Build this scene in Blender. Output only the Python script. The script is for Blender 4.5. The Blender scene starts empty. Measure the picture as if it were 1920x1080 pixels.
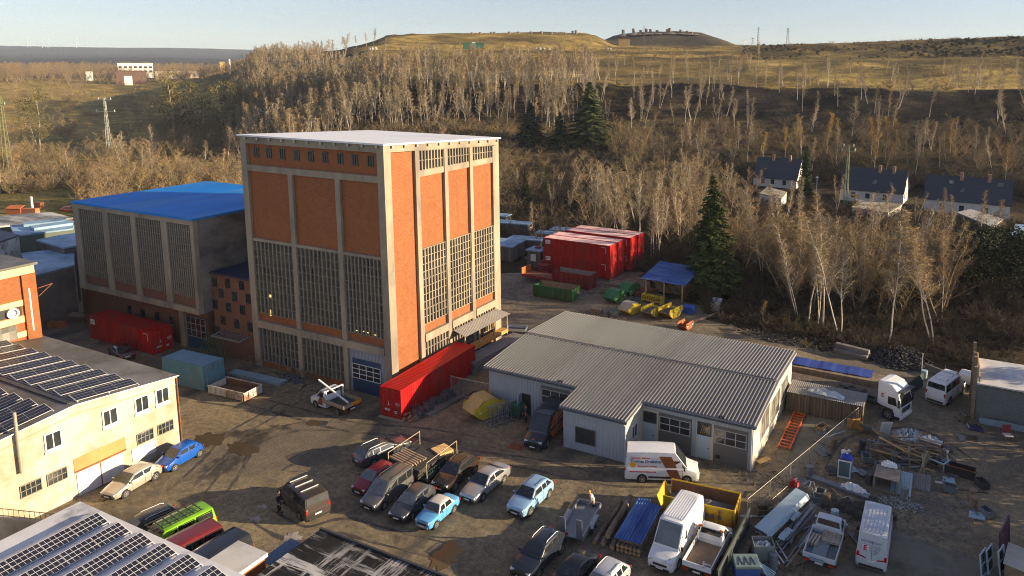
import bpy, math, random
import numpy as np
from mathutils import Vector, Matrix

# ---------------------------------------------------------------- camera, sky, sun, exposure
scn = bpy.context.scene
COL = scn.collection
F, CX, CY, PITCH, ROLL, EYE, YAW = 1343.0, 1136.98, 332.37, .1507, -.0068, 32.72, .447
_cp, _sp, _cr, _sr = math.cos(PITCH), math.sin(PITCH), math.cos(ROLL), math.sin(ROLL)
_r = np.array([1, 0, 0.]); _f = np.array([0, _cp, -_sp]); _d = np.array([0, -_sp, -_cp])
_S = np.array([[math.cos(YAW), -math.sin(YAW), 0], [math.sin(YAW), math.cos(YAW), 0], [0, 0, 1]])
RM = np.stack([_cr*_r + _sr*_d, -_sr*_r + _cr*_d, _f]) @ _S.T     # site axes: +x along the tower's shaded face, +y away
cd = bpy.data.cameras.new("camera"); cam = bpy.data.objects.new("camera", cd); COL.objects.link(cam)
m = Matrix.Identity(4)
for i in range(3):
    m[i][0] = RM[0][i]; m[i][1] = -RM[1][i]; m[i][2] = -RM[2][i]
m[2][3] = EYE
cam.matrix_world = m
cd.sensor_width = 36; cd.lens = F/1920*36
cd.shift_x = (960-CX)/1920; cd.shift_y = (CY-540)/1920
cd.clip_start = .5; cd.clip_end = 30000
scn.camera = cam

SUN_EL, SUN_DIR = math.radians(12.5), (.928, .373)                # towards the sun, in plan
world = bpy.data.worlds.new("World"); scn.world = world; world.use_nodes = True
wn = world.node_tree; bg = wn.nodes["Background"]
sky = wn.nodes.new("ShaderNodeTexSky"); sky.sky_type = 'NISHITA'; sky.sun_disc = False
sky.sun_elevation = SUN_EL; sky.sun_rotation = math.atan2(SUN_DIR[0], SUN_DIR[1])
sky.air_density = 1.0; sky.dust_density = .1; sky.ozone_density = 4.0
hsv = wn.nodes.new('ShaderNodeHueSaturation'); hsv.inputs['Saturation'].default_value = .66; hsv.inputs['Hue'].default_value = .52   # sky colour desaturated and hue-shifted to a paler blue
wn.links.new(sky.outputs[0], hsv.inputs['Color']); wn.links.new(hsv.outputs[0], bg.inputs[0]); bg.inputs[1].default_value = .075
sd = bpy.data.lights.new("sun", 'SUN'); sd.energy = 5.0; sd.angle = math.radians(.5); sd.color = (1, .79, .52)
sun = bpy.data.objects.new("sun", sd); COL.objects.link(sun)
sv = Vector((SUN_DIR[0]*math.cos(SUN_EL), SUN_DIR[1]*math.cos(SUN_EL), math.sin(SUN_EL)))
sun.rotation_euler = sv.to_track_quat('Z', 'Y').to_euler(); sun.location = (60, 40, 60)
vs = scn.view_settings; vs.view_transform = 'Standard'; vs.look = 'None'; vs.exposure = 1.3; vs.gamma = 1
try:
    scn.cycles.use_denoising = True; scn.cycles.denoiser = 'OPENIMAGEDENOISE'; scn.cycles.denoising_prefilter = 'NONE'; scn.cycles.denoising_input_passes = 'RGB_ALBEDO_NORMAL'
    scn.cycles.use_adaptive_sampling = False; scn.cycles.sample_clamp_indirect = 4
except Exception: pass
scn.cycles.filter_width = 1.05
scn.cycles.max_bounces = 5; scn.cycles.diffuse_bounces = 2; scn.cycles.glossy_bounces = 2
scn.cycles.transmission_bounces = 3; scn.cycles.transparent_max_bounces = 8; scn.cycles.volume_bounces = 0
scn.cycles.caustics_reflective = False; scn.cycles.caustics_refractive = False

# ---------------------------------------------------------------- surveying: picture rays to points of the site
def ray(px, py): return RM.T @ np.array([(px-CX)/F, (py-CY)/F, 1.0])
def G(px, py, z=0.0):
    q = ray(px, py); t = (z-EYE)/q[2]; return (q[0]*t, q[1]*t, z)
def ON_U(px, py, u): q = ray(px, py); t = u/q[0]; return (u, q[1]*t, EYE+q[2]*t)
def ON_V(px, py, v): q = ray(px, py); t = v/q[1]; return (q[0]*t, v, EYE+q[2]*t)
def AT(px, py, dist):                                            # horizontal distance from the camera's foot
    q = ray(px, py); t = dist/math.hypot(q[0], q[1]); return (q[0]*t, q[1]*t, EYE+q[2]*t)
def AZ(px, dist): p = AT(px, 300, dist); return p[0], p[1]

# ---------------------------------------------------------------- materials
MATS = {}
def nt(name):
    mt = bpy.data.materials.new(name); mt.use_nodes = True
    return mt, mt.node_tree, mt.node_tree.nodes["Principled BSDF"]
def N(t, kind, **kw):
    n = t.nodes.new(kind)
    for k, v in kw.items(): setattr(n, k, v)
    return n
def rgb(c): return (c[0], c[1], c[2], 1)
def mul(c, f): return tuple(min(1, x*f) for x in c)
def coords(t, space):
    if space == 'world': return N(t, "ShaderNodeNewGeometry").outputs["Position"]
    return N(t, "ShaderNodeTexCoord").outputs["Object"]
def noise(t, vec, scale, detail=4, rough=.55, stretch=None):
    n = N(t, "ShaderNodeTexNoise"); n.inputs["Scale"].default_value = scale
    n.inputs["Detail"].default_value = detail; n.inputs["Roughness"].default_value = rough
    if stretch:
        mp = N(t, "ShaderNodeMapping"); mp.inputs["Scale"].default_value = stretch
        t.links.new(vec, mp.inputs["Vector"]); vec = mp.outputs[0]
    t.links.new(vec, n.inputs["Vector"]); return n.outputs["Fac"]
def ramp(t, fac, stops):
    r = N(t, "ShaderNodeValToRGB"); e = r.color_ramp.elements
    while len(e) < len(stops): e.new(.5)
    for el, (p, c) in zip(e, stops): el.position = p; el.color = rgb(c)
    t.links.new(fac, r.inputs[0]); return r.outputs[0]
def mixc(t, fac, a, b, mode='MIX'):
    n = N(t, "ShaderNodeMix", data_type='RGBA', blend_type=mode)
    for s, v in ((n.inputs[0], fac), (n.inputs[6], a), (n.inputs[7], b)):
        if isinstance(v, (int, float)): s.default_value = v
        elif isinstance(v, tuple): s.default_value = rgb(v)
        else: t.links.new(v, s)
    return n.outputs[2]
def step(t, fac, lo, hi):
    n = N(t, "ShaderNodeMapRange"); n.inputs[1].default_value = lo; n.inputs[2].default_value = hi
    t.links.new(fac, n.inputs[0]); return n.outputs[0]
def bumpy(t, b, fac, strength, dist=.05):
    n = N(t, "ShaderNodeBump"); n.inputs["Strength"].default_value = strength; n.inputs["Distance"].default_value = dist
    t.links.new(fac, n.inputs["Height"]); t.links.new(n.outputs[0], b.inputs["Normal"])
def mat(name, col, rough=.6, var=.18, scale=2.5, metal=0, spec=.5, coat=0, dirt=None, dirt_amt=.45, bump=0, space='object', stretch=None, emit=0):
    """A plain surface: its colour, uneven by noise, with optional patches of dirt or frost of another colour."""
    if name in MATS: return MATS[name]
    mt, t, b = nt(name); v = coords(t, space)
    n = noise(t, v, scale, 5, .6, stretch)
    c = ramp(t, n, [(.28, mul(col, 1-var)), (.72, mul(col, 1+var))])
    if dirt is not None:
        d = noise(t, v, scale*.55, 6, .68, stretch)
        c = mixc(t, step(t, d, .62-dirt_amt*.3, .74-dirt_amt*.2), c, dirt)
    t.links.new(c, b.inputs["Base Color"])
    b.inputs["Roughness"].default_value = rough; b.inputs["Metallic"].default_value = metal
    b.inputs["Specular IOR Level"].default_value = spec; b.inputs["Coat Weight"].default_value = coat
    b.inputs["Coat Roughness"].default_value = .08
    if bump: bumpy(t, b, n, bump)
    if emit:
        b.inputs["Emission Color"].default_value = rgb(col); b.inputs["Emission Strength"].default_value = emit
    MATS[name] = mt; return mt
def paint(name, col, rough=.28, metal=.0): return mat("paint_"+name, col, rough, .05, 1.2, metal, .5, .35, mul(col, .6), .08)

def brick_mat(name, c1, c2, mortar, patch=None, rough=.85):
    mt, t, b = nt(name); p = coords(t, 'world')
    s = N(t, "ShaderNodeSeparateXYZ"); t.links.new(p, s.inputs[0])
    a = N(t, "ShaderNodeMath", operation='ADD'); t.links.new(s.outputs[0], a.inputs[0]); t.links.new(s.outputs[1], a.inputs[1])
    c = N(t, "ShaderNodeCombineXYZ"); t.links.new(a.outputs[0], c.inputs[0]); t.links.new(s.outputs[2], c.inputs[1])
    k = N(t, "ShaderNodeTexBrick"); t.links.new(c.outputs[0], k.inputs["Vector"])
    k.inputs["Scale"].default_value = 1; k.inputs["Brick Width"].default_value = .36; k.inputs["Row Height"].default_value = .13
    k.inputs["Mortar Size"].default_value = .012; k.inputs["Mortar Smooth"].default_value = .3; k.inputs["Bias"].default_value = 0
    for i, cc in ((1, c1), (2, c2), (3, mortar)): k.inputs[i].default_value = rgb(cc)
    big = noise(t, p, .35, 6, .7)
    col = mixc(t, step(t, big, .3, .75), k.outputs[0], mixc(t, .55, k.outputs[0], mul(c1, .62)))
    mid = noise(t, p, 1.6, 6, .8); col = mixc(t, 1, col, ramp(t, mid, [(.3,(.84,.82,.8)),(.7,(1.12,1.13,1.15))]), 'MULTIPLY')
    rain = noise(t, p, 1.1, 5, .7, (1,1,.07)); col = mixc(t, step(t, rain, .55, .9), col, mul(c1, .6))
    if patch:
        col = mixc(t, step(t, noise(t, p, .8, 7, .75), .56, .72), col, patch)
    t.links.new(col, b.inputs["Base Color"]); b.inputs["Roughness"].default_value = rough
    bumpy(t, b, k.outputs["Fac"], -.3, .01); return mt

def pane_mat(name, base, pale, dark_, rough):
    """Old industrial glazing: every pane a little different, some black and open, some replaced with paler glass."""
    mt, t, b = nt(name); p = coords(t, 'world'); s = N(t, "ShaderNodeSeparateXYZ"); t.links.new(p, s.inputs[0])
    a = N(t, "ShaderNodeMath", operation='ADD'); t.links.new(s.outputs[0], a.inputs[0]); t.links.new(s.outputs[1], a.inputs[1]); out = []
    for o, k in ((a.outputs[0], 1/.55), (s.outputs[2], 1/.87)):
        m1 = N(t, "ShaderNodeMath", operation='MULTIPLY'); m1.inputs[1].default_value = k; t.links.new(o, m1.inputs[0])
        m2 = N(t, "ShaderNodeMath", operation='FLOOR'); t.links.new(m1.outputs[0], m2.inputs[0]); out.append(m2.outputs[0])
    c = N(t, "ShaderNodeCombineXYZ"); t.links.new(out[0], c.inputs[0]); t.links.new(out[1], c.inputs[1])
    w = N(t, "ShaderNodeTexWhiteNoise", noise_dimensions='3D'); t.links.new(c.outputs[0], w.inputs["Vector"])
    col = ramp(t, w.outputs["Value"], [(0,dark_),(.10,mul(base,.75)),(.5,base),(.85,mul(base,1.3)),(.97,pale)])
    col = mixc(t, 1, col, ramp(t, noise(t, p, .5, 5, .7), [(.3,(.7,.7,.7)),(.7,(1.25,1.22,1.15))]), 'MULTIPLY')
    t.links.new(col, b.inputs[0]); b.inputs["Roughness"].default_value = rough; MATS[name] = mt; return mt
# ---------------------------------------------------------------- mesh collecting
class MB:
    def __init__(s): s.v = []; s.f = []; s.m = []; s.mi = 0
    def add(s, vs, fs):
        o = len(s.v); s.v += [tuple(map(float, p)) for p in vs]
        for f in fs: s.f.append([o+i for i in f]); s.m.append(s.mi)
    def box(s, x0, x1, y0, y1, z0, z1):
        s.add([(x0,y0,z0),(x1,y0,z0),(x1,y1,z0),(x0,y1,z0),(x0,y0,z1),(x1,y0,z1),(x1,y1,z1),(x0,y1,z1)],
              [(3,2,1,0),(4,5,6,7),(0,1,5,4),(1,2,6,5),(2,3,7,6),(3,0,4,7)]); return s
    def obox(s, c, size, rz=0, ry=0, rx=0):
        M = Matrix.Rotation(rz,3,'Z') @ Matrix.Rotation(ry,3,'Y') @ Matrix.Rotation(rx,3,'X'); c = Vector(c)
        a,b_,d = size[0]/2, size[1]/2, size[2]/2
        s.add([c+M@Vector((x*a,y*b_,z*d)) for x,y,z in ((-1,-1,-1),(1,-1,-1),(1,1,-1),(-1,1,-1),(-1,-1,1),(1,-1,1),(1,1,1),(-1,1,1))],
              [(3,2,1,0),(4,5,6,7),(0,1,5,4),(1,2,6,5),(2,3,7,6),(3,0,4,7)]); return s
    def bar(s, p, q, w=.05, h=None, up=(0,0,1)):
        h = h or w; p, q = Vector(p), Vector(q); d = (q-p).normalized(); a = d.cross(Vector(up))
        if a.length < 1e-3: a = d.cross(Vector((1,0,0)))
        a.normalize(); b_ = a.cross(d); a *= w/2; b_ *= h/2
        s.add([p-a-b_,p+a-b_,p+a+b_,p-a+b_,q-a-b_,q+a-b_,q+a+b_,q-a+b_], [(0,1,2,3),(7,6,5,4),(0,4,5,1),(1,5,6,2),(2,6,7,3),(3,7,4,0)]); return s
    def tube(s, pts, r, n=6, cap=True):
        pts = [Vector(p) for p in pts]; rs = r if isinstance(r, (list, tuple)) else [r]*len(pts)
        vs = []; up = Vector((0,0,1))
        for i, p in enumerate(pts):
            d = (pts[min(i+1,len(pts)-1)]-pts[max(i-1,0)]).normalized(); a = d.cross(up)
            if a.length < .05: a = d.cross(Vector((1,0,0)))
            a.normalize(); b_ = d.cross(a)
            vs += [p+(a*math.cos(k*math.tau/n)+b_*math.sin(k*math.tau/n))*rs[i] for k in range(n)]
        fs = [(i*n+k, i*n+(k+1)%n, (i+1)*n+(k+1)%n, (i+1)*n+k) for i in range(len(pts)-1) for k in range(n)]
        if cap: fs += [tuple(range(n))[::-1], tuple((len(pts)-1)*n+k for k in range(n))]
        s.add(vs, fs); return s
    def prism(s, poly, z0, z1):
        n = len(poly); s.add([(x,y,z0) for x,y in poly]+[(x,y,z1) for x,y in poly],
            [tuple(range(n))[::-1], tuple(range(n,2*n))]+[(i,(i+1)%n,n+(i+1)%n,n+i) for i in range(n)]); return s
    def side(s, poly, y0, y1):                                    # outline in x,z extruded along y
        n = len(poly); s.add([(x,y0,z) for x,z in poly]+[(x,y1,z) for x,z in poly],
            [tuple(range(n)), tuple(range(n,2*n))[::-1]]+[(n+i,n+(i+1)%n,(i+1)%n,i) for i in range(n)]); return s
    def front(s, poly, x0, x1):                                   # outline in y,z extruded along x
        n = len(poly); s.add([(x0,y,z) for y,z in poly]+[(x1,y,z) for y,z in poly],
            [tuple(range(n))[::-1], tuple(range(n,2*n))]+[(i,(i+1)%n,n+(i+1)%n,n+i) for i in range(n)]); return s
    def lathe(s, prof, c=(0,0,0), axis='z', n=16):                # profile (radius, height)
        vs = []
        for r, h in prof:
            for k in range(n):
                a, b_ = r*math.cos(k*math.tau/n), r*math.sin(k*math.tau/n)
                vs.append((c[0]+a,c[1]+b_,c[2]+h) if axis=='z' else ((c[0]+a,c[1]+h,c[2]+b_) if axis=='y' else (c[0]+h,c[1]+a,c[2]+b_)))
        fs = [(i*n+k,i*n+(k+1)%n,(i+1)*n+(k+1)%n,(i+1)*n+k) for i in range(len(prof)-1) for k in range(n)]
        fs += [tuple(range(n))[::-1], tuple((len(prof)-1)*n+k for k in range(n))]
        s.add(vs, fs); return s
    def quad(s, a, b_, c, d): s.add([a,b_,c,d], [(0,1,2,3)]); return s
    def slab(s, pts, th):                                         # a flat polygon given thickness along its own normal
        pts = [Vector(p) for p in pts]; nn = (pts[1]-pts[0]).cross(pts[2]-pts[0]).normalized()*th; n = len(pts)
        s.add(pts+[p-nn for p in pts], [tuple(range(n)), tuple(range(n,2*n))[::-1]]+[(n+i,n+(i+1)%n,(i+1)%n,i) for i in range(n)]); return s
    def ribs(s, a, b_, c, d, n, depth, th=.01, duty=.5):
        """Corrugated sheet over the quad a b c d: ribs run from edge ab to edge dc, stacked along ab."""
        a, b_, c, d = map(Vector, (a,b_,c,d)); nn = (b_-a).cross(d-a).normalized()*depth; vs = []
        ks = []
        for i in range(n):
            for t_, h in ((0,0),(duty*.3,1),(duty,1),(duty*1.3,0)): ks.append(((i+t_)/n, h))
        ks.append((1,0))
        for t_, h in ks: vs += [a.lerp(b_,t_)+nn*h, d.lerp(c,t_)+nn*h]
        s.add(vs, [(2*i,2*i+2,2*i+3,2*i+1) for i in range(len(ks)-1)]); return s
    def mesh(s, name, mats, smooth=None):
        me = bpy.data.meshes.new(name); me.from_pydata(s.v, [], s.f)
        for x in (mats if isinstance(mats, (list, tuple)) else [mats]): me.materials.append(x)
        if any(s.m): me.polygons.foreach_set("material_index", s.m)
        if smooth:
            me.polygons.foreach_set("use_smooth", [True]*len(me.polygons)); me.set_sharp_from_angle(angle=math.radians(smooth))
        me.update(); return me
    def build(s, name, mats, parent=None, smooth=None, bevel=0, label=None):
        o = bpy.data.objects.new(name, s.mesh(name, mats, smooth)); COL.objects.link(o)
        if parent is not None: o.parent = parent
        if bevel:
            md = o.modifiers.new("bevel", 'BEVEL'); md.width = bevel; md.segments = 2; md.limit_method = 'ANGLE'
        if label: o["label"] = label
        return o
def tag(o, label, cat, group=None):
    o["label"] = label; o["category"] = cat
    if group: o["group"] = group
    return o
def thing(name, label, cat, loc=(0,0,0), rz=0, group=None):
    o = bpy.data.objects.new(name, None); COL.objects.link(o); o.location = loc; o.rotation_euler = (0,0,rz)
    o.empty_display_size = .2
    return tag(o, label, cat, group)
def kind(o, k): o["kind"] = k; return o
def kids(o): return [c for c in bpy.data.objects if c.parent is o]
def dup(root, loc, rz=0, label=None, group=None, scale=None, tree=None):
    """A copy of a thing with copies of its parts and sub-parts; tree = cached [(part, [sub-parts])]."""
    r = root.copy(); COL.objects.link(r); r.location = loc; r.rotation_euler = (0,0,rz)
    if scale: r.scale = scale
    if label: r["label"] = label
    if group: r["group"] = group
    for c0, subs in (tree if tree is not None else [(c, kids(c)) for c in kids(root)]):
        c = c0.copy(); COL.objects.link(c); c.parent = r
        for g0 in subs: g = g0.copy(); COL.objects.link(g); g.parent = c
    return r
def family(root): return [(c, kids(c)) for c in kids(root)]
def text(name, words, size, mt, parent, loc, rot, ext=.004, align='LEFT', bold=0):
    cu = bpy.data.curves.new(name, 'FONT'); cu.body = words; cu.size = size; cu.extrude = ext; cu.align_x = align; cu.offset = bold
    cu.resolution_u = 2
    o = bpy.data.objects.new(name, cu); dg = None
    COL.objects.link(o); bpy.context.view_layer.update()
    me = bpy.data.meshes.new_from_object(o); bpy.data.objects.remove(o)
    me.materials.clear(); me.materials.append(mt)
    o = bpy.data.objects.new(name, me); COL.objects.link(o); o.parent = parent; o.location = loc; o.rotation_euler = rot
    return o
rnd = random.Random(7)
# ---------------------------------------------------------------- terrain: one sheet to the horizon
RW = np.random.RandomState(3)
def vnoise(x, y, s, seed=0):
    """Smooth value noise on numpy arrays, 0..1."""
    x = x/s; y = y/s; xi = np.floor(x).astype(np.int64); yi = np.floor(y).astype(np.int64); fx = x-xi; fy = y-yi
    fx = fx*fx*(3-2*fx); fy = fy*fy*(3-2*fy)
    def h(a, b):
        n = (a*374761393 + b*668265263 + seed*974711) & 0x7fffffff
        n = ((n ^ (n >> 13))*1274126177) & 0x7fffffff
        return ((n ^ (n >> 16)) & 0xffff)/65535.0
    return (h(xi,yi)*(1-fx)+h(xi+1,yi)*fx)*(1-fy)+(h(xi,yi+1)*(1-fx)+h(xi+1,yi+1)*fx)*fy
def fbm(x, y, s, seed=0, o=4):
    t = 0; a = .5; n = 0
    for k in range(o): t = t+a*vnoise(x, y, s/2**k, seed+k); n += a; a *= .5
    return t/n
def Y(px, D, y): return AT(px, y, D)[2]
def prof(px, items):
    out = []
    for D, y in items: out.append((D, y[0] if isinstance(y, tuple) else Y(px, D, y)))
    return out
Z = lambda v: (v,)
left = lambda px: [(0,Z(0)),(430,Z(0)),(520,Z(1)),(700,Z(6)),(900,Z(15)),(1100,Z(22)),(1350,Z(25)),(2400,112),(2600,108.5),(3000,Z(56)),(4200,101),(5000,90),(6500,Z(160))]
COLS = {
 -900: left(0), 0: [(0,Z(0)),(430,Z(0)),(520,Z(1)),(700,Z(6)),(900,Z(15)),(1100,Z(22)),(1350,Z(25)),(2400,115),(2600,114),(3000,Z(50)),(4200,101),(5000,88.5),(6500,Z(160))],
 220: left(220), 330: left(330), 430: [(0,Z(0)),(300,Z(0)),(420,Z(2)),(560,175),(800,150),(1100,Z(22)),(1350,Z(25)),(2400,113),(2600,111),(3000,Z(52)),(4200,102),(5000,92),(6500,Z(160))],
 490: [(0,Z(0)),(240,Z(0)),(330,205),(430,165),(520,128),(560,122),(640,Z(34)),(900,Z(30)),(2400,113),(2600,112),(4200,102),(5000,93.5),(6500,Z(160))],
 560: [(0,Z(0)),(240,Z(0)),(320,205),(400,170),(480,130),(560,106),(700,Z(40)),(1800,Z(40)),(5000,Z(90)),(6500,Z(90))],
 640: [(0,Z(0)),(170,Z(0)),(230,Z(2)),(300,200),(380,165),(470,120),(560,97),(700,Z(46)),(1800,Z(40)),(2600,Z(40)),(3200,Z(40))]}
def heap(px, ridge): return [(0,Z(0)),(205,Z(0)),(232,Z(6)),(268,232),(300,157),(390,133),(448,107),(470,104),(505,94.5),(530,93),(575,ridge+3),(590,ridge),(800,ridge),(3200,Z(20))]
COLS[690] = [(0,Z(0)),(170,Z(0)),(230,Z(2)),(280,222),(300,180),(390,135),(470,105),(510,95),(530,93.5),(575,86),(600,84),(800,Z(40)),(3200,Z(20))]
for px, rd in ((735,66),(800,65.5),(873,64),(1007,62),(1057,62),(1095,64),(1120,70),(1133,77)): COLS[px] = heap(px, rd)
def heap2(px, y): return [(0,Z(0)),(205,Z(0)),(228,Z(7)),(267,234),(300,160),(390,133),(448,107),(470,103),(505,97),(530,93),(600,86),(640,y),(900,y),(3200,Z(20))]
for px, rd in ((1150,67),(1200,61.5),(1270,61),(1310,62.5),(1345,74),(1372,85)): COLS[px] = heap2(px, rd)
def rgt(px, y): return [(0,Z(0)),(205,Z(0)),(225,Z(7)),(240,Z(7.5)),(266,235),(300,164+.006*(px-1400)),(312,162+.006*(px-1400)),(430,112),(446,110),(530,y),(800,y),(3200,Z(20))]
for px, rd in ((1400,87.5),(1510,84.5),(1680,78),(1780,74.5),(1913,69),(2200,66),(2900,64)): COLS[px] = rgt(px, rd)
PXS = sorted(COLS)
RS = np.unique(np.concatenate([np.linspace(4,60,8),np.linspace(60,200,30),np.linspace(200,330,52),np.linspace(330,640,70),np.linspace(640,1000,24),np.linspace(1000,3200,45),np.linspace(3300,6500,30)]))
PX = np.arange(-900, 2901, 16.0)
ZT = np.array([[np.interp(r_, [d for d,_ in PF], [z for _,z in PF]) for r_ in RS] for PF in (prof(p, COLS[p]) for p in PXS)])
def zprof(px):                                                    # profile heights at RS for one bearing
    return np.array([np.interp(px, PXS, ZT[:,j]) for j in range(len(RS))])
DIRS = []
for p in PX: a = AZ(p, 1.0); DIRS.append(a)
DIRS = np.array(DIRS); ZZ = np.array([zprof(p) for p in PX])
XX = DIRS[:,0:1]*RS[None,:]; YY = DIRS[:,1:2]*RS[None,:]
RR = np.broadcast_to(RS[None,:], XX.shape); PP = np.broadcast_to(PX[:,None], XX.shape)
rough_amp = np.clip((RR-112)/60, 0, 1)*np.clip(RR/300, .35, 2.4)
ZZ = ZZ + rough_amp*((fbm(XX,YY,26,5)-.5)*2.0)
ZZ[RR<112] -= .06
def ground_z(px, D):
    j = np.interp(D, RS, np.arange(len(RS))); i = np.interp(px, PX, np.arange(len(PX)))
    i0, j0 = min(int(i), len(PX)-2), min(int(j), len(RS)-2); fi, fj = i-i0, j-j0
    return float((ZZ[i0,j0]*(1-fi)+ZZ[i0+1,j0]*fi)*(1-fj)+(ZZ[i0,j0+1]*(1-fi)+ZZ[i0+1,j0+1]*fi)*fj)
def SPOT(px, D): x, y = AZ(px, D); return (x, y, ground_z(px, D))
# land cover
litter, meadow, olive, dark, far_, bare = [np.array(c) for c in ((.060,.045,.028),(.46,.33,.095),(.20,.145,.05),(.019,.015,.012),(.052,.05,.05),(.11,.092,.066))]
n1, n2 = fbm(XX,YY,60,11), fbm(XX,YY,22,21)
def S(a, lo, hi): return np.clip((a-lo)/(hi-lo), 0, 1)[...,None]
C = np.broadcast_to(litter, XX.shape+(3,)).copy()
lv = ((PP<470)&(RR>250)&(RR<1000))[...,None]
C = np.where(lv, litter*.3+olive*.4+meadow*.36, C)
mfac = S(n1+.12+.25*S(RR,330,520)[...,0]-.2*S(PP,330,470)[...,0], .50, .66)
C = np.where(lv, C*(1-mfac)+(meadow*.9*(.35+.65*n2[...,None])+olive*.2)*mfac, C)
C = np.where(((PP<620)&(RR>115)&(RR<260)&(n2>.42))[...,None], olive*(.6+.8*n1[...,None]), C)
C = np.where(((PP<160)&(RR>178)&(RR<236))[...,None], np.array((.24,.195,.065))*(.7+.6*n2[...,None]), C)
C = np.where((RR>1400)[...,None], far_*(.75+.5*n1[...,None]), C)
hp = S(PP, 640, 720)
wob = (n2-.5)*34+(fbm(XX,YY,9,41)-.5)*16
rr = RR+wob
cov = np.where((rr<268)[...,None], litter*.9+olive*.25, dark*(.7+1.5*S(n2,.45,.6))+olive*.30*S(fbm(XX,YY,7,51),.52,.66))
cov = np.where((rr>304)[...,None], meadow*.62*S(n1*.5+n2*.9,.52,.85)+olive*.62, cov)
cov = np.where(((PP>1390)&(rr>446))[...,None], olive*.50+dark*.5+meadow*.28*S(n2,.5,.62), cov)
c2 = np.where((rr>304)[...,None], olive*.55+dark*.6+meadow*.30*S(n2,.45,.65), cov)
c2 = np.where(((rr>452)&(rr<478)|((rr>508)&(rr<545)))[...,None], meadow*.8, c2)
c2 = np.where((rr>548)[...,None], olive*.65+meadow*.5*S(n2+n1*.5,.66,.85), c2)
fine = (.55+.9*fbm(XX,YY,8,61))[...,None]; cov = np.where((RR>304)[...,None], cov*fine, cov); c2 = np.where((RR>304)[...,None], c2*fine, c2)
c2 = np.where((PP>1128)[...,None]&(RR>600)[...,None], bare*.8, c2)
k = S(PP, 1340, 1420); cov = np.where((RR>304)[...,None], c2*(1-k)+cov*k, cov)
C = np.where((RR>215)[...,None], C*(1-hp)+cov*hp, C)
C *= (.8+.4*RW.rand(*XX.shape))[...,None]
ni, nj = XX.shape
me = bpy.data.meshes.new("terrain")
idx = np.arange(ni*nj).reshape(ni, nj)
fc = np.stack([idx[:-1,:-1], idx[1:,:-1], idx[1:,1:], idx[:-1,1:]], -1).reshape(-1,4)[:, ::-1]
me.from_pydata(np.stack([XX,YY,ZZ],-1).reshape(-1,3).tolist(), [], fc.tolist())
ca = me.color_attributes.new("cover", 'FLOAT_COLOR', 'POINT')
ca.data.foreach_set("color", np.concatenate([C.reshape(-1,3), np.ones((ni*nj,1))],1).ravel())
me.polygons.foreach_set("use_smooth", [True]*len(me.polygons))
mt, t, b = nt("land_cover"); v = coords(t, 'world')
at = N(t, "ShaderNodeVertexColor"); at.layer_name = "cover"
k1 = noise(t, v, .9, 6, .7); k2 = noise(t, v, .11, 5, .65)
c = mixc(t, 1, at.outputs[0], ramp(t, k1, [(.3,(.45,.45,.45)),(.7,(1.5,1.5,1.5))]), 'MULTIPLY')
c = mixc(t, 1, c, ramp(t, k2, [(.3,(.6,.62,.6)),(.7,(1.3,1.25,1.2))]), 'MULTIPLY')
t.links.new(c, b.inputs[0]); b.inputs["Roughness"].default_value = .95; b.inputs["Specular IOR Level"].default_value = .1
bumpy(t, b, k1, .8, .6)
me.materials.append(mt)
terrain = bpy.data.objects.new("terrain", me); COL.objects.link(terrain); kind(terrain, "structure")

# ---------------------------------------------------------------- the yard
mt, t, b = nt("yard_surface"); v = coords(t, 'world')
a1 = noise(t, v, .10, 6, .65); a2 = noise(t, v, .7, 7, .72); a3 = noise(t, v, 9, 4, .6)
c = ramp(t, a1, [(.28,(.075,.062,.045)),(.5,(.175,.138,.085)),(.66,(.30,.24,.145))])
c = mixc(t, step(t, a2, .40, .60), c, mixc(t, .65, c, (.29,.23,.14)))
a4 = noise(t, v, 2.2, 6, .75); c = mixc(t, 1, c, ramp(t, a4, [(.32,(.5,.5,.52)),(.68,(1.4,1.38,1.3))]), 'MULTIPLY')
ck = N(t, 'ShaderNodeTexVoronoi', feature='DISTANCE_TO_EDGE'); ck.inputs['Scale'].default_value = .23; wv_ = N(t, 'ShaderNodeMix', data_type='VECTOR'); wv_.inputs[0].default_value = .12
nc = N(t, 'ShaderNodeTexNoise'); nc.inputs['Scale'].default_value = .9; t.links.new(v, nc.inputs['Vector']); ad = N(t, 'ShaderNodeVectorMath', operation='MULTIPLY_ADD'); ad.inputs[1].default_value = (2.2,2.2,0); t.links.new(nc.outputs['Color'], ad.inputs[0]); t.links.new(v, ad.inputs[2]); t.links.new(ad.outputs[0], ck.inputs['Vector'])
mk = N(t, 'ShaderNodeMath', operation='MULTIPLY'); t.links.new(step(t, ck.outputs['Distance'], .012, .003), mk.inputs[0]); t.links.new(step(t, noise(t, v, .07, 3, .5), .53, .60), mk.inputs[1])
c = mixc(t, mk.outputs[0], c, (.045,.04,.033))
c = mixc(t, .85, c, ramp(t, a3, [(.25,(.55,.55,.55)),(.75,(1.35,1.35,1.35))]), 'MULTIPLY')
tr = noise(t, v, .22, 5, .6, (1,.16,1)); c = mixc(t, step(t, tr, .55, .72), c, mul((.05,.043,.036), 1))
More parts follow.
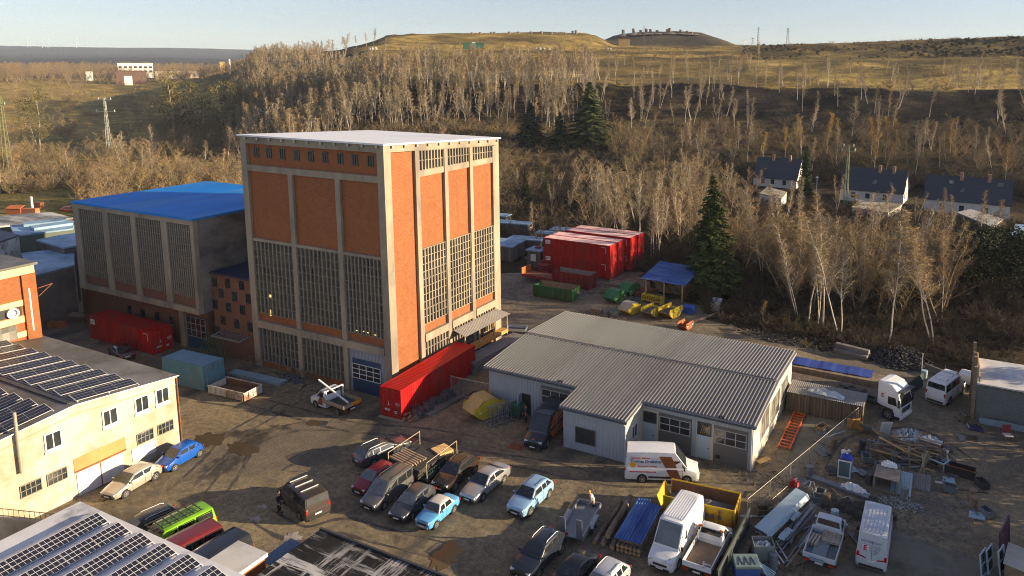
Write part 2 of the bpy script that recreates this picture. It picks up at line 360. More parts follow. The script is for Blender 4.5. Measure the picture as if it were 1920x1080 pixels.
# cobbles where the setts show through
kb = N(t, "ShaderNodeTexBrick"); kb.inputs["Scale"].default_value = 1; kb.inputs["Brick Width"].default_value = .22; kb.inputs["Row Height"].default_value = .2
kb.inputs["Mortar Size"].default_value = .03; t.links.new(v, kb.inputs["Vector"])
kb.inputs[1].default_value = (.15,.125,.095,1); kb.inputs[2].default_value = (.20,.17,.13,1); kb.inputs[3].default_value = (.035,.03,.024,1)
c = mixc(t, step(t, noise(t, v, .085, 3, .5), .56, .60), c, mixc(t, .55, c, kb.outputs[0]))
wet = noise(t, v, .16, 4, .55); wf = step(t, wet, .60, .66)
c = mixc(t, wf, c, mixc(t, .72, c, (.02,.018,.016)))
sp = N(t, "ShaderNodeTexVoronoi"); sp.inputs["Scale"].default_value = 1.1; t.links.new(v, sp.inputs["Vector"])
c = mixc(t, step(t, sp.outputs["Distance"], .075, .03), c, (.26,.23,.18))
t.links.new(c, b.inputs[0]); t.links.new(ramp(t, wf, [(0,(.85,.85,.85)),(1,(.32,.32,.32))]), b.inputs["Roughness"])
bumpy(t, b, a3, .5, .03); M_yard = mt
edge = [(-112,3),(22,3),(26,60),(22,84),(9,80),(3,82),(-6,83),(-13,85),(-19,87),(-27,88),(-31,93),(-38,98),(-45,106),(-57,109),(-70,108),(-84,108),(-92,98),(-100,84),(-112,76)]
pts = []
for i, p in enumerate(edge):
    q = edge[(i+1) % len(edge)]
    for k_ in range(6):
        f_ = k_/6; w = 0 if p[1] < 10 and q[1] < 10 else 1.6
        pts.append((p[0]+(q[0]-p[0])*f_+rnd.uniform(-w,w), p[1]+(q[1]-p[1])*f_+rnd.uniform(-w,w)))
from mathutils.geometry import tessellate_polygon
mb = MB(); mb.add([(x,y,0) for x,y in pts], [tuple(f)[::1] for f in tessellate_polygon([[Vector((x,y,0)) for x,y in pts]])])
mb.f = [f if ((Vector(mb.v[f[1]])-Vector(mb.v[f[0]])).cross(Vector(mb.v[f[2]])-Vector(mb.v[f[0]]))).z > 0 else f[::-1] for f in mb.f]
kind(mb.build("yard_ground", M_yard), "structure")
M_conc = mat("concrete", (.34,.285,.20), .85, .16, .5, dirt=(.20,.17,.135), dirt_amt=.5, space='world', stretch=(1,1,.35), bump=.12)
M_conc_dark = mat("concrete_weathered", (.20,.18,.155), .9, .3, .45, dirt=(.10,.09,.08), space='world', stretch=(.35,1,1.6), bump=.2)
M_slab = mat("concrete_paving", (.17,.155,.115), .9, .2, .6, dirt=(.10,.09,.06), space='world')
def patch(name, px, mt, z=.004):
    mb = MB(); mb.add([G(x, y, z) for x, y in px], [tuple(range(len(px)))[::-1]])
    o = mb.build(name, mt); kind(o, "structure"); return o
patch("concrete_path", [(1462,892),(1495,905),(1580,800),(1600,770),(1505,790)], M_slab)
patch("concrete_path", [(1560,1080),(1650,985),(1860,1060),(1880,1095)], M_slab)
M_wet = mat("puddle_water", (.085,.062,.034), .14, .2, .4, spec=.6)
def puddle(px, py, rx, ry, seed):
    g = G(px, py); r_ = random.Random(seed); n = 22
    mb = MB(); mb.add([(g[0]+rx*math.cos(k*math.tau/n)*r_.uniform(.6,1.1), g[1]+ry*math.sin(k*math.tau/n)*r_.uniform(.6,1.1), .019) for k in range(n)], [tuple(range(n))])
    kind(mb.build("puddle", M_wet), "structure")
for i, (a_, b_, rx, ry) in enumerate(((392,825,1.7,1.2),(455,842,1.9,1.1),(835,1042,1.1,1.6),(590,793,.9,.6))): puddle(a_, b_, rx, ry, i)
M_mud = mat("tyre_mud", (.052,.043,.034), .75, .3, 1.5, dirt=(.14,.115,.08), dirt_amt=.6, space='world')
def track(pxs, w, k):
    P_ = [Vector(G(x,y,.0075+.0013*k)) for x,y in pxs]; fine = []
    for i in range(len(P_)-1):
        a0_, a1_, a2_, a3_ = P_[max(0,i-1)], P_[i], P_[i+1], P_[min(len(P_)-1,i+2)]
        for j in range(8):
            t_ = j/8; fine.append(.5*((2*a1_)+(a2_-a0_)*t_+(2*a0_-5*a1_+4*a2_-a3_)*t_*t_+(3*a1_-a0_-3*a2_+a3_)*t_**3))
    for off in (-.8,.8):
        vs_ = []; r_ = random.Random(k*7+int(off*10))
        for i,p in enumerate(fine[:-1]):
            d = (fine[i+1]-p).normalized(); n_ = Vector((-d.y,d.x,0)); ww = w*r_.uniform(.35,1)*min(1,i/6,(len(fine)-i)/6)
            vs_ += [p+n_*(off-ww/2),p+n_*(off+ww/2)]
        mb = MB(); mb.add(vs_, [(2*i,2*i+1,2*i+3,2*i+2)[::-1] for i in range(len(vs_)//2-1)]); kind(mb.build("tyre_track", M_mud), "structure")
for k,(pts_,w) in enumerate((([(560,745),(500,780),(440,815),(400,860),(330,925)],.45),([(640,800),(560,800),(470,830),(430,890),(400,930)],.5),([(900,830),(780,810),(660,800),(540,770),(450,745)],.4),([(1330,900),(1150,900),(1000,870),(860,850),(700,810)],.4),([(480,960),(560,1000),(640,985),(700,1000),(860,1040)],.4),([(1830,880),(1760,830),(1700,810),(1600,830),(1560,900)],.45))): track(pts_, w, k)
M_ice = mat("ice", (.42,.38,.32), .45, .25, 2.5, dirt=(.16,.13,.1), dirt_amt=.6)
def splash(px, py, r_, seed, label):
    g = G(px, py); q = random.Random(seed); n = 26; mb = MB()
    ring = [(r_*math.cos(k*math.tau/n)*q.uniform(.55,1.1), r_*.8*math.sin(k*math.tau/n)*q.uniform(.55,1.1)) for k in range(n)]
    mb.prism(ring, .001, .012); o = mb.build("ice_patch", M_ice); o.location = (g[0], g[1], .003); tag(o, label, "ice patch")
splash(548,1008,.85,1,"largest pale patch of broken ice on the yard, above the corner of the black roof")
splash(478,974,.5,2,"pale patch of ice in the long shadow of the dark people carrier")
splash(492,951,.42,3,"small ice patch beside the standing person's feet")

# ---------------------------------------------------------------- tower
M_brick = brick_mat("brick_orange", (.35,.108,.026), (.265,.080,.021), (.28,.15,.07))
M_brick_dk = brick_mat("brick_brown", (.22,.085,.042), (.17,.065,.034), (.2,.15,.11))
M_glass = mat("old_glass", (.030,.034,.036), .12, .5, .9, spec=.7, space='world')
M_glass_lit = pane_mat("sunlit_dusty_glass", (.15,.145,.125), (.30,.29,.25), (.012,.012,.012), .33)  # dusty panes, paler copy for sunlit faces: sunlight put into the colour
M_white_roof = mat("white_roof_sheet", (.80,.80,.80), .55, .03, .3, dirt=(.66,.66,.66), dirt_amt=.3, space='world')
M_black = mat("black_plastic", (.015,.015,.016), .5, .2, 4)
M_frame_w = mat("white_frame", (.74,.74,.72), .4, .05, 4)
M_steel = mat("galvanised_steel", (.36,.37,.38), .42, .15, 3, metal=.6)
M_darksteel = mat("dark_steel", (.06,.065,.07), .5, .2, 3, metal=.3)
M_lamp = mat("lamp_light", (.9,.60,.14), .5, .02, 1, emit=.8)
U0, U1, V0, V1, ZF = -67.4, -47.7, 51.1, 70.1, 25.5
def ztop(v): return ZF-(v-V0)*.052
tower = thing("brick_tower", "tall brick and concrete tower block with a white flat roof and grids of glazing", "tower", ((U0+U1)/2, (V0+V1)/2, 0))
ox, oy = tower.location[0], tower.location[1]
class LM(MB):                                                     # collects in site coordinates, stores relative to an origin
    def __init__(s, o): super().__init__(); s.o = o
    def add(s, vs, fs): super().add([(p[0]-s.o[0], p[1]-s.o[1], p[2]-(s.o[2] if len(s.o) > 2 else 0)) for p in vs], fs)
OT = (ox, oy)
b_ = LM(OT); i_ = .28
b_.add([(U0+i_,V0+i_,0),(U1-i_,V0+i_,0),(U1-i_,V1-i_,0),(U0+i_,V1-i_,0),(U0+i_,V0+i_,ztop(V0)-.1),(U1-i_,V0+i_,ztop(V0)-.1),(U1-i_,V1-i_,ztop(V1)-.1),(U0+i_,V1-i_,ztop(V1)-.1)],
       [(3,2,1,0),(4,5,6,7),(0,1,5,4),(1,2,6,5),(2,3,7,6),(3,0,4,7)])
b_.build("brick_wall", M_brick, tower)
f = LM(OT)
for (u0,u1) in ((U0,U0+.85),(-60.6,-60.0),(-54.1,-53.5),(U1-.85,U1)):      # columns of the shaded face
    zt = ztop(V0)-.75 if 0 else ztop(V0)-.78
    f.box(u0,u1,V0,V0+.5,-.3,zt if u0!=-60.6 and u0!=-54.1 else 21.8)
for z0,z1,d in ((ztop(V0)-.78,ztop(V0)-.05,0),(21.8,22.45,.04),(14.25,14.55,.06),(4.6,5.35,-.12)):
    f.box(U0+(.85 if d else 0),U1-(.85 if d else 0),V0+d,V0+.5,z0,z1)
for (v0,v1) in ((V0+.5,V0+.95),(55.45,56.05),(60.0,60.55),(64.4,64.95),(68.9,V1)):    # lit face
    f.box(U1-.4,U1+(.0 if v0 in (V0+.5,68.9) else .05),v0,v1,-.4,ztop(v1)-.75)
f.add([(U1-.4,V0+.5,ztop(V0+.5)-.75),(U1+.0,V0+.5,ztop(V0+.5)-.75),(U1+.0,V1,ztop(V1)-.75),(U1-.4,V1,ztop(V1)-.75),(U1-.4,V0+.5,ztop(V0+.5)-.05),(U1+.0,V0+.5,ztop(V0+.5)-.05),(U1+.0,V1,ztop(V1)-.05),(U1-.4,V1,ztop(V1)-.05)],
      [(3,2,1,0),(4,5,6,7),(0,1,5,4),(1,2,6,5),(2,3,7,6),(3,0,4,7)])
for z0,z1,d in ((21.8,22.4,-.03),(4.45,5.25,.15)):
    for v0,v1 in ((56.05,60.0),(60.55,64.4),(64.95,68.9)): f.box(U1-.4,U1+d,v0,v1,z0,z1)
f.build("concrete_frame", M_conc, tower)
r = LM(OT); e = .22
r.add([(U0-e,V0-e,ztop(V0)-.045),(U1+e,V0-e,ztop(V0)-.045),(U1+e,V1+e,ztop(V1)-.045),(U0-e,V1+e,ztop(V1)-.045),(U0-e,V0-e,ztop(V0)+.12),(U1+e,V0-e,ztop(V0)+.12),(U1+e,V1+e,ztop(V1)+.12),(U0-e,V1+e,ztop(V1)+.12)],
      [(3,2,1,0),(4,5,6,7),(0,1,5,4),(1,2,6,5),(2,3,7,6),(3,0,4,7)])
r.build("roof", M_white_roof, tower)
br = LM(OT)
for k_ in range(11): x = U0+.9+k_*1.8; br.box(x,x+.22,V0-.2,V0-.03,ztop(V0)-.35,ztop(V0)-.29); br.box(x,x+.22,V0-.2,V0-.16,ztop(V0)-.29,ztop(V0)-.1)
for k_ in range(11): y = V0+1+k_*1.75; br.box(U1+.02,U1+.2,y,y+.22,ztop(y)-.35,ztop(y)-.29); br.box(U1+.16,U1+.2,y,y+.22,ztop(y)-.29,ztop(y)-.1)
br.build("gutter_bracket", M_steel, tower)
def glazing(parent, org, face, a0, a1, z0, z1, z1b, nf, nr, fins, glass, depth=.24, plane=None, fw=.10, mt_f=None):
    """A bay of glass between concrete fins; face 'v' looks to -v, 'u' looks to +u."""
    w = LM(org); g = LM(org); pl = plane
    def P(a, dpt, z): return (a, pl-dpt, z) if face == 'v' else (pl+dpt, a, z)
    def bx(m_, A0, A1, d0, d1, zA, zB, zB1=None):
        zB1 = zB if zB1 is None else zB1
        q = [P(A0,d0,zA),P(A1,d0,zA),P(A1,d1,zA),P(A0,d1,zA),P(A0,d0,zB),P(A1,d0,zB1),P(A1,d1,zB1),P(A0,d1,zB)]
        fl = [(3,2,1,0),(4,5,6,7),(0,1,5,4),(1,2,6,5),(2,3,7,6),(3,0,4,7)]
        if face == 'v': fl = [x[::-1] for x in fl]
        m_.add(q, fl)
    zt = lambda a: z1+(z1b-z1)*(a-a0)/(a1-a0)
    bx(g, a0+.02, a1-.02, .01, .05, z0+.02, z1-.02, z1b-.02)
    for i in range(nf+1):
        a = a0+(a1-a0)*i/nf; A0, A1 = max(a0, a-fw/2), min(a1, a+fw/2); bx(w, A0, A1, .012, depth, z0, zt(A0), zt(A1))
    for j in range(nr+1):
        s_ = j/nr; za = z0+(z1-z0)*s_; zb = z0+(z1b-z0)*s_; h = .07
        q = [P(a0,.014,za-h/2),P(a1,.014,zb-h/2),P(a1,depth-.05,zb-h/2),P(a0,depth-.05,za-h/2),P(a0,.014,za+h/2),P(a1,.014,zb+h/2),P(a1,depth-.05,zb+h/2),P(a0,depth-.05,za+h/2)]
        fl = [(3,2,1,0),(4,5,6,7),(0,1,5,4),(1,2,6,5),(2,3,7,6),(3,0,4,7)]
        w.add(q, [x[::-1] for x in fl] if face == 'v' else fl)
    wo = w.build("window", mt_f or M_conc, parent); g.build("pane", glass, wo); return wo
bays_v = ((U0+.87,-60.62),(-59.98,-54.12),(-53.48,U1-.87))
M_pane_dk = pane_mat('shaded_grimy_glass', (.078,.074,.060), (.17,.16,.13), (.008,.008,.008), .38)  # grimy panes, darker copy for shaded faces: shade put into the colour
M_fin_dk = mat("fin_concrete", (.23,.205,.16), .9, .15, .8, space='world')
wins = []
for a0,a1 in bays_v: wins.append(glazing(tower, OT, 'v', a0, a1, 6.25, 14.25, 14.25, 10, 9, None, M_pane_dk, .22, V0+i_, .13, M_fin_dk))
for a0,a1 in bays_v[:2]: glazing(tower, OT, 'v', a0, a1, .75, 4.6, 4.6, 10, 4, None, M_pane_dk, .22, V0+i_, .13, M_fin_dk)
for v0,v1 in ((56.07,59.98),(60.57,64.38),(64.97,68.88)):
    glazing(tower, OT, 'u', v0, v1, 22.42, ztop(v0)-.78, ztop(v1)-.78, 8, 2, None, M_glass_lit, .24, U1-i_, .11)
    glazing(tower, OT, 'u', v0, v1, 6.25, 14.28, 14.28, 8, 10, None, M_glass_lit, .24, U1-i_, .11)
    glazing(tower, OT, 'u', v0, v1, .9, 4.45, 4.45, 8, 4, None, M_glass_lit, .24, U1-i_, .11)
sm = LM(OT)
for px in (482,505,530,557,583,610,638,666,695):
    u = ON_V(px, 292, V0+i_)[0]; fr = LM(OT); pn = LM(OT)
    for x0,x1,z0,z1 in ((u-.36,u+.36,23.28,23.36),(u-.36,u+.36,24.3,24.38),(u-.36,u-.28,23.36,24.3),(u+.28,u+.36,23.36,24.3),(u-.03,u+.03,23.36,24.3)): fr.box(x0,x1,V0+i_-.07,V0+i_+.02,z0,z1)
    fo = fr.build("small_window", M_darksteel, tower); pn.box(u-.28,u+.28,V0+i_-.02,V0+i_+.03,23.36,24.3); pn.build("pane", M_glass, fo)
# lamps seen burning behind the glass, garage bay
def lampbox(px, py, w_, h_, name="ceiling_lamp", plane=None):
    p = ON_V(px, py, plane or V0+i_-.06); q = LM(OT); q.box(p[0]-w_,p[0]+w_,plane or V0+i_-.075,(plane or V0+i_-.06)+.03,p[2]-h_,p[2]+h_); q.build(name, M_lamp, tower)
lampbox(507,555,.12,.14); lampbox(507,586,.10,.34)
for px,py in ((670,620),(680,621),(690,624),(703,628)): lampbox(px,py,.2,.035,"strip_lamp")
M_clad = mat("corrugated_cladding", (.32,.33,.37), .5, .06, .6, space='world')
cl = LM(OT)
cl.ribs((-53.45,V0+.22,.0),(-48.6,V0+.22,.0),(-48.6,V0+.22,4.6),(-53.45,V0+.22,4.6),26,.05,.01)
cl.build("cladding", M_clad, tower)
M_bluedoor = mat("blue_door_panel", (.015,.05,.12), .4, .1, 1)
dr = LM(OT); dr.box(-53.0,-49.3,V0+.10,V0+.16,.05,3.55); do = dr.build("garage_door", M_bluedoor, tower)
dg = LM(OT); dg.box(-52.95,-49.35,V0+.07,V0+.12,1.5,3.0); dg.build("pane", M_glass, do)
dm = LM(OT)
for j in range(4): z = 1.5+j*.5; dm.box(-53,-49.3,V0+.04,V0+.08,z-.03,z+.03)
for i in range(5): x = -53+i*3.7/4; dm.box(x-.03,x+.03,V0+.035,V0+.085,1.5,3.0)
dm.build("glazing_bar", M_frame_w, do)
# lean-to canopy on the lit face
M_sheet = mat("weathered_sheet", (.42,.38,.33), .6, .1, .8, space='world')
cn = thing("canopy", "grey corrugated canopy over timber on the tower's sunlit side", "canopy", (U1+1.6, 64.2, 0))
q = LM((U1+1.6,64.2)); a_ = [(U1+.1,60.6,4.2),(U1+1.75,60.6,3.7),(U1+1.9,69.2,3.65),(U1+.1,68.9,4.15)]
q.ribs(a_[0],a_[3],a_[2],a_[1],36,.05); q.build("roof_sheet", M_sheet, cn)
for y in (60.7,63.4,66.2,68.9):
    q = LM((U1+1.6,64.2)); q.bar((U1+1.6,y,0),(U1+1.6,y,3.68),.11); q.build("post", mat("timber_pale",(.45,.30,.15),.8,.25,2,space='object'), cn)

# ---------------------------------------------------------------- hall with the blue roof, brick link
M_blue_roof = mat("blue_roof", (.0,.20,.62), .6, .15, .25, spec=.15, dirt=(.07,.27,.58), dirt_amt=.6, space='world', stretch=(1,.2,1))
M_navy = mat("navy_roof", (.012,.022,.07), .5, .3, .4, space='world')
BU0,BU1,BV0,BV1,BZ0,BZ1 = -97.0,-74.3,49.8,67.8,5.1,16.0
OB = (-85.6, 56.0); bh = thing("industrial_hall", "overhanging concrete hall with a bright blue roof, left of the brick tower", "industrial hall", (OB[0],OB[1],0))
b_ = LM(OB); b_.box(BU0+.05,BU1,BV0+.3,BV1,BZ0,BZ1-.15); b_.build("concrete_wall", M_conc_dark, bh)
b_ = LM(OB); b_.box(-100,-75.4,51.4,BV1,0,BZ0-.003); b_.build("base_wall", M_brick_dk, bh)
b_ = LM(OB); b_.box(BU0-.15,BU1+.12,BV0-.12,BV1+.1,BZ1-.149,BZ1+.1); b_.build("roof", M_blue_roof, bh)
f = LM(OB)
cols = ((BU0,-95.75),(-91.0,-89.95),(-85.5,-84.6),(-79.95,-78.9),(-74.85,BU1+.02))
for x0,x1 in cols: f.box(x0,x1,BV0,BV0+.5,5.75,15.3)
f.box(BU0,BU1+.02,BV0+.02,BV0+.5,15.3,15.849); f.box(BU0,BU1+.02,BV0-.1,BV0+.5,BZ0+.002,5.75); f.build("concrete_frame", M_conc, bh)
s_ = LM(OB); s_.box(BU0+.3,BU1-.3,BV0+.2,BV0+.29,5.75,6.9); s_.build("brick_strip", M_brick_dk, bh)
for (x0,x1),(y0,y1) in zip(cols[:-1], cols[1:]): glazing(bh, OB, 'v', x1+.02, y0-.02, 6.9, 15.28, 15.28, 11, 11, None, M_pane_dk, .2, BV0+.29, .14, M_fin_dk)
dr = LM(OB); dr.box(-79.0,-75.6,51.28,51.37,.05,3.9); do = dr.build("garage_door", M_bluedoor, bh)
dg = LM(OB); dg.box(-78.95,-75.65,51.25,51.3,1.5,3.85); dg.build("pane", M_glass, do)
dm = LM(OB)
for j in range(4): z = 1.5+j*.78; dm.box(-79,-75.6,51.21,51.26,z-.03,z+.03)
for i in range(5): x = -79+i*.85; dm.box(x-.03,x+.03,51.205,51.265,1.5,3.85)
dm.build("glazing_bar", mat("grey_bar",(.30,.26,.24),.5,.1,2), do)
q = LM(OB); q.box(-79.9,-79.1,51.0,51.5,0,BZ0-.01); q.build("pillar", M_conc, bh)
for px,py in ((243,580),(268,587),(295,592),(322,600)):
    p = ON_V(px,py,51.38); q = LM(OB); q.box(p[0]-.4,p[0]+.4,51.33,51.42,p[2]-.45,p[2]+.45); q.build("window", M_glass, bh)
OL = (-70.8, 55); lk = thing("brick_link_building", "narrow brown brick building joining the tower and the hall, dark navy roof", "building", (OL[0],OL[1],0))
q = LM(OL); q.box(BU1+.15,U0-.02,51.4,62,0,9.55); q.build("wall", M_brick_dk, lk)
q = LM(OL); q.box(BU1+.13,U0-.03,51.2,62,9.551,9.75); q.build("roof", M_navy, lk)
for px,py in ((403,529),(427,531),(453,535),(415,550),(440,556),(466,560),(404,570),(429,576),(455,581),(419,600),(444,607),(469,613),(408,620)):
    p = ON_V(px,py,51.4); fr = LM(OL); fr.box(p[0]-.4,p[0]+.4,51.36,51.43,p[2]-.55,p[2]+.55); fo = fr.build("window", M_darksteel, lk)
    q = LM(OL)
    for s0 in (-.36,.02): q.box(p[0]+s0,p[0]+s0+.34,51.33,51.37,p[2]-.5,p[2]+.5)
    q.build("pane", M_glass, fo)
q = LM(OL)
for k_ in range(9): q.bar((-72.6+k_*.5,51.3,3.1),(-72.4+k_*.5,49.9,2.9),.08)
q.bar((-72.7,49.9,2.9),(-68.2,49.9,2.95),.14); q.bar((-72.7,51.3,3.1),(-72.7,49.9,2.9),.12); q.bar((-68.2,51.3,3.1),(-68.2,49.9,2.95),.12)
q.build("canopy_frame", M_steel, lk)
# ---------------------------------------------------------------- corrugated workshop
M_corr = mat("roof_sheet_grey", (.205,.195,.19), .5, .10, .35, metal=.0, dirt=(.16,.15,.145), space='world', stretch=(1,.15,1))
M_hclad = mat("workshop_cladding", (.36,.39,.42), .5, .05, .5, space='world')
M_anth = mat("anthracite", (.055,.06,.065), .5, .1, 2)
M_render = mat("pale_render", (.62,.56,.44), .9, .06, .6, dirt=(.50,.45,.36), space='world')
M_doorgrey = mat("sectional_door_grey", (.13,.125,.115), .45, .06, 1)
M_whitedoor = mat("white_door", (.42,.50,.54), .5, .04, 1)
OH = (-25.6, 62); ws = thing("workshop", "long grey metal clad workshop with corrugated double pitch roof and garage doors", "workshop", (OH[0],OH[1],0))
RID = 62.2
def zr(v): return 4.12+(v-54.3)*.0785 if v <= RID else 4.95-(v-RID)*.062
q = LM(OH)
q.front([(54.7,0),(70.3,0),(70.3,zr(70.3)-.1),(RID,zr(RID)-.1),(54.7,zr(54.7)-.1)], -38.7, -12.72); q.build("wall", M_render, ws)
q = LM(OH); q.box(-28.5,-22.6,51.2,54.699,0,3.86); q.build("annex_wall", M_render, ws)
def clad(u0,u1,v,z0,z1): 
    q = LM(OH); n = max(2,int(round((u1-u0)/.33))); q.ribs((u0,v,z0),(u1,v,z0),(u1,v,z1),(u0,v,z1),n,.035); return q
for u0,u1,v,z0,z1 in ((-38.72,-32.9,54.66,0,4.1),(-29.75,-28.5,54.66,0,4.1),(-32.9,-29.75,54.66,3.35,4.1),(-28.52,-22.58,51.15,0,3.86),(-22.58,-12.7,54.66,3.3,4.1),(-17.98,-17.62,54.66,0,3.3),(-13.12,-12.7,54.66,0,3.3)):
    clad(u0,u1,v,z0,z1).build("cladding", M_hclad, ws)
rf = LM(OH)
rf.ribs((-39.1,54.25,zr(54.25)),(-12.35,54.25,zr(54.25)),(-12.35,RID,zr(RID)),(-39.1,RID,zr(RID)),86,.10,.01,.34)
rf.ribs((-28.75,50.8,zr(50.8)),(-22.3,50.8,zr(50.8)),(-22.3,54.245,zr(54.245)),(-28.75,54.245,zr(54.245)),21,.10,.01,.34)
rf.ribs((-39.1,RID+.02,zr(RID)+.1),(-12.35,RID+.02,zr(RID)+.1),(-12.35,70.75,zr(70.75)+.1),(-39.1,70.75,zr(70.75)+.1),86,.10,.01,.34)
rf.build("roof", M_corr, ws)
u_ = LM(OH)
u_.add([(-39.08,54.3,zr(54.3)-.03),(-12.37,54.3,zr(54.3)-.03),(-12.37,RID,zr(RID)-.03),(-39.08,RID,zr(RID)-.03),(-39.08,70.7,zr(70.7)-.02),(-12.37,70.7,zr(70.7)-.02),
        (-39.08,54.3,zr(54.3)-.22),(-12.37,54.3,zr(54.3)-.22),(-12.37,RID,zr(RID)-.22),(-39.08,RID,zr(RID)-.22),(-39.08,70.7,zr(70.7)-.22),(-12.37,70.7,zr(70.7)-.22)],
       [(0,1,2,3),(3,2,5,4),(7,6,9,8),(8,9,10,11),(6,7,1,0),(7,8,2,1),(8,11,5,2),(11,10,4,5),(10,9,3,4),(9,6,0,3)])
u_.add([(-28.73,50.85,zr(50.85)-.03),(-22.32,50.85,zr(50.85)-.03),(-22.32,54.29,zr(54.29)-.03),(-28.73,54.29,zr(54.29)-.03),(-28.73,50.85,zr(50.85)-.22),(-22.32,50.85,zr(50.85)-.22),(-22.32,54.29,zr(54.29)-.22),(-28.73,54.29,zr(54.29)-.22)],
       [(0,1,2,3),(7,6,5,4),(4,5,1,0),(5,6,2,1),(6,7,3,2),(7,4,0,3)])
u_.build("roof_edge", mat("zinc_edge",(.34,.36,.38),.45,.08,1,space='world'), ws)
q = LM(OH); q.box(-39.1,-12.5,RID-.22,RID-.02,zr(RID)+.02,zr(RID)+.09); q.build("ridge_flashing", M_corr, ws)
q = LM(OH); q.tube([(-39.05,54.1,3.98),(-28.8,54.1,3.98)],.08,8); q.tube([(-22.2,54.1,3.98),(-12.4,54.1,3.98)],.08,8); q.tube([(-28.75,50.66,3.74),(-22.3,50.66,3.74)],.08,8); q.build("gutter", M_anth, ws)
for x,y,z in ((-12.78,54.45,3.9),(-22.52,50.95,3.6)):
    q = LM(OH); q.tube([(x,y-.3,z),(x,y,z-.25),(x,y,0.05)],.055,8); q.build("downpipe", mat("pale_pipe",(.62,.6,.55),.4,.08,1), ws)
def sect_door(u0,u1,v=54.7,zt=3.28,zg0=1.75):
    q = LM(OH); q.box(u0,u1,v-.06,v-.004,.03,zt); d = q.build("garage_door", M_doorgrey, ws)
    q = LM(OH); q.box(u0+.12,u1-.12,v-.085,v-.058,zg0,zt-.3); q.build("pane", M_glass, d)
    q = LM(OH)
    for j in range(3): z = zg0+(zt-.3-zg0)*j/2; q.box(u0+.1,u1-.1,v-.115,v-.083,z-.035,z+.035)
    for i in range(4): x = u0+.12+(u1-u0-.24)*i/3; q.box(x-.035,x+.035,v-.112,v-.084,zg0,zt-.3)
    q.build("glazing_bar", mat("bar_grey",(.42,.42,.41),.5,.05,2), d)
    q = LM(OH); q.box(u0+.2,u0+.62,v-.1,v-.058,.38,.66); q.build("vent", M_black, d)
sect_door(-21.0,-18.0); sect_door(-16.05,-13.15); sect_door(-32.85,-29.8,54.7,3.33,1.7)
def pdoor(u0,u1,v,zt,ztr,lit=False):
    q = LM(OH); q.box(u0,u1,v-.07,v-.004,.05,zt); d = q.build("door", M_whitedoor, ws)
    q = LM(OH); q.box(u1-.22,u1-.1,v-.11,v-.07,1.0,1.06); q.build("handle", M_black, d)
    if ztr:
        q = LM(OH); q.box(u0-.02,u1+.02,v-.06,v-.004,zt+.04,ztr); w = q.build("window", M_glass, ws)
        q = LM(OH)
        for x0,x1,z0,z1 in ((u0-.08,u1+.08,ztr,ztr+.07),(u0-.09,u0-.02,zt,ztr),(u1+.02,u1+.09,zt,ztr),(u0-.08,u1+.08,zt,zt+.05)): q.box(x0,x1,v-.09,v-.01,z0,z1)
        q.build("frame", M_anth, w)
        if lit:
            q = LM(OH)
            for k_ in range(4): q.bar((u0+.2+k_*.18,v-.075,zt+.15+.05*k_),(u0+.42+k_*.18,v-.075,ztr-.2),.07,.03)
            q.build("painted_reflection", mat("reflection_orange",(.55,.33,.10),.6,.3,6), w)  # orange bars laid on the pane, a reflection painted in colour
pdoor(-22.35,-21.3,54.7,2.12,3.05); pdoor(-17.4,-16.35,54.7,2.12,3.2,True); 
q = LM(OH); q.box(-34.95,-34.0,54.62,54.696,.03,2.1); q.build("doorway", M_black, ws)
q = LM(OH); q.obox((-35.0,54.2,1.05),(.05,.9,2.05),.25); q.build("door", M_whitedoor, ws)
def uwin(name,u,v0,v1,z0,z1,m_=None):
    q = LM(OH); q.box(u-.02,u+.015,v0,v1,z0,z1); w = q.build(name, M_glass_lit if m_ is None else m_, ws)
    q = LM(OH); d = .06
    for a0,a1,b0,b1 in ((v0-.05,v1+.05,z0-.09,z0),(v0-.05,v1+.05,z1,z1+.06),(v0-.06,v0,z0,z1),(v1,v1+.06,z0,z1),((v0+v1)/2-.03,(v0+v1)/2+.03,z0,z1)): q.box(u-.02,u+.05,a0,a1,b0,b1)
    q.build("frame", M_frame_w, w)
uwin("window",-12.7,57.3,60.2,1.3,3.6); uwin("window",-12.7,61.0,64.5,.9,3.25); uwin("window",-12.7,65.2,68.3,1.2,3.2); uwin("window",-22.58,52.5,53.5,1.4,2.5,M_glass)
q = LM(OH); q.box(-27.2,-25.45,51.09,51.14,.85,2.1); w = q.build("window", M_glass, ws)
q = LM(OH)
for x0,x1,z0,z1 in ((-27.28,-25.37,.77,.85),(-27.28,-25.37,2.1,2.18),(-27.28,-27.2,.85,2.1),(-25.45,-25.37,.85,2.1),(-26.36,-26.29,.85,2.1)): q.box(x0,x1,51.05,51.13,z0,z1)
q.build("frame", M_anth, w)
for px,py in ((1354,782),(1052,715)):
    p = ON_V(px,py,54.6); q = LM(OH); q.box(p[0]-.22,p[0]+.22,54.4,54.62,p[2]-.12,p[2]+.12); q.build("wall_lamp", M_black, ws)

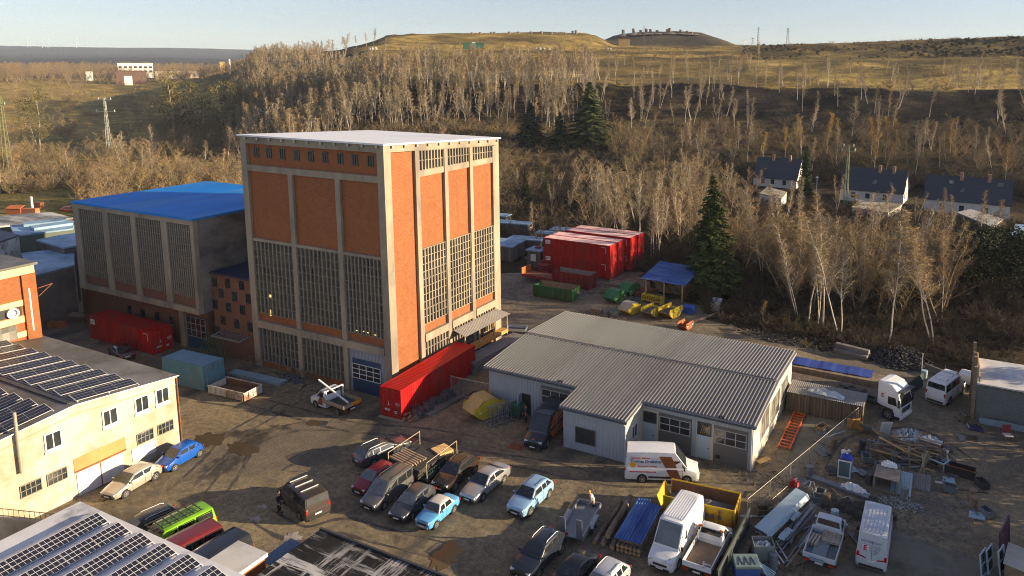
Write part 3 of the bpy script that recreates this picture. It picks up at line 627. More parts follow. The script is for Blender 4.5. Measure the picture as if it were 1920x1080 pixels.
# ---------------------------------------------------------------- cream building with solar roof
M_cream = mat("cream_render", (.36,.285,.185), .9, .22, .5, dirt=(.52,.48,.40), dirt_amt=.8, space='world', bump=.1)
M_rust = mat("rust", (.22,.08,.03), .9, .3, 2, space='world')
M_felt = mat("grey_roof_felt", (.10,.09,.07), .55, .3, .25, dirt=(.21,.205,.20), dirt_amt=.6, space='world')
M_cell = mat("solar_cell", (.018,.019,.03), .22, .3, .8, spec=.6, dirt=(.06,.058,.06), dirt_amt=.25)
M_alu = mat("aluminium", (.66,.65,.64), .45, .1, 2, metal=.1, dirt=(.78,.78,.78), dirt_amt=.5)
CU = -58.2; OC = (-70, 27); cb = thing("cream_building", "cream rendered two storey workshop building with peeling plaster and solar panels above", "building", (OC[0],OC[1],0))
def zc(v): return 7.35-abs(v-28.5)*.106
q = LM(OC); q.front([(10,0),(36.5,0),(36.5,zc(36.5)-.12),(28.5,7.23),(10,zc(10)-.12)], -84, CU); q.build("wall", M_cream, cb)
q = LM(OC); q.add([(-84,9.9,zc(9.9)-.1),(CU+.12,9.9,zc(9.9)-.1),(CU+.12,28.5,7.25),(-84,28.5,7.25),(-84,36.6,zc(36.6)-.1),(CU+.12,36.6,zc(36.6)-.1),(-84,9.9,zc(9.9)),(CU+.12,9.9,zc(9.9)),(CU+.12,28.5,7.35),(-84,28.5,7.35),(-84,36.6,zc(36.6)),(CU+.12,36.6,zc(36.6))],
    [(6,7,8,9),(9,8,11,10),(1,0,3,2),(2,3,4,5),(0,1,7,6),(5,4,10,11),(1,2,8,7),(2,5,11,8)]); q.build("roof", M_felt, cb)
q = LM(OC); q.front([(9.9,zc(9.9)+.02),(28.5,7.37),(36.62,zc(36.62)+.02),(36.62,zc(36.62)-.06),(28.5,7.29),(9.9,zc(9.9)-.06)], CU+.121, CU+.17); q.build("roof_edge", M_frame_w, cb)
q = LM(OC); q.bar((-84,28.5,7.4),(CU-.4,28.5,7.4),.35,.06); q.build("ridge_cap", M_darksteel, cb)
q = LM(OC); q.front([(10,zc(10)-.75),(28.5,6.6),(36.45,zc(36.45)-.75),(36.45,zc(36.45)-.82),(28.5,6.53),(10,zc(10)-.82)], CU+.003, CU+.05); q.build("cornice_line", mat("cream_trim",(.50,.36,.19),.9,.2,1,space='world'), cb)
def cwin(v, z, w, h, white):
    q = LM(OC); q.box(CU-.01,CU+.02,v-w/2,v+w/2,z-h/2,z+h/2); o = q.build("window", M_glass, cb)
    q = LM(OC); d = .1 if white else .05
    for a0,a1,b0,b1 in ((v-w/2-d,v+w/2+d,z+h/2,z+h/2+d),(v-w/2-d,v+w/2+d,z-h/2-d,z-h/2),(v-w/2-d,v-w/2,z-h/2,z+h/2),(v+w/2,v+w/2+d,z-h/2,z+h/2)): q.box(CU+.002,CU+.08,a0,a1,b0,b1)
    if white: q.box(CU+.0,CU+.1,v-w/2-.15,v+w/2+.15,z-h/2-.28,z-h/2-d); q.box(CU+.003,CU+.06,v-.03,v+.03,z-h/2,z+h/2)
    else:
        for i in range(1,4): q.box(CU+.01,CU+.045,v-w/2+w*i/4-.02,v-w/2+w*i/4+.02,z-h/2,z+h/2)
        q.box(CU+.01,CU+.045,v-w/2,v+w/2,z-.02,z+.02)
    q.build("frame", M_frame_w if white else mat("steel_frame_grey",(.25,.23,.17),.7,.2,3), o)
for v in (35.14,33.44,30.96,26.95): cwin(v, 5.25, .95, 1.15, True)
for v in (35.17,33.46,26.94,25.24): cwin(v, 2.38, 1.25, .85, False)
q = LM(OC); q.box(CU-.01,CU+.06,28.2,31.6,0.02,1.9); d = q.build("double_door", M_frame_w, cb); q = LM(OC); q.box(CU+.06,CU+.075,29.86,29.94,.02,1.9); q.build("gap", M_rust, d)
q = LM(OC); q.box(CU-.01,CU+.05,28.1,31.9,1.95,2.08); q.build("lintel", M_rust, cb)
q = LM(OC); q.box(CU-.01,CU+.03,28.1,31.9,2.09,3.1); q.build("patched_render", mat("ochre_render",(.44,.27,.10),.9,.2,.8,space='world'), cb)
q = LM(OC); q.box(CU-.01,CU+.05,32.3,34.2,.7,1.75); q.build("white_panel", M_frame_w, cb)
q = LM(OC); q.tube([(CU+.25,24.7,3.9),(CU+.25,24.7,8.5)],.11,10); q.build("stove_pipe", mat("pipe_metal",(.42,.36,.28),.5,.15,2,metal=.3), cb)
q = LM(OC); q.tube([(CU+.1,36.4,6.3),(CU+.1,36.4,.1)],.06,8); q.build("downpipe", M_rust, cb)
# solar arrays: tent rows, cells towards the sun, bright deflector behind
def solar_row(u_lo, v0, v1, zf, n, label, group, pw=1.02, rise=.26, dw=.72, gap=.02):
    c0 = (u_lo, v0, zf(v0)); t_ = thing("solar_panel_row", label, "solar panels", c0, 0, group); L_ = v1-v0
    g0 = .10
    fr = LM(c0)
    for v in (v0,(v0+v1)/2,v1):
        fr.bar((u_lo,v,zf(v)+.05),(u_lo-pw,v,zf(v)+.05+rise),.05); fr.bar((u_lo+.12,v,zf(v)+.03),(u_lo-pw-dw,v,zf(v)+.03),.06)
    fr.build("frame", M_alu, t_)
    for i in range(n):
        a, b2 = v0+L_*i/n+.015, v0+L_*(i+1)/n-.015; q = LM(c0)
        q.slab([(u_lo,a,zf(a)+g0),(u_lo,b2,zf(b2)+g0),(u_lo-pw,b2,zf(b2)+g0+rise),(u_lo-pw,a,zf(a)+g0+rise)], .035); p = q.build("panel", M_alu, t_)
        q = LM(c0)
        for ii in range(6):
            for jj in range(3):
                x0,x1 = jj/3+(gap if jj else .03),(jj+1)/3-(gap if jj < 2 else .03); y0,y1 = a+(b2-a)*(ii+gap*(2 if ii else 3))/6,a+(b2-a)*(ii+1-gap*(2 if ii < 5 else 3))/6
                q.add([(u_lo-pw*x0,y0,zf(y0)+g0+rise*x0+.004),(u_lo-pw*x0,y1,zf(y1)+g0+rise*x0+.004),(u_lo-pw*x1,y1,zf(y1)+g0+rise*x1+.004),(u_lo-pw*x1,y0,zf(y0)+g0+rise*x1+.004)],[(0,1,2,3)])
        q.build("cells", M_cell, p)
    q = LM(c0); q.slab([(u_lo-pw-.02,v0,zf(v0)+g0+rise-.01),(u_lo-pw-.02,v1,zf(v1)+g0+rise-.01),(u_lo-pw-dw,v1,zf(v1)+.06),(u_lo-pw-dw,v0,zf(v0)+.06)], .01); q.build("wind_deflector", M_alu, t_)
    return t_
for k_ in range(10):
    solar_row(-58.55-k_*2.08, 28.95, 33.5, zc, 3, "row of solar panels on the far slope of the cream building's roof", "solar rows on the far slope of the cream roof", gap=.006)
for k_ in range(10):
    solar_row(-58.75-k_*2.08, 20.2, 27.4, zc, 5, "row of solar panels on the near slope of the cream building's roof", "solar rows on the near slope of the cream roof", gap=.006)
# brick building behind the cream one
OQ = (-90, 30); bb = thing("brick_building", "sunlit orange brick building with round openings, standing behind the cream building", "building", (OQ[0],OQ[1],0))
q = LM(OQ); q.box(-104,-78.4,8,36.3,0,13.75); q.build("wall", M_brick, bb)
q = LM(OQ); q.box(-104.2,-78.1,7.8,36.6,13.76,14.0); q.build("roof", M_felt, bb)
q = LM(OQ)
for z0,z1,d in ((13.0,13.74,.12),(10.05,10.6,.06),(7.0,7.55,.06),(8.4,9.05,.03)): q.box(-78.41,-78.4+d,8,35.2 if z1<13 else 36.35,z0,z1)
q.build("plaster_band", mat("cream_band",(.68,.52,.28),.9,.15,.6,space='world'), bb)
q = LM(OQ); q.box(-78.41,-78.2,35.2,36.35,6.3,12.99); q.build("corner_pier", M_brick, bb)
for v0,v1,z0,z1,n_ in ((31.6,35.0,9.15,10.0,"vent_opening"),(29.5,34.4,6.95,8.35,"window")):
    q = LM(OQ); q.box(-78.41,-78.37 if n_=="vent_opening" else -78.33,v0,v1,z0,z1); w = q.build(n_, M_black if n_=="vent_opening" else M_glass_lit, bb)
    if n_ == "vent_opening":
        for v in (32.1,34.2):
            q = LM(OQ); q.lathe([(.5,-.02),(.5,.25),(.36,.25),(.36,.02)], (-78.36,v,9.55), 'x', 18); q.build("vent_ring", M_frame_w, w)
q = LM(OQ); q.tube([(-78.25,35.7,7.4),(-78.25,35.7,11.6)],.09,8); q.build("drainpipe", M_frame_w, bb)
q = LM(OQ); q.bar((-78.2,36.4,11.4),(-78.0,37.6,11.6),.06); q.bar((-78.2,36.4,10.6),(-78.0,37.6,11.6),.06); q.build("bracket", M_rust, bb)
# flat-roofed sheds between brick building and hall
M_frost = mat("frosty_roof", (.26,.40,.52), .6, .2, .3, dirt=(.12,.2,.28), dirt_amt=.5, space='world')
M_shedwall = mat("shed_wall", (.17,.15,.125), .9, .2, .5, dirt=(.1,.09,.08), space='world')
M_greenwall = mat("grey_green_wall", (.13,.15,.12), .9, .15, .5, space='world')
def shed(label, pxs, z, wall, roof=None, name="flat_roofed_shed", th=.25):
    P_ = [G(x,y,z) for x,y in pxs]; c0 = (sum(p[0] for p in P_)/len(P_), sum(p[1] for p in P_)/len(P_), 0)
    t_ = thing(name, label, "shed", c0); cc = c0
    q = LM(cc); q.prism([(p[0],p[1]) for p in P_][::-1], 0, z-th); q.build("wall", wall, t_)
    k_ = 1.03
    q = LM(cc); q.prism([(cc[0]+(p[0]-cc[0])*k_,cc[1]+(p[1]-cc[1])*k_) for p in P_][::-1], z-th+.004, z); q.build("roof", roof or M_frost, t_); return t_
shed("flat roofed plastered shed with a frosty roof behind the brick building", [(62,517),(138,496),(138,463),(40,475)], 7.0, M_shedwall)
shed("small grey shed whose tilted frosty roof touches the blue roofed hall", [(68,450),(120,463),(142,460),(142,437),(110,441)], 8.0, M_shedwall)
shed("long low building under a blue frosty roof with raised skylight strips", [(30,441),(135,428),(140,413),(20,422)], 8.0, M_greenwall)
shed("low building at the far left edge with patchy white snow on a dark roof", [(0,424),(100,412),(135,408),(95,398),(50,400),(0,405)], 7.6, M_shedwall, mat("patchy_snow_roof",(.55,.52,.45),.7,.3,.4,dirt=(.10,.10,.09),dirt_amt=.6,space='world',stretch=(.3,1,1)))
shed("peeling white shed with a dark red edged roof behind the brick building", [(-40,465),(0,452),(35,440),(0,432),(-60,440)], 9.0, mat("peeling_white",(.45,.47,.44),.9,.15,1.2,dirt=(.12,.12,.1),dirt_amt=.3,space='world'), mat("purple_roof",(.10,.09,.13),.6,.2,.4,space='world'))
sk = MB(); 
for a, b2 in (((60,431),(132,421)),((45,424),(125,416))):
    A, B = G(a[0],a[1],8.0), G(b2[0],b2[1],8.0); sk.bar((A[0],A[1],8.25),(B[0],B[1],8.25),2.4,.4)
sk.build("skylight_strip", M_frost, bpy.data.objects["flat_roofed_shed.002"]).location = [-c for c in bpy.data.objects["flat_roofed_shed.002"].location]
# bottom-left garage with solar roof, white-roofed annex, black flat roof
M_snowroof = mat("frosted_white_roof", (.68,.68,.68), .7, .1, .6, dirt=(.36,.36,.38), dirt_amt=.3, space='world')
OG = (-40, 18); gr = thing("solar_garage", "low garage building in the bottom left corner with a frosted roof and solar rows", "garage", (OG[0],OG[1],0))
GP = [G(147,945,3.5), G(510,1082,3.5)]; gu0, gv = -51.1, 24.75
q = LM(OG); q.box(gu0,-30,4,gv,0,3.3); q.build("wall", M_cream, gr)
q = LM(OG); q.box(gu0-.2,-29.9,3.9,gv+.15,3.301,3.5); q.build("roof", M_snowroof, gr)
zg = lambda v: 3.5
for k_ in range(7): solar_row(-47.15+k_*2.27, 12.4, 24.35, zg, 7, "row of solar panels on the garage roof in the bottom left corner", "solar rows on the bottom left garage roof", 1.15, .30, .85)
def PTS(z, *p): return [G(x,y,z) for x,y in p]
A = G(447,1013,3.2); OA = (A[0]+1.4, A[1]-1.2, 0)
an = thing("brick_annex", "small brick annex with a frosted white roof between the solar garage and black roof", "annex", OA)
q = LM(OA); q.box(A[0]+.1,A[0]+2.5,A[1]-3.4,A[1]-.1,0,2.95); q.build("wall", M_brick, an)
q = LM(OA); q.box(A[0],A[0]+2.65,A[1]-3.5,A[1],2.951,3.2); q.build("roof", mat("white_frost_roof",(.60,.58,.53),.7,.06,.5,dirt=(.45,.43,.4),space='world'), an)
B = G(602,990,3.0); OK_ = (B[0]+6, B[1]-4, 0)
M_blackroof = mat("black_felt", (.022,.021,.020), .7, .3, .3, space='world')
mt_, t, b = nt("black_felt_snow"); v = coords(t, 'world')
c = ramp(t, noise(t, v, .5, 6, .65), [(.3,(.010,.010,.010)),(.7,(.022,.021,.020))])
s1 = noise(t, v, .9, 6, .75, (.10,1.2,1)); s2 = noise(t, v, .9, 6, .75, (1.3,.12,1)); s3 = noise(t, v, .16, 4, .6)
fx = N(t, "ShaderNodeMath", operation='MAXIMUM'); t.links.new(step(t, s1, .53, .58), fx.inputs[0]); t.links.new(step(t, s2, .54, .59), fx.inputs[1])
fm = N(t, "ShaderNodeMath", operation='MULTIPLY'); t.links.new(fx.outputs[0], fm.inputs[0]); t.links.new(step(t, s3, .38, .62), fm.inputs[1])
c = mixc(t, fm.outputs[0], c, (.55,.53,.50)); t.links.new(c, b.inputs[0]); b.inputs["Roughness"].default_value = .8; b.inputs['Specular IOR Level'].default_value = .2
bk = thing("black_roofed_shed", "low shed with a black felt flat roof streaked by melting snow, bottom edge", "shed", OK_)
q = LM(OK_); q.box(B[0]+.15,B[0]+16,B[1]-14,B[1]-.15,0,2.8); q.build("wall", M_shedwall, bk)
q = LM(OK_); q.box(B[0],B[0]+16.2,B[1]-14.2,B[1],2.801,2.95); q.build("roof", mt_, bk)
q = LM(OK_); q.box(B[0]-.02,B[0]+16.2,B[1]-.12,B[1]+.03,2.951,3.06); q.build("roof_edge", M_darksteel, bk)
C_ = G(520,1050,2.2); q = MB(); q.ribs((0,0,0),(2.0,0,-.1),(2.0,2.4,-.1),(0,2.4,0),12,.05)
o = q.build("corrugated_sheet", mat("slate_blue_sheet",(.13,.19,.28),.5,.1,1)); o.location = (C_[0]-.9,C_[1]-.6,2.25); tag(o, "slate blue corrugated sheet bridging the brick annex and the black roof", "roof sheet")
# block building, lower right
M_block = brick_mat("grey_blocks", (.21,.225,.22), (.17,.185,.185), (.13,.13,.125))
BBX = (4.15, 72.5); OBK = (8, 75, 0)
kb_ = thing("block_building", "unfinished grey block building with a white sheet roof at the right edge", "building", OBK)
q = LM(OBK); q.box(4.15,9.6,72.4,72.7,0,3.6); q.box(4.15,4.45,72.7,78.4,0,3.6); q.box(9.3,9.6,72.7,78.4,0,3.6); q.build("block_wall", M_block, kb_)
q = LM(OBK); q.box(12.5,14,72.4,72.7,0,3.6); q.build("block_wall", M_block, kb_)
q = LM(OBK); q.box(4.5,14,78.2,78.4,0,3.5); q.build("rear_wall", M_black, kb_)
q = LM(OBK); q.slab([(4.0,72.0,3.95),(15,72.0,3.95),(15,78.6,4.0),(4.0,78.6,4.0)],.14); q.build("roof", mat("white_sheeting",(.62,.6,.56),.6,.12,.5,dirt=(.35,.36,.38),dirt_amt=.55,space='world'), kb_)
for k_ in range(12):
    q = LM(OBK); x = 4.3+k_*.85; q.box(x,x+.12,71.85,75,3.62,3.8); q.build("rafter", mat("old_timber",(.20,.15,.10),.9,.25,2,space='world'), kb_)
M_timber = mat("timber_weathered",(.26,.19,.12),.9,.3,2,dirt=(.15,.12,.09))
M_plank = mat("timber_new",(.50,.33,.15),.8,.25,1.5)
for i, (x, y) in enumerate(((3.82,72.3),(3.84,74.3),(3.84,76.2),(3.85,78.4))):
    q = MB(); q.box(-.14,.14,-.14,.14,0,5.4+.25*(i%2)); o = q.build("timber_post", M_timber); o.location = (x,y,0)
    tag(o, ("nearest","second","third","farthest")[i]+" timber post rising beside the block building's roof", "post", "posts along the block building")
q = MB(); q.box(-.05,.05,0,6.4,0,.55); o = q.build("parapet_plank", M_plank); o.location = (4.17,72.1,4.05); tag(o, "sunlit plank edging the white sheet roof of the block building", "plank")
# ---------------------------------------------------------------- vehicles
M_car_glass = mat("car_glass", (.018,.021,.024), .1, .3, 1.2, spec=.8, dirt=(.10,.11,.12), dirt_amt=.3)
M_frost_glass = mat("frosted_glass", (.16,.18,.19), .5, .2, 1.5, dirt=(.08,.09,.1), dirt_amt=.5)
M_tyre = mat("rubber", (.018,.018,.018), .8, .2, 6)
M_rim = mat("alloy_rim", (.42,.42,.43), .35, .15, 6, metal=.7)
M_red = mat("red_lamp_lens", (.42,.02,.015), .25, .1, 8)
M_clear = mat("clear_lamp_lens", (.62,.64,.66), .15, .1, 8, spec=.8)
M_plate = mat("number_plate", (.72,.72,.68), .5, .06, 8)
M_seam = mat("panel_gap", (.02,.02,.02), .7, .1, 8)
WHEELS = {}
def wheel(parent, x, y, r, w=.2):
    key = (round(r,2), w)
    if key not in WHEELS:
        t_ = MB().lathe([(r*.66,-w/2),(r*.93,-w/2),(r,-w/2+.03),(r,w/2-.03),(r*.93,w/2),(r*.66,w/2)], (0,0,0), 'y', 24).mesh("wheel", M_tyre, 40)
        q = MB(); q.lathe([(r*.62,-.02),(r*.67,.0),(r*.67,.012),(r*.60,.014),(r*.56,-.01)], (0,0,0), 'y', 24)
        for k in range(5):
            a = k*math.tau/5; q.bar((.05*math.cos(a),.012,.05*math.sin(a)),(r*.62*math.cos(a),.012,r*.62*math.sin(a)),r*.2,.022,up=(0,1,0))
        q.lathe([(r*.17,-.02),(r*.17,.026),(r*.1,.03)], (0,0,0), 'y', 12)
        WHEELS[key] = (t_, q.mesh("rim", M_rim, 40))
    t_, rm = WHEELS[key]
    o = bpy.data.objects.new("wheel", t_); COL.objects.link(o); o.parent = parent; o.location = (x, y, r)
    d = bpy.data.objects.new("rim", rm); COL.objects.link(d); d.parent = o; d.location = (0, (w/2-.01) if y > 0 else -(w/2-.01), 0)
    if y < 0: d.rotation_euler = (0,0,math.pi)
    return o
def lerp(a, b, t): return a+(b-a)*t
def interp(x, pts):
    if x <= pts[0][0]: return pts[0][1]
    for (x0,y0),(x1,y1) in zip(pts[:-1],pts[1:]):
        if x <= x1: return lerp(y0, y1, (x-x0)/max(1e-6, x1-x0))
    return pts[-1][1]
BODY = dict(
 hatch = dict(L=4.1,W=1.73,H=1.43,r=.31,wx=(.84,3.36),top=[(0,.56),(.1,.68),(.5,.79),(1.05,.93),(2.5,.95),(3.9,.98),(4.1,.72)],cab=(1.0,1.85,3.35,3.95),wt=.60),
 city  = dict(L=3.45,W=1.63,H=1.46,r=.28,wx=(.66,3.0),top=[(0,.6),(.08,.72),(.4,.84),(.8,.97),(2.2,.99),(3.3,1.0),(3.45,.72)],cab=(.72,1.5,2.9,3.35),wt=.56),
 sedan = dict(L=4.68,W=1.75,H=1.46,r=.32,wx=(.9,3.6),top=[(0,.55),(.1,.68),(.6,.80),(1.3,.93),(2.7,.95),(3.9,1.0),(4.55,.98),(4.68,.72)],cab=(1.22,2.1,3.25,4.05),wt=.60),
 estate= dict(L=4.75,W=1.80,H=1.47,r=.33,wx=(.88,3.72),top=[(0,.56),(.1,.69),(.6,.81),(1.35,.94),(2.7,.97),(4.5,1.0),(4.75,.74)],cab=(1.25,2.15,4.1,4.62),wt=.62),
 suv   = dict(L=4.35,W=1.83,H=1.60,r=.35,wx=(.84,3.46),top=[(0,.66),(.1,.82),(.5,.94),(1.15,1.06),(2.4,1.07),(4.1,1.1),(4.35,.8)],cab=(1.08,1.9,3.6,4.22),wt=.64),
 mpv   = dict(L=4.35,W=1.78,H=1.80,r=.32,wx=(.86,3.58),top=[(0,.6),(.1,.78),(.5,.92),(.95,1.06),(2.4,1.08),(4.2,1.1),(4.35,.85)],cab=(.82,1.65,4.1,4.28),wt=.72),
 trabi = dict(L=3.55,W=1.50,H=1.44,r=.28,wx=(.72,2.74),top=[(0,.62),(.06,.78),(.9,.90),(1.7,.91),(2.75,.92),(3.45,.86),(3.55,.66)],cab=(1.02,1.4,2.45,2.85),wt=.55),
 van   = dict(L=4.95,W=1.95,H=1.96,r=.33,wx=(.92,3.9),top=[(0,.7),(.1,.88),(.5,1.02),(.95,1.16),(2.5,1.18),(4.85,1.2),(4.95,.9)],cab=(.82,1.6,4.75,4.93),wt=.84),
 tall  = dict(L=5.95,W=1.99,H=2.62,r=.35,wx=(1.0,4.55),top=[(0,.75),(.1,.95),(.6,1.12),(1.05,1.28),(2.5,1.3),(5.85,1.32),(5.95,.95)],cab=(.92,1.95,5.75,5.93),wt=.86),
 low   = dict(L=4.3,W=1.75,H=1.32,r=.32,wx=(.85,3.4),top=[(0,.5),(.1,.62),(.6,.74),(1.3,.86),(2.7,.88),(4.1,.92),(4.3,.7)],cab=(1.2,2.1,3.1,3.95),wt=.56),
 cabin = dict(L=2.35,W=1.92,H=1.95,r=.33,wx=(.92,9),top=[(0,.7),(.1,.88),(.5,1.02),(.95,1.16),(2.35,1.18)],cab=(.82,1.55,2.15,2.33),wt=.78),
)
def vehicle(name, label, cat, loc, deg, kind_, pm, glass=None, panel=False, rails=None, group=None, roof_mat=None, strip=None, sc=None, side_glass=2, plate=True, roofribs=0, hl=True):
    B = BODY[kind_]; L, W, H, r, wx, top, (xa,xb,xc,xd), wt = (B[k] for k in ("L","W","H","r","wx","top","cab","wt"))
    t_ = thing(name, label, cat, loc, math.radians(deg), group)
    if sc: t_.scale = sc
    glass = glass or M_car_glass; X = lambda x: L/2-x; hw = W/2; z0 = .20
    T = lambda x: interp(x, top)
    def pw(x):
        s = abs(x-L/2)/(L/2); return hw*(1-.13*s**5) if kind_ not in ("tall","van","cabin") else hw*(1-.10*(max(0,(L/2-x)/(L/2)))**5)
    xs = sorted(set([0,.06,.14,.3]+[p[0] for p in top]+[wx[0]-.4,wx[0],wx[0]+.4,min(wx[1],L-.5)-.4,min(wx[1],L-.5),L-.25,L-.06,L])); xs = [x for x in xs if 0 <= x <= L]
    vs, fs = [], []
    for x in xs:
        w, tz = pw(x), T(x); k = 1 if .1 < x < L-.1 else (.93 if x in (0, L) else .975); w *= k
        zb = z0+(.12 if x in (0, L) else 0)
        ring = [(w*.80,zb),(w*.96,zb+.08),(w,lerp(zb,tz,.42)),(w*.99,lerp(zb,tz,.80)),(w*.95,tz-.035),(w*.86,tz),(w*.4,tz+.025),(0,tz+.03)]
        ring += [(-a,c) for a,c in ring[-2::-1]]
        vs += [(X(x),a,c) for a,c in ring]
    n = 15
    for i in range(len(xs)-1):
        for k in range(n-1): fs.append((i*n+k,(i+1)*n+k,(i+1)*n+k+1,i*n+k+1))
        fs.append((i*n+n-1,(i+1)*n+n-1,(i+1)*n,i*n))
    fs += [tuple(range(n)), tuple((len(xs)-1)*n+k for k in range(n))[::-1]]
    q = MB(); q.add(vs, fs)
    # greenhouse
    wbF = lambda x: pw(x)*.93; zB = lambda x: T(x)-.02
    wtp = wt*hw if wt > 1.2 else wt; wtp = wt if kind_ in () else wt
    gx = [xa, lerp(xa,xb,.5), xb, lerp(xb,xc,.33), lerp(xb,xc,.66), xc, lerp(xc,xd,.5), xd]
    def rz(x):
        if x <= xb: return lerp(zB(xa)+.02, H-.05, (x-xa)/(xb-xa))
        if x >= xc: return lerp(H-.03-.04, zB(xd)+.02, (x-xc)/(xd-xc))
        s = (x-xb)/(xc-xb); return H-.05+.05*math.sin(math.pi*min(1,s*.9+.1))-.02*s
    vs, fs = [], []
    def topw(x, z):
        f_ = (z-zB(x))/(H-zB(x)); return lerp(wbF(x), wtp, min(1,max(0,f_)))
    for x in gx:
        z = rz(x); b_ = wbF(x); tw = topw(x, z)
        ring = [(b_,zB(x)-.03),(lerp(b_,tw,.75),lerp(zB(x),z,.75)),(tw,z-.04*min(1,(z-zB(x))/.2)),(tw-.06,z),(tw*.5,z+.02),(0,z+.025)]
        ring += [(-a,c) for a,c in ring[-2::-1]]; vs += [(X(x),a,c) for a,c in ring]
    n = 11
    for i in range(len(gx)-1):
        for k in range(n-1): fs.append((i*n+k,(i+1)*n+k,(i+1)*n+k+1,i*n+k+1))
    fs += [tuple(range(n)), tuple((len(gx)-1)*n+k for k in range(n))[::-1]]
    if roof_mat is None: q.add(vs, fs)
    q.build("body", pm, t_, 38)
    if roof_mat is not None: q = MB(); q.add(vs, fs); q.build("roof", roof_mat, t_, 38)
    # glass
    def pane(nm, pts, m_, off=.012):
        q = MB(); q.slab(pts, .012)
        nn = (Vector(pts[1])-Vector(pts[0])).cross(Vector(pts[2])-Vector(pts[0])).normalized()*off
        q.v = [tuple(Vector(p)+nn) for p in q.v]; return q.build(nm, m_, t_)
    zwa, zwb = zB(xa), rz(xb)
    f0, f1 = (.08,.93)
    xl, xh = lerp(xa,xb,f0), lerp(xa,xb,f1); zl, zh = lerp(zwa+.02,zwb,f0)+.012, lerp(zwa+.02,zwb,f1)+.02
    yl, yh = topw(xl,zl)*.93, topw(xh,zh)*.90
    pane("windscreen", [(X(xl),-yl,zl),(X(xl),yl,zl),(X(xh),yh,zh),(X(xh),-yh,zh)], glass, .02)
    zc_, zd_ = rz(xc), zB(xd)+.02
    if not panel or panel == 'rear' :
        f0, f1 = (.08,.78) if kind_ not in ("van","tall","mpv","cabin") else (.08,.55 if kind_ != "cabin" else .6)
        x0, x1 = lerp(xc,xd,f0)+.0, lerp(xc,xd,f1); za, zb_ = lerp(zc_,zd_,f0)+.015, lerp(zc_,zd_,f1)+.015
        ya, yb = topw(x0,za)*.88, topw(x1,zb_)*.90
        pane("rear_window", [(X(x0),-ya,za),(X(x0),ya,za),(X(x1),yb,zb_),(X(x1),-yb,zb_)], glass, .022)
    for s in (1,-1):
        zt = H-.15 if kind_ not in ("tall",) else min(H-.15, zB(xb)+.68)
        if kind_ == "tall": zt = zB(xb)+.62
        def sp(x, z): return (X(x), s*(topw(x,z)+.004), z)
        frac = (zt-zB(xa))/(rz(xb)-zB(xa)); xfront_top = lerp(xa,xb,frac)+.10
        zb0 = zB(xb)+.05
        fr2 = (zt-zB(xd))/(rz(xc)-zB(xd)); xr_top = lerp(xd,xc,min(1,fr2))-.10
        if panel: end_b = end_t = xb+(.55 if kind_ != "cabin" else .45); end_b = min(end_b, xd-.12); end_t = min(end_t, xr_top); segs = [(xa+.25,xfront_top,end_b,end_t)]
        else:
            mid = lerp(xb,xc,.42) if kind_ not in ("van","mpv") else xb+.75
            segs = [(xa+.25,xfront_top,mid-.04,mid-.04)]
            rb, rt = xd-.22, xr_top
            if kind_ in ("van",): m2 = lerp(mid,rt,.5); segs += [(mid+.04,mid+.04,m2-.05,m2-.05),(m2+.05,m2+.05,rb,rt)]
            elif kind_ in ("estate","suv","mpv"): m2 = lerp(mid,min(rb,rt),.62); segs += [(mid+.04,mid+.04,m2-.03,m2-.06),(m2+.04,m2+.02,rb-.12,rt)]
            else: segs += [(mid+.04,mid+.04,rb-.05,rt)]
        for a,b2,c,d in segs:
            P4 = [sp(a,zb0),sp(c,zb0),sp(d,zt),sp(b2,zt)]
            if s > 0: P4 = P4[::-1]
            pane("side_window", P4, M_car_glass, .016)
    # wheels and arches
    for x in wx:
        if x > L: continue
        for s in (1,-1):
            w = pw(x); q = MB(); q.lathe([(r+.065,-.02),(r+.065,.006)], (X(x),s*(w*.995) if s > 0 else -w*.995,r+.01), 'y', 24)
            q.build("wheel_arch", M_black, t_); wheel(t_, X(x), s*(w-.085), r)
    # lamps, plates, grille, mirrors, bumper, seams
    for s in (1,-1):
        if hl:
            q = MB(); z = T(.12)-.10; q.obox((X(.10),s*pw(.1)*.74,z),(.20,pw(.1)*.36,.15),rz=-s*.30,ry=.35); q.build("headlight", M_clear, t_, bevel=.02)
        if kind_ != "cabin":
            q = MB(); hh = .34 if kind_ in ("van","tall","mpv") else .16; q.obox((X(L-.045),s*pw(L)*.86,T(L-.3)-.22),(.09,.16 if hh>.2 else .30,hh),rz=s*.2); q.build("tail_light", M_red, t_, bevel=.01)
        q = MB(); q.obox((X(xa+.28),s*(pw(xa+.3)+.09),zB(xa)+.10),(.11,.18,.13 if kind_!="tall" else .26)); q.build("wing_mirror", pm if kind_ not in ("tall","van") else M_black, t_, bevel=.02)
    q = MB(); q.obox((X(.02),0,lerp(z0,T(.05),.62)),(.07,W*.50,.15)); q.build("grille", M_black, t_, bevel=.01)
    q = MB(); q.obox((X(.0)+.005,0,.34),(.10,W*.70,.13)); q.build("front_bumper", M_black if kind_ != "trabi" else M_rim, t_, bevel=.02)
    if plate:
        q = MB(); q.obox((X(.0)+.065,0,.42),(.02,.50,.11)); q.build("number_plate", M_plate, t_)
        if kind_ != "cabin":
            q = MB(); q.obox((X(L)-.01,0,.62 if kind_!="tall" else .75),(.03,.50,.11)); q.build("number_plate", M_plate, t_)
    if kind_ != "cabin":
        q = MB(); q.obox((X(L)+.005,0,.36),(.1,W*.78,.16)); q.build("rear_bumper", M_black if kind_ != "trabi" else M_rim, t_, bevel=.02)
    q = MB()
    doors = [xb+.62] if (panel or kind_ in ("city","cabin")) else [lerp(xb,xc,.42) if kind_ not in ("van","mpv") else xb+.75]
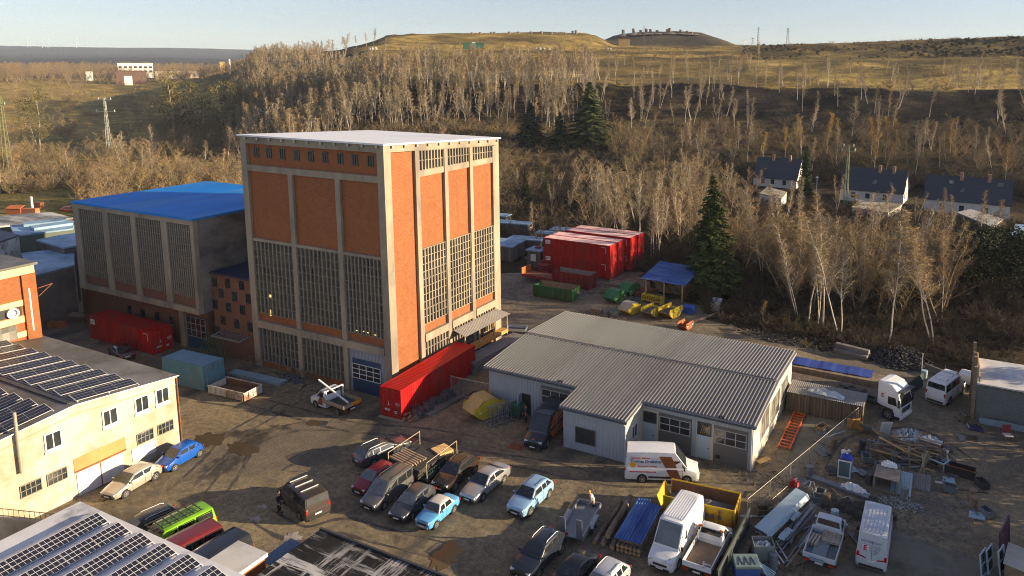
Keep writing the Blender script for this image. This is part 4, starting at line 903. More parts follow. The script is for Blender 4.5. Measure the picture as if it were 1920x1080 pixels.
    for x in [xa+.42]+doors+([] if panel or kind_ in ("city","trabi","cabin") else [min(xc-.05, wx[1]-.35)]):
        for s in (1,-1):
            w = pw(x)+.003; q.bar((X(x),s*w*.972,z0+.12),(X(x),s*w,lerp(z0,T(x),.45)),.014,.012,up=(0,1,0)); q.bar((X(x),s*w,lerp(z0,T(x),.45)),(X(x),s*w*.985,T(x)-.06),.014,.012,up=(0,1,0))
    q.bar((X(xa+.02),-pw(xa)*.8,T(xa)+.016),(X(xa+.02),pw(xa)*.8,T(xa)+.016),.03,.012)
    q.build("panel_gap", M_seam, t_)
    if rails is not None:
        for s in (1,-1):
            q = MB(); y = wtp-.07; q.tube([(X(xb+.25),s*y,H-.04),(X(xb+.4),s*y,H+.05),(X(xc-.3),s*y,H+.04),(X(xc-.1),s*y,H-.06)],.022,6); q.build("roof_rail", rails, t_)
    if roofribs:
        q = MB()
        for k in range(roofribs):
            y = lerp(-wtp*.82, wtp*.82, k/(roofribs-1)); q.bar((X(xb+.35),y,H+.012),(X(xc-.25),y,H+.008),.05,.03)
        q.build("roof_rib", pm, t_)
    if strip is not None:
        for s in (1,-1):
            q = MB(); q.bar((X(wx[0]+.5),s*(pw(2)+.002),.52),(X(wx[1]-.5),s*(pw(2)+.002),.52),.16,.02,up=(0,1,0)); q.build("side_strip", strip, t_)
    return t_
P_silver, P_beige = paint("silver",(.42,.43,.44),.3,.55), paint("pale_gold",(.50,.47,.40),.3,.4)
P_blue, P_white = paint("cobalt",(.008,.09,.42),.25), paint("white",(.74,.74,.73),.35)
P_black, P_brown = paint("black",(.012,.012,.013),.22), paint("dark_brown",(.075,.06,.052),.3,.3)
P_lime, P_maroon = paint("lime",(.20,.46,.015),.3), paint("maroon",(.17,.020,.022),.28)
P_navy, P_redcar = paint("navy",(.016,.021,.034),.24), paint("dark_red",(.25,.018,.03),.28,.2)
P_grey, P_dgrey = paint("grey",(.16,.155,.15),.3,.4), paint("graphite",(.085,.088,.095),.3,.4)
P_sky, P_ice = paint("trabi_blue",(.10,.36,.66),.35), paint("pale_blue",(.30,.50,.70),.3,.2)
P_cream, P_orange = paint("roof_cream",(.56,.52,.45),.5), paint("orange",(.50,.11,.015),.4)
P_lgrey = paint("light_grey",(.50,.54,.57),.4)
van_w = lambda c: c
vehicle("parked_car", "silver gold hatchback parked nose down against the cream building's wall", "car", (-55.8,30.8,0), -82, "hatch", P_beige, rails=None)
vehicle("parked_car", "cobalt blue small car parked at the corner of the cream building", "car", (-55.9,34.7,0), -84, "city", P_blue)
vehicle("parked_car", "black estate with silver roof rails, nearest the wall behind the solar garage", "car", (-49.1,27.5,0), -101, "estate", P_black, rails=M_rim, glass=M_frost_glass)
lv = vehicle("camper_van", "lime green van with a dark roof rack beside the solar garage", "van", (-46.1,27.8,0), -98, "van", P_lime)
vehicle("parked_van", "maroon red van parked between the lime van and the black van", "van", (-43.8,26.8,0), -100, "van", P_maroon)
vehicle("parked_van", "navy black van parked last in the row by the brick annex", "van", (-41.1,26.9,0), -92, "van", P_navy)
cv = vehicle("people_carrier", "dark brown people carrier with a person standing at its side", "people carrier", (-41.8,34.9,0), 163, "van", P_brown, glass=mat("grey_glass",(.07,.075,.08),.2,.2,1))
for v in (-1.2,-.3,.6):
    q = MB(); q.bar((v,-.66,2.0),(v,.66,2.0),.07,.05); q.build("roof_bar", M_alu, cv)
q = MB()
for k in range(7): q.bar((-1.6+k*.5,-.68,2.05),(-1.6+k*.5,.68,2.05),.05)
for s in (-.7,-.25,.25,.7): q.bar((-1.7,s,2.09),(1.5,s,2.09),.05)
q.build("roof_rack", M_black, lv)
vehicle("parked_car", "dark grey estate parked alone with its tail towards the black roof, behind the red car", "car", (-41.5,42.9,0), 75, "estate", P_dgrey, rails=M_rim)
g9 = G(672,933)
vehicle("parked_car", "dark red small car beside the grey van shaped car", "car", (g9[0],g9[1]+1.85,0), -93, "city", P_redcar, glass=M_frost_glass, sc=(1.05,1.03,1.03))
vehicle("parked_car", "tall grey van shaped family car between the red car and the small grey hatchback", "car", (-36.9,38.6,0), -91, "mpv", P_grey, glass=M_frost_glass, rails=M_black)
vehicle("parked_car", "small graphite grey hatchback beside the blue classic car", "car", (-34.25,38.3,0), -87, "hatch", P_dgrey, glass=M_frost_glass, sc=(.93,.98,1.02))
vehicle("classic_car", "small sky blue classic car with a cream roof and tail fins", "car", (-31.9,38.3,0), -90, "trabi", P_sky, roof_mat=P_cream)
vehicle("parked_car", "black brown crossover with sun glinting on its bonnet behind the timber cage trailer", "car", (-33.75,42.9,0), -89, "suv", paint("black_brown",(.035,.022,.014),.2), rails=M_black)
vehicle("parked_car", "silver saloon parked between the black crossover and the pale blue crossover", "car", (-30.9,42.9,0), -92, "sedan", P_silver)
vehicle("parked_car", "pale blue crossover parked alone in the middle of the yard", "car", (-26.7,42.8,0), -93, "suv", P_ice, rails=M_black, roof_mat=paint("pale_blue_roof",(.22,.36,.52),.4), sc=(.96,.98,1))
vehicle("parked_car", "black crossover with silver roof rails behind the car trailer, bottom edge", "car", (-22.75,37.5,0), -93, "suv", P_navy, rails=M_alu, sc=(1.06,1,1))
vehicle("parked_car", "low black coupe between the black crossover and the frosty silver car", "car", (-19.9,36.9,0), -96, "low", P_black)
vehicle("parked_car", "silver white frosty car with ribbed roof at the bottom edge", "car", (-17.6,36.7,0), -97, "suv", paint("frost_silver",(.46,.48,.5),.45,.3), glass=M_frost_glass, sc=(.97,.97,1), rails=M_alu)
vehicle("parked_car", "dark car cut off by the bottom edge in front of the white panel van", "car", (-14.6,35.6,0), -95, "hatch", P_navy)
vehicle("parked_car", "dark car half hidden in shade between the red container and the cream building", "car", tuple(G(228,668)[:2])+(0,), 165, "sedan", paint("dark_maroon",(.05,.012,.014),.25))
vehicle("parked_car", "orange car parked on the grass bank far left, beyond the low roofs", "car", (-176.5,90.2,0), 15, "hatch", P_orange)
# panel vans
wv = vehicle("panel_van", "white high roofed van with a brown sash and lettering by the workshop doors", "van", (-19.1,50.55,0), 23, "tall", P_white, panel=True, strip=M_black)
M_brownsash = mat("brown_wrap", (.20,.07,.03), .4, .35, 2)
M_txt_b, M_txt_r = mat("navy_letter", (.03,.05,.14), .5, .02, 1), mat("red_letter", (.50,.05,.03), .5, .02, 1)
M_yell = mat("yellow_emblem", (.72,.36,.02), .5, .1, 4)
ys = -(.995*.93+.045)
def side_y(z): # side of the tall van's box
    return -(lerp(.93, .86, (z-1.28)/(2.6-1.28)) + .012) if z > 1.28 else -1.0
q = MB(); q.slab([(.75,side_y(2.25)-.004,2.25),(-.25,side_y(2.25)-.004,2.25),(.28,side_y(1.32)-.004,1.32),(1.18,side_y(1.32)-.004,1.32)][::-1],.006); q.build("brown_sash", M_brownsash, wv)
q = MB(); q.slab([(1.2,-1.003,1.2),(.32,-1.003,1.2),(.72,-1.003,.42),(1.55,-1.003,.42)][::-1],.006); q.build("brown_sash", M_brownsash, wv)
tl = math.atan2(.07, 1.32)
for words, x, z, sz, m_ in (("Fachwerk, Balkone", -2.5, 2.02, .20, M_txt_r), ("Thomas Dreitzner", -2.55, 1.70, .34, M_txt_b), ("Zimmerei & Holzbau", -1.95, 1.36, .18, M_txt_r)):
    text("lettering", words, sz, m_, wv, (x, side_y(z)-.012, z), (math.pi/2-tl,0,0), bold=.006)
text("lettering", "www.thomas-dreitzner.de", .20, M_txt_r, wv, (-2.6, -1.006, .92), (math.pi/2,0,0), bold=.006)
q = MB(); q.lathe([(.24,-.006),(.24,.006)], (-2.32, side_y(1.5)-.012, 1.5), 'y', 20); q.build("emblem", M_yell, wv)
ov = vehicle("panel_van", "dark van with orange painted side and wall racks beside the workshop annex", "van", (-30.75,52.2,0), -85, "tall", P_navy, panel=True)
q = MB(); q.slab([(1.0,1.003,.45),(-2.6,1.003,.45),(-2.6,1.003,1.2),(1.5,1.003,1.2)],.006); q.build("orange_panel", P_orange, ov)
q = MB(); q.slab([(1.3,.952,1.35),(-2.6,.952,1.35),(-2.6,.884,2.3),(.6,.884,2.3)],.006); q.build("orange_panel", P_orange, ov)
q = MB()
for z in (1.1,1.6,2.1): q.bar((-2.5,1.10,z),(.6,1.10,z),.06)
for x in (-2.4,-1.2,.3): q.bar((x,1.10,.6),(x,1.02,2.5),.06)
q.build("glass_rack", M_rim, ov)
q = MB(); q.lathe([(.16,-.01),(.16,.012)], (2.72,0,1.03), 'z', 18); q.build("bonnet_emblem", P_orange, ov)
pv = vehicle("panel_van", "white high panel van beside the blue sheets, nose to the camera", "van", (-15.0,42.95,0), -92, "tall", P_white, panel=True, glass=M_frost_glass, roofribs=9)
gv_ = vehicle("panel_van", "pale grey van with a red letter E on its rear doors, alone on the right", "van", (-2.65,49.2,0), 90, "tall", P_lgrey, panel=True, roofribs=7)
yb = -2.975
M_letE = mat("red_sign", (.50,.02,.05), .5, .05, 2)
q = MB(); q.box(-2.99,-2.978,.18,.62,1.42,1.86); q.build("emblem_panel", M_plate, gv_)
text("lettering", "E", .50, M_letE, gv_, (-2.993,.54,1.47), (math.pi/2,0,-math.pi/2), bold=.02)
text("lettering", "DIE WERKSTATT", .17, M_txt_b, gv_, (-2.985,.70,2.05), (math.pi/2,0,-math.pi/2))
for k, w_ in enumerate(("Fenster","Türen","Holz","Bau")): text("lettering", w_, .13, M_txt_b, gv_, (-2.993,-.15,1.80-k*.15), (math.pi/2,0,-math.pi/2))
for s in (1,-1):
    q = MB(); q.bar((-2.985,s*.95,1.05),(-2.985,s*.35,.92),.09,.012,up=(1,0,0)); q.build("red_stripe", M_red, gv_)
q = MB(); q.box(-2.985,-2.975,-.01,.01,.6,2.2); q.build("door_seam", M_seam, gv_)
mbv = vehicle("minibus", "white minibus with dark rear windows parked beside the lorry", "minibus", (1.55,76.9,0), 69, "van", P_white, sc=(1.12,1.05,1.2))
q = MB()
for x in (-1.3,-.2,.7): q.obox((x,0,2.02),(.5,1.15,.1))
q.build("roof_vent", M_frame_w, mbv); q = MB(); q.tube([(-.4,.1,2.0),(-.4,.1,2.9)],.015,5); q.build("antenna", M_rim, mbv)
# lorry
def chassis_bed(t_, x0, x1, w, z, hgt, m_side, m_floor, wheels=(), r=.33):
    q = MB(); q.box(x0,x1,-w/2,w/2,z,z+.06); q.build("bed_floor", m_floor, t_)
    for s in (1,-1):
        q = MB(); q.box(x0,x1,s*w/2-.03,s*w/2+.03,z+.062,z+hgt); q.build("side_board", m_side, t_)
    q = MB(); q.box(x0-.03,x0+.03,-w/2-.03,w/2+.03,z+.063,z+hgt+.001); q.build("tailgate", m_side, t_)
    q = MB(); q.box(x1-.04,x1+.04,-w/2-.03,w/2+.03,z+.064,z+hgt+.12); q.build("headboard", m_side, t_)
    q = MB(); 
    for s in (.4,-.4): q.box(x0+.1,x1+.9,s-.06,s+.06,z-.28,z-.02)
    q.build("chassis", M_black, t_)
    for x in wheels:
        for s in (1,-1): wheel(t_, x, s*(w/2-.17), r)
lo = thing("lorry", "white lorry tractor with a red E on the cab behind the weathered container", "lorry", (-3.6,70.4,0), math.radians(-22))
q = MB()
sec = [(.0,.55),(.0,1.3),(-.06,2.0),(-.35,2.95),(-.9,3.45),(-1.75,3.62),(-2.25,3.62),(-2.3,3.3),(-2.3,1.35),(-1.9,1.2),(-.75,1.15),(-.6,.55)]
q.side([(x+1.9,z) for x,z in sec], -1.2, 1.2); q.build("cab", P_white, lo, bevel=.08)
q = MB(); q.slab([(1.915,-1.05,1.62),(1.915,1.05,1.62),(1.62,.98,2.75),(1.62,-.98,2.75)],.03); q.v = [(x+.03,y,z+.01) for x,y,z in q.v]; q.build("windscreen", M_car_glass, lo)
for s in (1,-1):
    P4 = [(1.55,s*1.215,1.6),(.65,s*1.215,1.6),(.65,s*1.215,2.35),(1.35,s*1.215,2.35)]; q = MB(); q.slab(P4 if s > 0 else P4[::-1],.012); q.build("side_window", M_car_glass, lo)
    q = MB(); q.box(1.7,1.9,s*1.36-.1,s*1.36+.1,1.6,2.3); q.build("wing_mirror", M_black, lo, bevel=.03)
    q = MB(); q.lathe([(.62,-.03),(.62,.01)], (.75,s*1.165,.55),'y',24); q.build("wheel_arch", M_black, lo)
    wheel(lo, .75, s*1.09, .5, .3)
    for x in (-2.9,-4.2): wheel(lo, x, s*.98, .5, .5)
    q = MB(); q.obox((1.9,s*.85,.78),(.1,.45,.22)); q.build("headlight", M_clear, lo, bevel=.03)
    q = MB(); q.box(-5.2,.5,s*.42-.06,s*.42+.06,.8,1.02); q.build("chassis_beam", M_darksteel, lo)
q = MB(); q.box(1.86,1.99,-1.2,1.2,.35,.68); q.build("bumper", P_white, lo, bevel=.04)
q = MB(); q.box(1.885,1.93,-.8,.8,.95,1.4); q.build("grille", M_darksteel, lo)
q = MB(); q.box(1.62,2.1,-1.15,1.15,2.95,3.08); q.build("sun_visor", M_darksteel, lo)
q = MB(); q.box(-.1,.42,-1.225,-1.205,2.05,2.6); q.build("emblem_panel", M_plate, lo); text("lettering", "E", .55, M_letE, lo, (-.03,-1.235,2.1), (math.pi/2,0,0), bold=.02)
q = MB()
for x in (-1.2,-2.2,-3.4,-4.6): q.box(x,x+.12,-.5,.5,.85,1.0)
q.build("cross_member", M_darksteel, lo); q = MB(); q.lathe([(.5,1.03),(.5,1.12),(.2,1.13)],(-3.5,0,0),'z',16); q.build("fifth_wheel", M_black, lo)
# pickups
def pickup(name, label, loc, deg, pm, m_floor, bl=2.9, w=1.95, hgt=.42, L=5.2, m_side=None, glass=None):
    t_ = vehicle(name, label, "pickup truck", loc, deg, "cabin", pm, glass=glass, panel='rear', plate=True)
    off = L/2-1.175
    for c in kids(t_): c.location.x += off
    x0 = -L/2+.05; x1 = x0+bl
    chassis_bed(t_, x0, x1, w, .82, hgt, m_side or pm, m_floor, (-L/2+1.15,))
    for s in (1,-1):
        q = MB(); q.obox((x0-.02,s*.78,.72),(.08,.32,.12)); q.build("tail_light", M_red, t_)
    q = MB(); q.obox((x0-.03,0,.66),(.03,.5,.11)); q.build("number_plate", M_plate, t_)
    return t_
M_bedsand = mat("sandy_load", (.22,.15,.10), .9, .3, 2, dirt=(.13,.09,.06))
p1_ = pickup("pickup_truck", "white pickup with an empty sandy bed between the panel van and yellow skip", (-12.65,42.85,0), 89, P_white, M_bedsand, 2.9, 1.9, .42)
for s,m_ in ((1,P_orange),(-1,P_orange)):
    q = MB(); q.obox((.28,s*.75,2.0),(.12,.3,.1),rz=.3*s); q.build("orange_flag", m_, p1_)
    q = MB(); q.obox((.1,s*.8,1.45),(.12,.12,.55),ry=.2); q.build("white_roll", M_frame_w, p1_)
q = MB(); q.bar((-2.7,-.5,1.25),(-2.2,-.35,1.3),.12,.05); q.bar((-2.4,-.4,1.28),(-2.35,-.9,1.3),.1,.05); q.build("bed_handle", M_rim, p1_)
p2_ = pickup("pickup_truck", "pale blue white dropside pickup carrying pallets and grey sheeting, right of the scrap profiles", (-5.65,47.3,0), 88, P_lgrey, mat("bed_grey",(.12,.15,.17),.7,.25,2), 3.0, 2.05, .38, 5.4)
p3_ = pickup("pickup_truck", "white brown pickup with an orange tailgate and long white poles at the tower's foot", (-51.8,47.6,0), 174, P_white, mat("bed_dark",(.05,.06,.06),.7,.3,2), 3.0, 2.0, .42, 5.2, mat("dusty_board",(.30,.24,.16),.7,.2,2))
q = MB(); q.box(-2.59,-2.57,-.98,.2,.9,1.26); q.build("orange_tailgate_panel", mat("orange_panel",(.70,.26,.02),.5,.15,3), p3_)
q = MB(); q.bar((-.02,-.95,2.05),(-.02,.95,2.05),.1); q.bar((-.02,-.95,2.05),(-.02,-.95,.9),.08); q.bar((-.02,.95,2.05),(-.02,.95,.9),.08); q.build("ladder_rack", M_frame_w, p3_)
q = MB(); q.slab([(1.2,1.0,.5),(.5,1.0,.5),(.5,1.0,1.25),(.9,1.0,1.25)],.012); q.v=[(x+.1,y+.01,z) for x,y,z in q.v]; q.build("brown_sash", M_brownsash, p3_)
th = math.radians(174); 
def on(o, x, y, z):
    c_, s_ = math.cos(o.rotation_euler[2]), math.sin(o.rotation_euler[2]); return (o.location[0]+x*c_-y*s_, o.location[1]+x*s_+y*c_, o.location[2]+z)
q = MB(); A = on(p3_,-2.4,.35,1.3); B2 = on(p3_,1.5,.6,2.75)
q.bar(A,B2,.16,.09); o = q.build("long_pole", M_frame_w); tag(o, "long white pole leaning over the pickup's cab rack at the tower's foot", "pole")
# ---------------------------------------------------------------- containers
def P2(px, py, z=0): g = G(px, py, z); return (g[0], g[1], z)
M_cred, M_credroof = mat("container_red",(.42,.006,.006),.5,.3,1.1,spec=.25,dirt=(.20,.03,.022),dirt_amt=.42,stretch=(1.4,1.4,.35)), mat("container_roof_frost",(.72,.48,.44),.6,.15,.8,dirt=(.48,.15,.15),dirt_amt=.35)
M_cblue, M_cblueroof = mat("container_blue",(.10,.26,.36),.5,.15,.7,dirt=(.16,.22,.24),dirt_amt=.35), mat("container_blue_roof",(.22,.36,.46),.6,.1,.6)
M_logo = mat("logo_red",(.45,.03,.05),.5,.1,3)
def container(name, label, loc, deg, L, W, H, m_, mroof, group=None, logo=None, doors=1, z=.05):
    t_ = thing(name, label, "container", (loc[0],loc[1],z+(loc[2] if len(loc)>2 else 0)), math.radians(deg), group); hl, hw = L/2, W/2
    q = MB()
    for x in (-hl+.08,hl-.08):
        for y in (-hw+.08,hw-.08): q.box(x-.08,x+.08,y-.08,y+.08,0,H)
    for y in (-hw,hw-.1): q.box(-hl+.16,hl-.16,y,y+.1,0,.16); q.box(-hl+.16,hl-.16,y,y+.1,H-.1,H-.001)
    for x in (-hl,hl-.1):
        q.box(x,x+.1,-hw+.16,hw-.16,0,.16); q.box(x,x+.1,-hw+.16,hw-.16,H-.14,H-.001)
    q.build("frame", m_, t_); n = int(L/.28)
    for s in (-1,1):
        a, b2 = (-hl+.16, hl-.16) if s < 0 else (hl-.16, -hl+.16)
        q = MB(); q.ribs((a,s*(hw-.045),.15),(b2,s*(hw-.045),.15),(b2,s*(hw-.045),H-.09),(a,s*(hw-.045),H-.09),n,.04); q.build("side_wall", m_, t_)
    q = MB(); q.ribs((-hl+.05,-hw+.05,H-.03),(hl-.05,-hw+.05,H-.03),(hl-.05,hw-.05,H-.03),(-hl+.05,hw-.05,H-.03),n,.025)
    q.build("roof", mroof, t_)
    q = MB(); q.ribs((-hl+.045,hw-.16,.15),(-hl+.045,-hw+.16,.15),(-hl+.045,-hw+.16,H-.13),(-hl+.045,hw-.16,H-.13),9,.04); q.build("end_wall", m_, t_)
    for s in (-1,1):
        q = MB(); q.box(hl-.075,hl-.03,min(0,s*(hw-.16))+.01,max(0,s*(hw-.16))-.01,.165,H-.15); d = q.build("door", m_, t_)
        q = MB()
        for y in (s*.33,s*.82): q.tube([(hl-.0,y,.1),(hl-.0,y,H-.08)],.022,6)
        for zz in (.25,1.1,H-.3): q.box(hl-.03,hl+.0,s*.25 if s>0 else s*.95,s*.95 if s>0 else s*.25,zz,zz+.05)
        q.build("lock_bar", M_rim if m_ is not M_cred else mat("red_bar",(.44,.05,.04),.4,.1,2), d)
    if logo:
        q = MB(); q.box(-hl+.45,-hl+1.35,-hw-.012,-hw+.0,H-.95,H-.3); p = q.build("logo_patch", M_plate, t_)
        text("lettering", logo, .36, M_logo, t_, (-hl+.52,-hw-.014,H-.76), (math.pi/2,0,0), bold=.006)
        q = MB(); q.box(hl-1.5,hl-.75,-hw-.012,-hw,H-.45,H-.38); q.box(hl-.8,hl-.74,-hw-.013,-hw,H-1.3,H-.45); q.build("marking", M_plate, t_)
    if doors:
        for words, y, zz, sz in (("L",-.35,1.2,.5),("G1",.55,1.28,.42),("45G1",-.75,.62,.3),("22",.4,.5,.3)):
            text("lettering", words, sz, M_plate, t_, (hl-.025,y,zz), (math.pi/2,0,math.pi/2), bold=.012)
    return t_
c1 = container("shipping_container","long bright red shipping container standing against the tower's sunlit foot",(-45.7,54.45),-88,12.19,2.44,2.9,M_cred,mat("container_red_roof",(.48,.008,.006),.45,.1,.6,spec=.25),z=.10)
q = MB(); q.box(5.9,6.35,-1.4,1.4,0,.10); o = q.build("threshold_beam", M_conc); o.location = (-45.7,54.45,0); o.rotation_euler = (0,0,math.radians(-88)); tag(o,"pale beam under the door end of the red container at the tower","beam")
container("shipping_container","long dark red shipping container in shade under the overhanging hall",(-86.2,49.0),0,12.19,2.44,2.75,M_cred,M_cred,logo="CAI")
container("storage_container","pale blue short container beside the cream building's corner",(-69.4,45.35),3,6.06,2.44,2.6,M_cblue,M_cblueroof,doors=0)
stk = (("front",(-52.3,99.3),-1),("second",(-52.2,101.85),-1),("third",(-51.6,105.6),-1),("rear",(-51.3,108.15),-1))
for k,(nm,(x,y),dg) in enumerate(stk):
    for lv_ in (0,1):
        container("shipping_container",f"{'upper' if lv_ else 'lower'} red shipping container of the {nm} pair in the stacked block by the wood",(x,y,lv_*2.72),dg,12.19,2.44,2.7,M_cred,M_credroof,"red containers stacked by the wood",logo="CAI",doors=0)
# open skips and roll-off boxes
M_skipy, M_skipg, M_skipr = mat("skip_yellow",(.52,.34,.015),.5,.2,1.0,dirt=(.26,.10,.02),dirt_amt=.35), mat("skip_green",(.035,.16,.045),.5,.2,1,dirt=(.09,.08,.04),dirt_amt=.3), mat("skip_red",(.26,.018,.018),.55,.2,1,dirt=(.14,.03,.02),dirt_amt=.4)
M_skipw = mat("skip_white",(.60,.56,.50),.6,.15,1,dirt=(.20,.09,.04),dirt_amt=.4)
M_rustin = mat("rusty_inside",(.20,.10,.045),.9,.3,1.2,dirt=(.09,.05,.03))
M_sandpile = mat("sand_grey",(.20,.17,.14),.95,.25,2,dirt=(.13,.11,.09),bump=.5)
def heap_mesh(L, W, z0, h, seed, nx=26, ny=16, nz=.35):
    r_ = random.Random(seed); vs = []; ph = [(r_.uniform(.6,2.4),r_.uniform(0,6.3),r_.uniform(.6,2.4),r_.uniform(0,6.3)) for _ in range(6)]
    for i in range(nx+1):
        for j in range(ny+1):
            x, y = -L/2+L*i/nx, -W/2+W*j/ny
            e = (1-abs(2*i/nx-1)**2.2)*(1-abs(2*j/ny-1)**2.2)
            b_ = sum(math.sin(a*x*1.6+p)*math.sin(c*y*1.6+s) for a,p,c,s in ph)/6
            vs.append((x,y,z0+max(0,e*h*(1+b_*1.3))+r_.uniform(-1,1)*.03*nz*e))
    return vs, [(i*(ny+1)+j,(i+1)*(ny+1)+j,(i+1)*(ny+1)+j+1,i*(ny+1)+j+1) for i in range(nx) for j in range(ny)]
def rolloff(name, label, loc, deg, L, W, H, m_, fill=None, ribs_=8, low_end=0, inside=None, zb=.12):
    t_ = thing(name, label, "skip", (loc[0],loc[1],0), math.radians(deg)); hl, hw = L/2, W/2; inside = inside or M_rustin
    q = MB(); q.box(-hl+.06,hl-.06,-hw+.06,hw-.06,zb,zb+.1); q.build("floor", inside, t_)
    for s in (-1,1):
        q = MB(); y = s*hw
        q.box(-hl,hl,min(y,y-s*.06),max(y,y-s*.06),zb,zb+H); q.box(-hl,hl,min(y+s*.002,y+s*.07),max(y+s*.002,y+s*.07),zb+H-.12,zb+H+.02)
        for k in range(ribs_): x = -hl+.25+(L-.5)*k/(ribs_-1); q.box(x-.05,x+.05,min(y+s*.003,y+s*.09),max(y+s*.003,y+s*.09),zb,zb+H-.121)
        q.build("side_wall", m_, t_)
        q = MB(); y2 = y-s*.061; q.box(-hl+.07,hl-.07,min(y2,y2-s*.006),max(y2,y2-s*.006),zb+.1,zb+H-.03); q.build("inner_lining", inside, t_)
    q = MB(); q.box(hl-.06,hl,-hw+.061,hw-.061,zb,zb+H+.001); q.build("tail_door", m_, t_)
    q = MB()
    for y in (-hw*.5,0,hw*.5): q.box(hl+.001,hl+.07,y-.05,y+.05,zb+.1,zb+H-.05)
    q.build("door_rib", m_, t_)
    q = MB(); e = low_end; q.add([(-hl-e,-hw+.061,zb+H*.9),(-hl,-hw+.061,zb),(-hl,hw-.061,zb),(-hl-e,hw-.061,zb+H*.9),(-hl-e+.06,-hw+.061,zb+H*.9),(-hl+.06,-hw+.061,zb),(-hl+.06,hw-.061,zb),(-hl-e+.06,hw-.061,zb+H*.9)],[(0,3,2,1),(4,5,6,7),(0,1,5,4),(3,7,6,2),(0,4,7,3)]); q.build("front_end", m_, t_)
    q = MB()
    for s in (-1,1): q.box(-hl,hl,s*.55-.06,s*.55+.06,0,zb-.002)
    q.build("skid", M_rust, t_)
    if fill:
        m2, z_, h, seed = fill; v_, f_ = heap_mesh(L-.16, W-.16, z_, h, seed); q = MB(); q.add(v_, f_); q.build("load", m2, t_, 60)
    return t_
rolloff("roll_off_skip","red open topped roll off skip between the red container stack and the green skip",(-49.9,93.1),-1,6.6,2.4,2.1,M_skipr,inside=mat("grey_lining",(.30,.28,.23),.8,.2,1.5))
rolloff("roll_off_skip","dark green open topped roll off skip on the far yard",(-49.6,87.0),1,6.4,2.4,1.65,M_skipg,inside=mat("tan_lining",(.34,.25,.16),.8,.25,1.5))
ys_ = rolloff("roll_off_skip","large yellow skip filled with sand beside the white pickup",(-14.6,47.2),5,5.3,2.3,1.5,M_skipy,fill=(M_sandpile,.62,.45,4),ribs_=6,low_end=.55)
for k,w_ in enumerate(("N","U","E")): pass
text("lettering","NUE 12",.4,M_txt_b,ys_,(.4,-1.24,.75),(math.pi/2,0,0),bold=.01)
rolloff("tipper_box","low white open box with rusty inside beside the pale blue container",(-63.1,45.35),4,4.9,2.15,.85,M_skipw,fill=(M_rustin,.25,.15,8),ribs_=7)
def skip(name, label, loc, deg, m_, lids=False, L=3.0, W=1.7, H=1.25, fill=None, lidm=None):
    t_ = thing(name, label, "skip", (loc[0],loc[1],0), math.radians(deg)); a = L*.28; h = W/2
    prof_ = [(-L/2,H*.62),(-L/2+a,0.08),(L/2-a,.08),(L/2,H*.62)]
    topz = H if not lids else H
    for s in (-1,1):
        y = s*h; q = MB(); q.side([(-L/2,H*.62),(-L/2+a,.08),(L/2-a,.08),(L/2,H*.62),(L/2-.18,H),(-L/2+.18,H)], min(y,y-s*.05), max(y,y-s*.05))
        q.box(-L/2+.2,L/2-.2,min(y+s*.002,y+s*.06),max(y+s*.002,y+s*.06),H*.55,H*.65); q.build("side_wall", m_, t_)
    q = MB(); i_ = h-.051
    for (x0,z0_),(x1,z1_) in (((-L/2,H*.62),(-L/2+a,.08)),((-L/2+a,.08),(L/2-a,.08)),((L/2-a,.08),(L/2,H*.62))):
        q.slab([(x0,-i_,z0_),(x1,-i_,z1_),(x1,i_,z1_),(x0,i_,z0_)],.04)
    q.build("trough", m_ if lids else M_rustin, t_)
    q = MB(); q.slab([(-L/2,-i_,H*.62),(-L/2,i_,H*.62),(-L/2+a,i_,.07),(-L/2+a,-i_,.07)],.03); q.slab([(L/2-a,-i_,.07),(L/2-a,i_,.07),(L/2,i_,H*.62),(L/2,-i_,H*.62)],.03); q.build("end_plate", m_, t_)
    if lids:
        for s in (-1,1):
            q = MB(); q.slab([(s*L/2,-h+.03,H*.63),(s*L/2,h-.03,H*.63),(s*(L*.16),h-.03,H*1.32),(s*(L*.16),-h+.03,H*1.32)],.05); q.build("lid", lidm or m_, t_)
        q = MB(); q.box(-L*.16,L*.16,-h+.03,h-.03,H*1.29,H*1.33); q.build("top_plate", lidm or m_, t_)
        for s in (-1,1):
            q = MB(); q.side([(-L/2+.02,H*.64),(L/2-.02,H*.64),(L*.16,H*1.29),(-L*.16,H*1.29)], s*h-.045, s*h-.003); q.build("hood_side", m_, t_)
    for s in (-1,1):
        q = MB(); q.obox((s*L*.3,-h-.065,H*.6),(.28,.01,.12)); q.build("warning_stripe", M_plate, t_)
        for y in (-h-.06,h+.06):
            q = MB(); q.tube([(s*L*.30,y-.04,H*.78),(s*L*.30,y+.04,H*.78)],.07,8); q.build("lifting_lug", m_, t_)
    if fill:
        m2, z_, hh, seed = fill; v_, f_ = heap_mesh(L*.8, W-.14, z_, hh, seed); q = MB(); q.add(v_, f_); q.build("load", m2, t_, 60)
    return t_
M_skipyb = mat("skip_bright_yellow",(.60,.44,.03),.5,.12,1.2,dirt=(.34,.22,.05),dirt_amt=.25)
M_dirtload = mat("rubble_load",(.10,.085,.065),.95,.4,5,dirt=(.26,.22,.17),dirt_amt=.5,bump=.6)
skip("lidded_skip","yellow lidded skip standing alone in front of the workshop's cladding",(-38.1,52.9),66,M_skipyb,True,3.5,2.1,1.45,lidm=mat("frosted_yellow_lid",(.46,.34,.12),.6,.1,1))
skip("lidded_skip","small yellow lidded skip, left of the three yellow skips on the far yard",(-37.3,85.4),75,M_skipyb,True,2.9,1.8,1.2,lidm=mat("pale_lid",(.42,.37,.27),.6,.1,1))
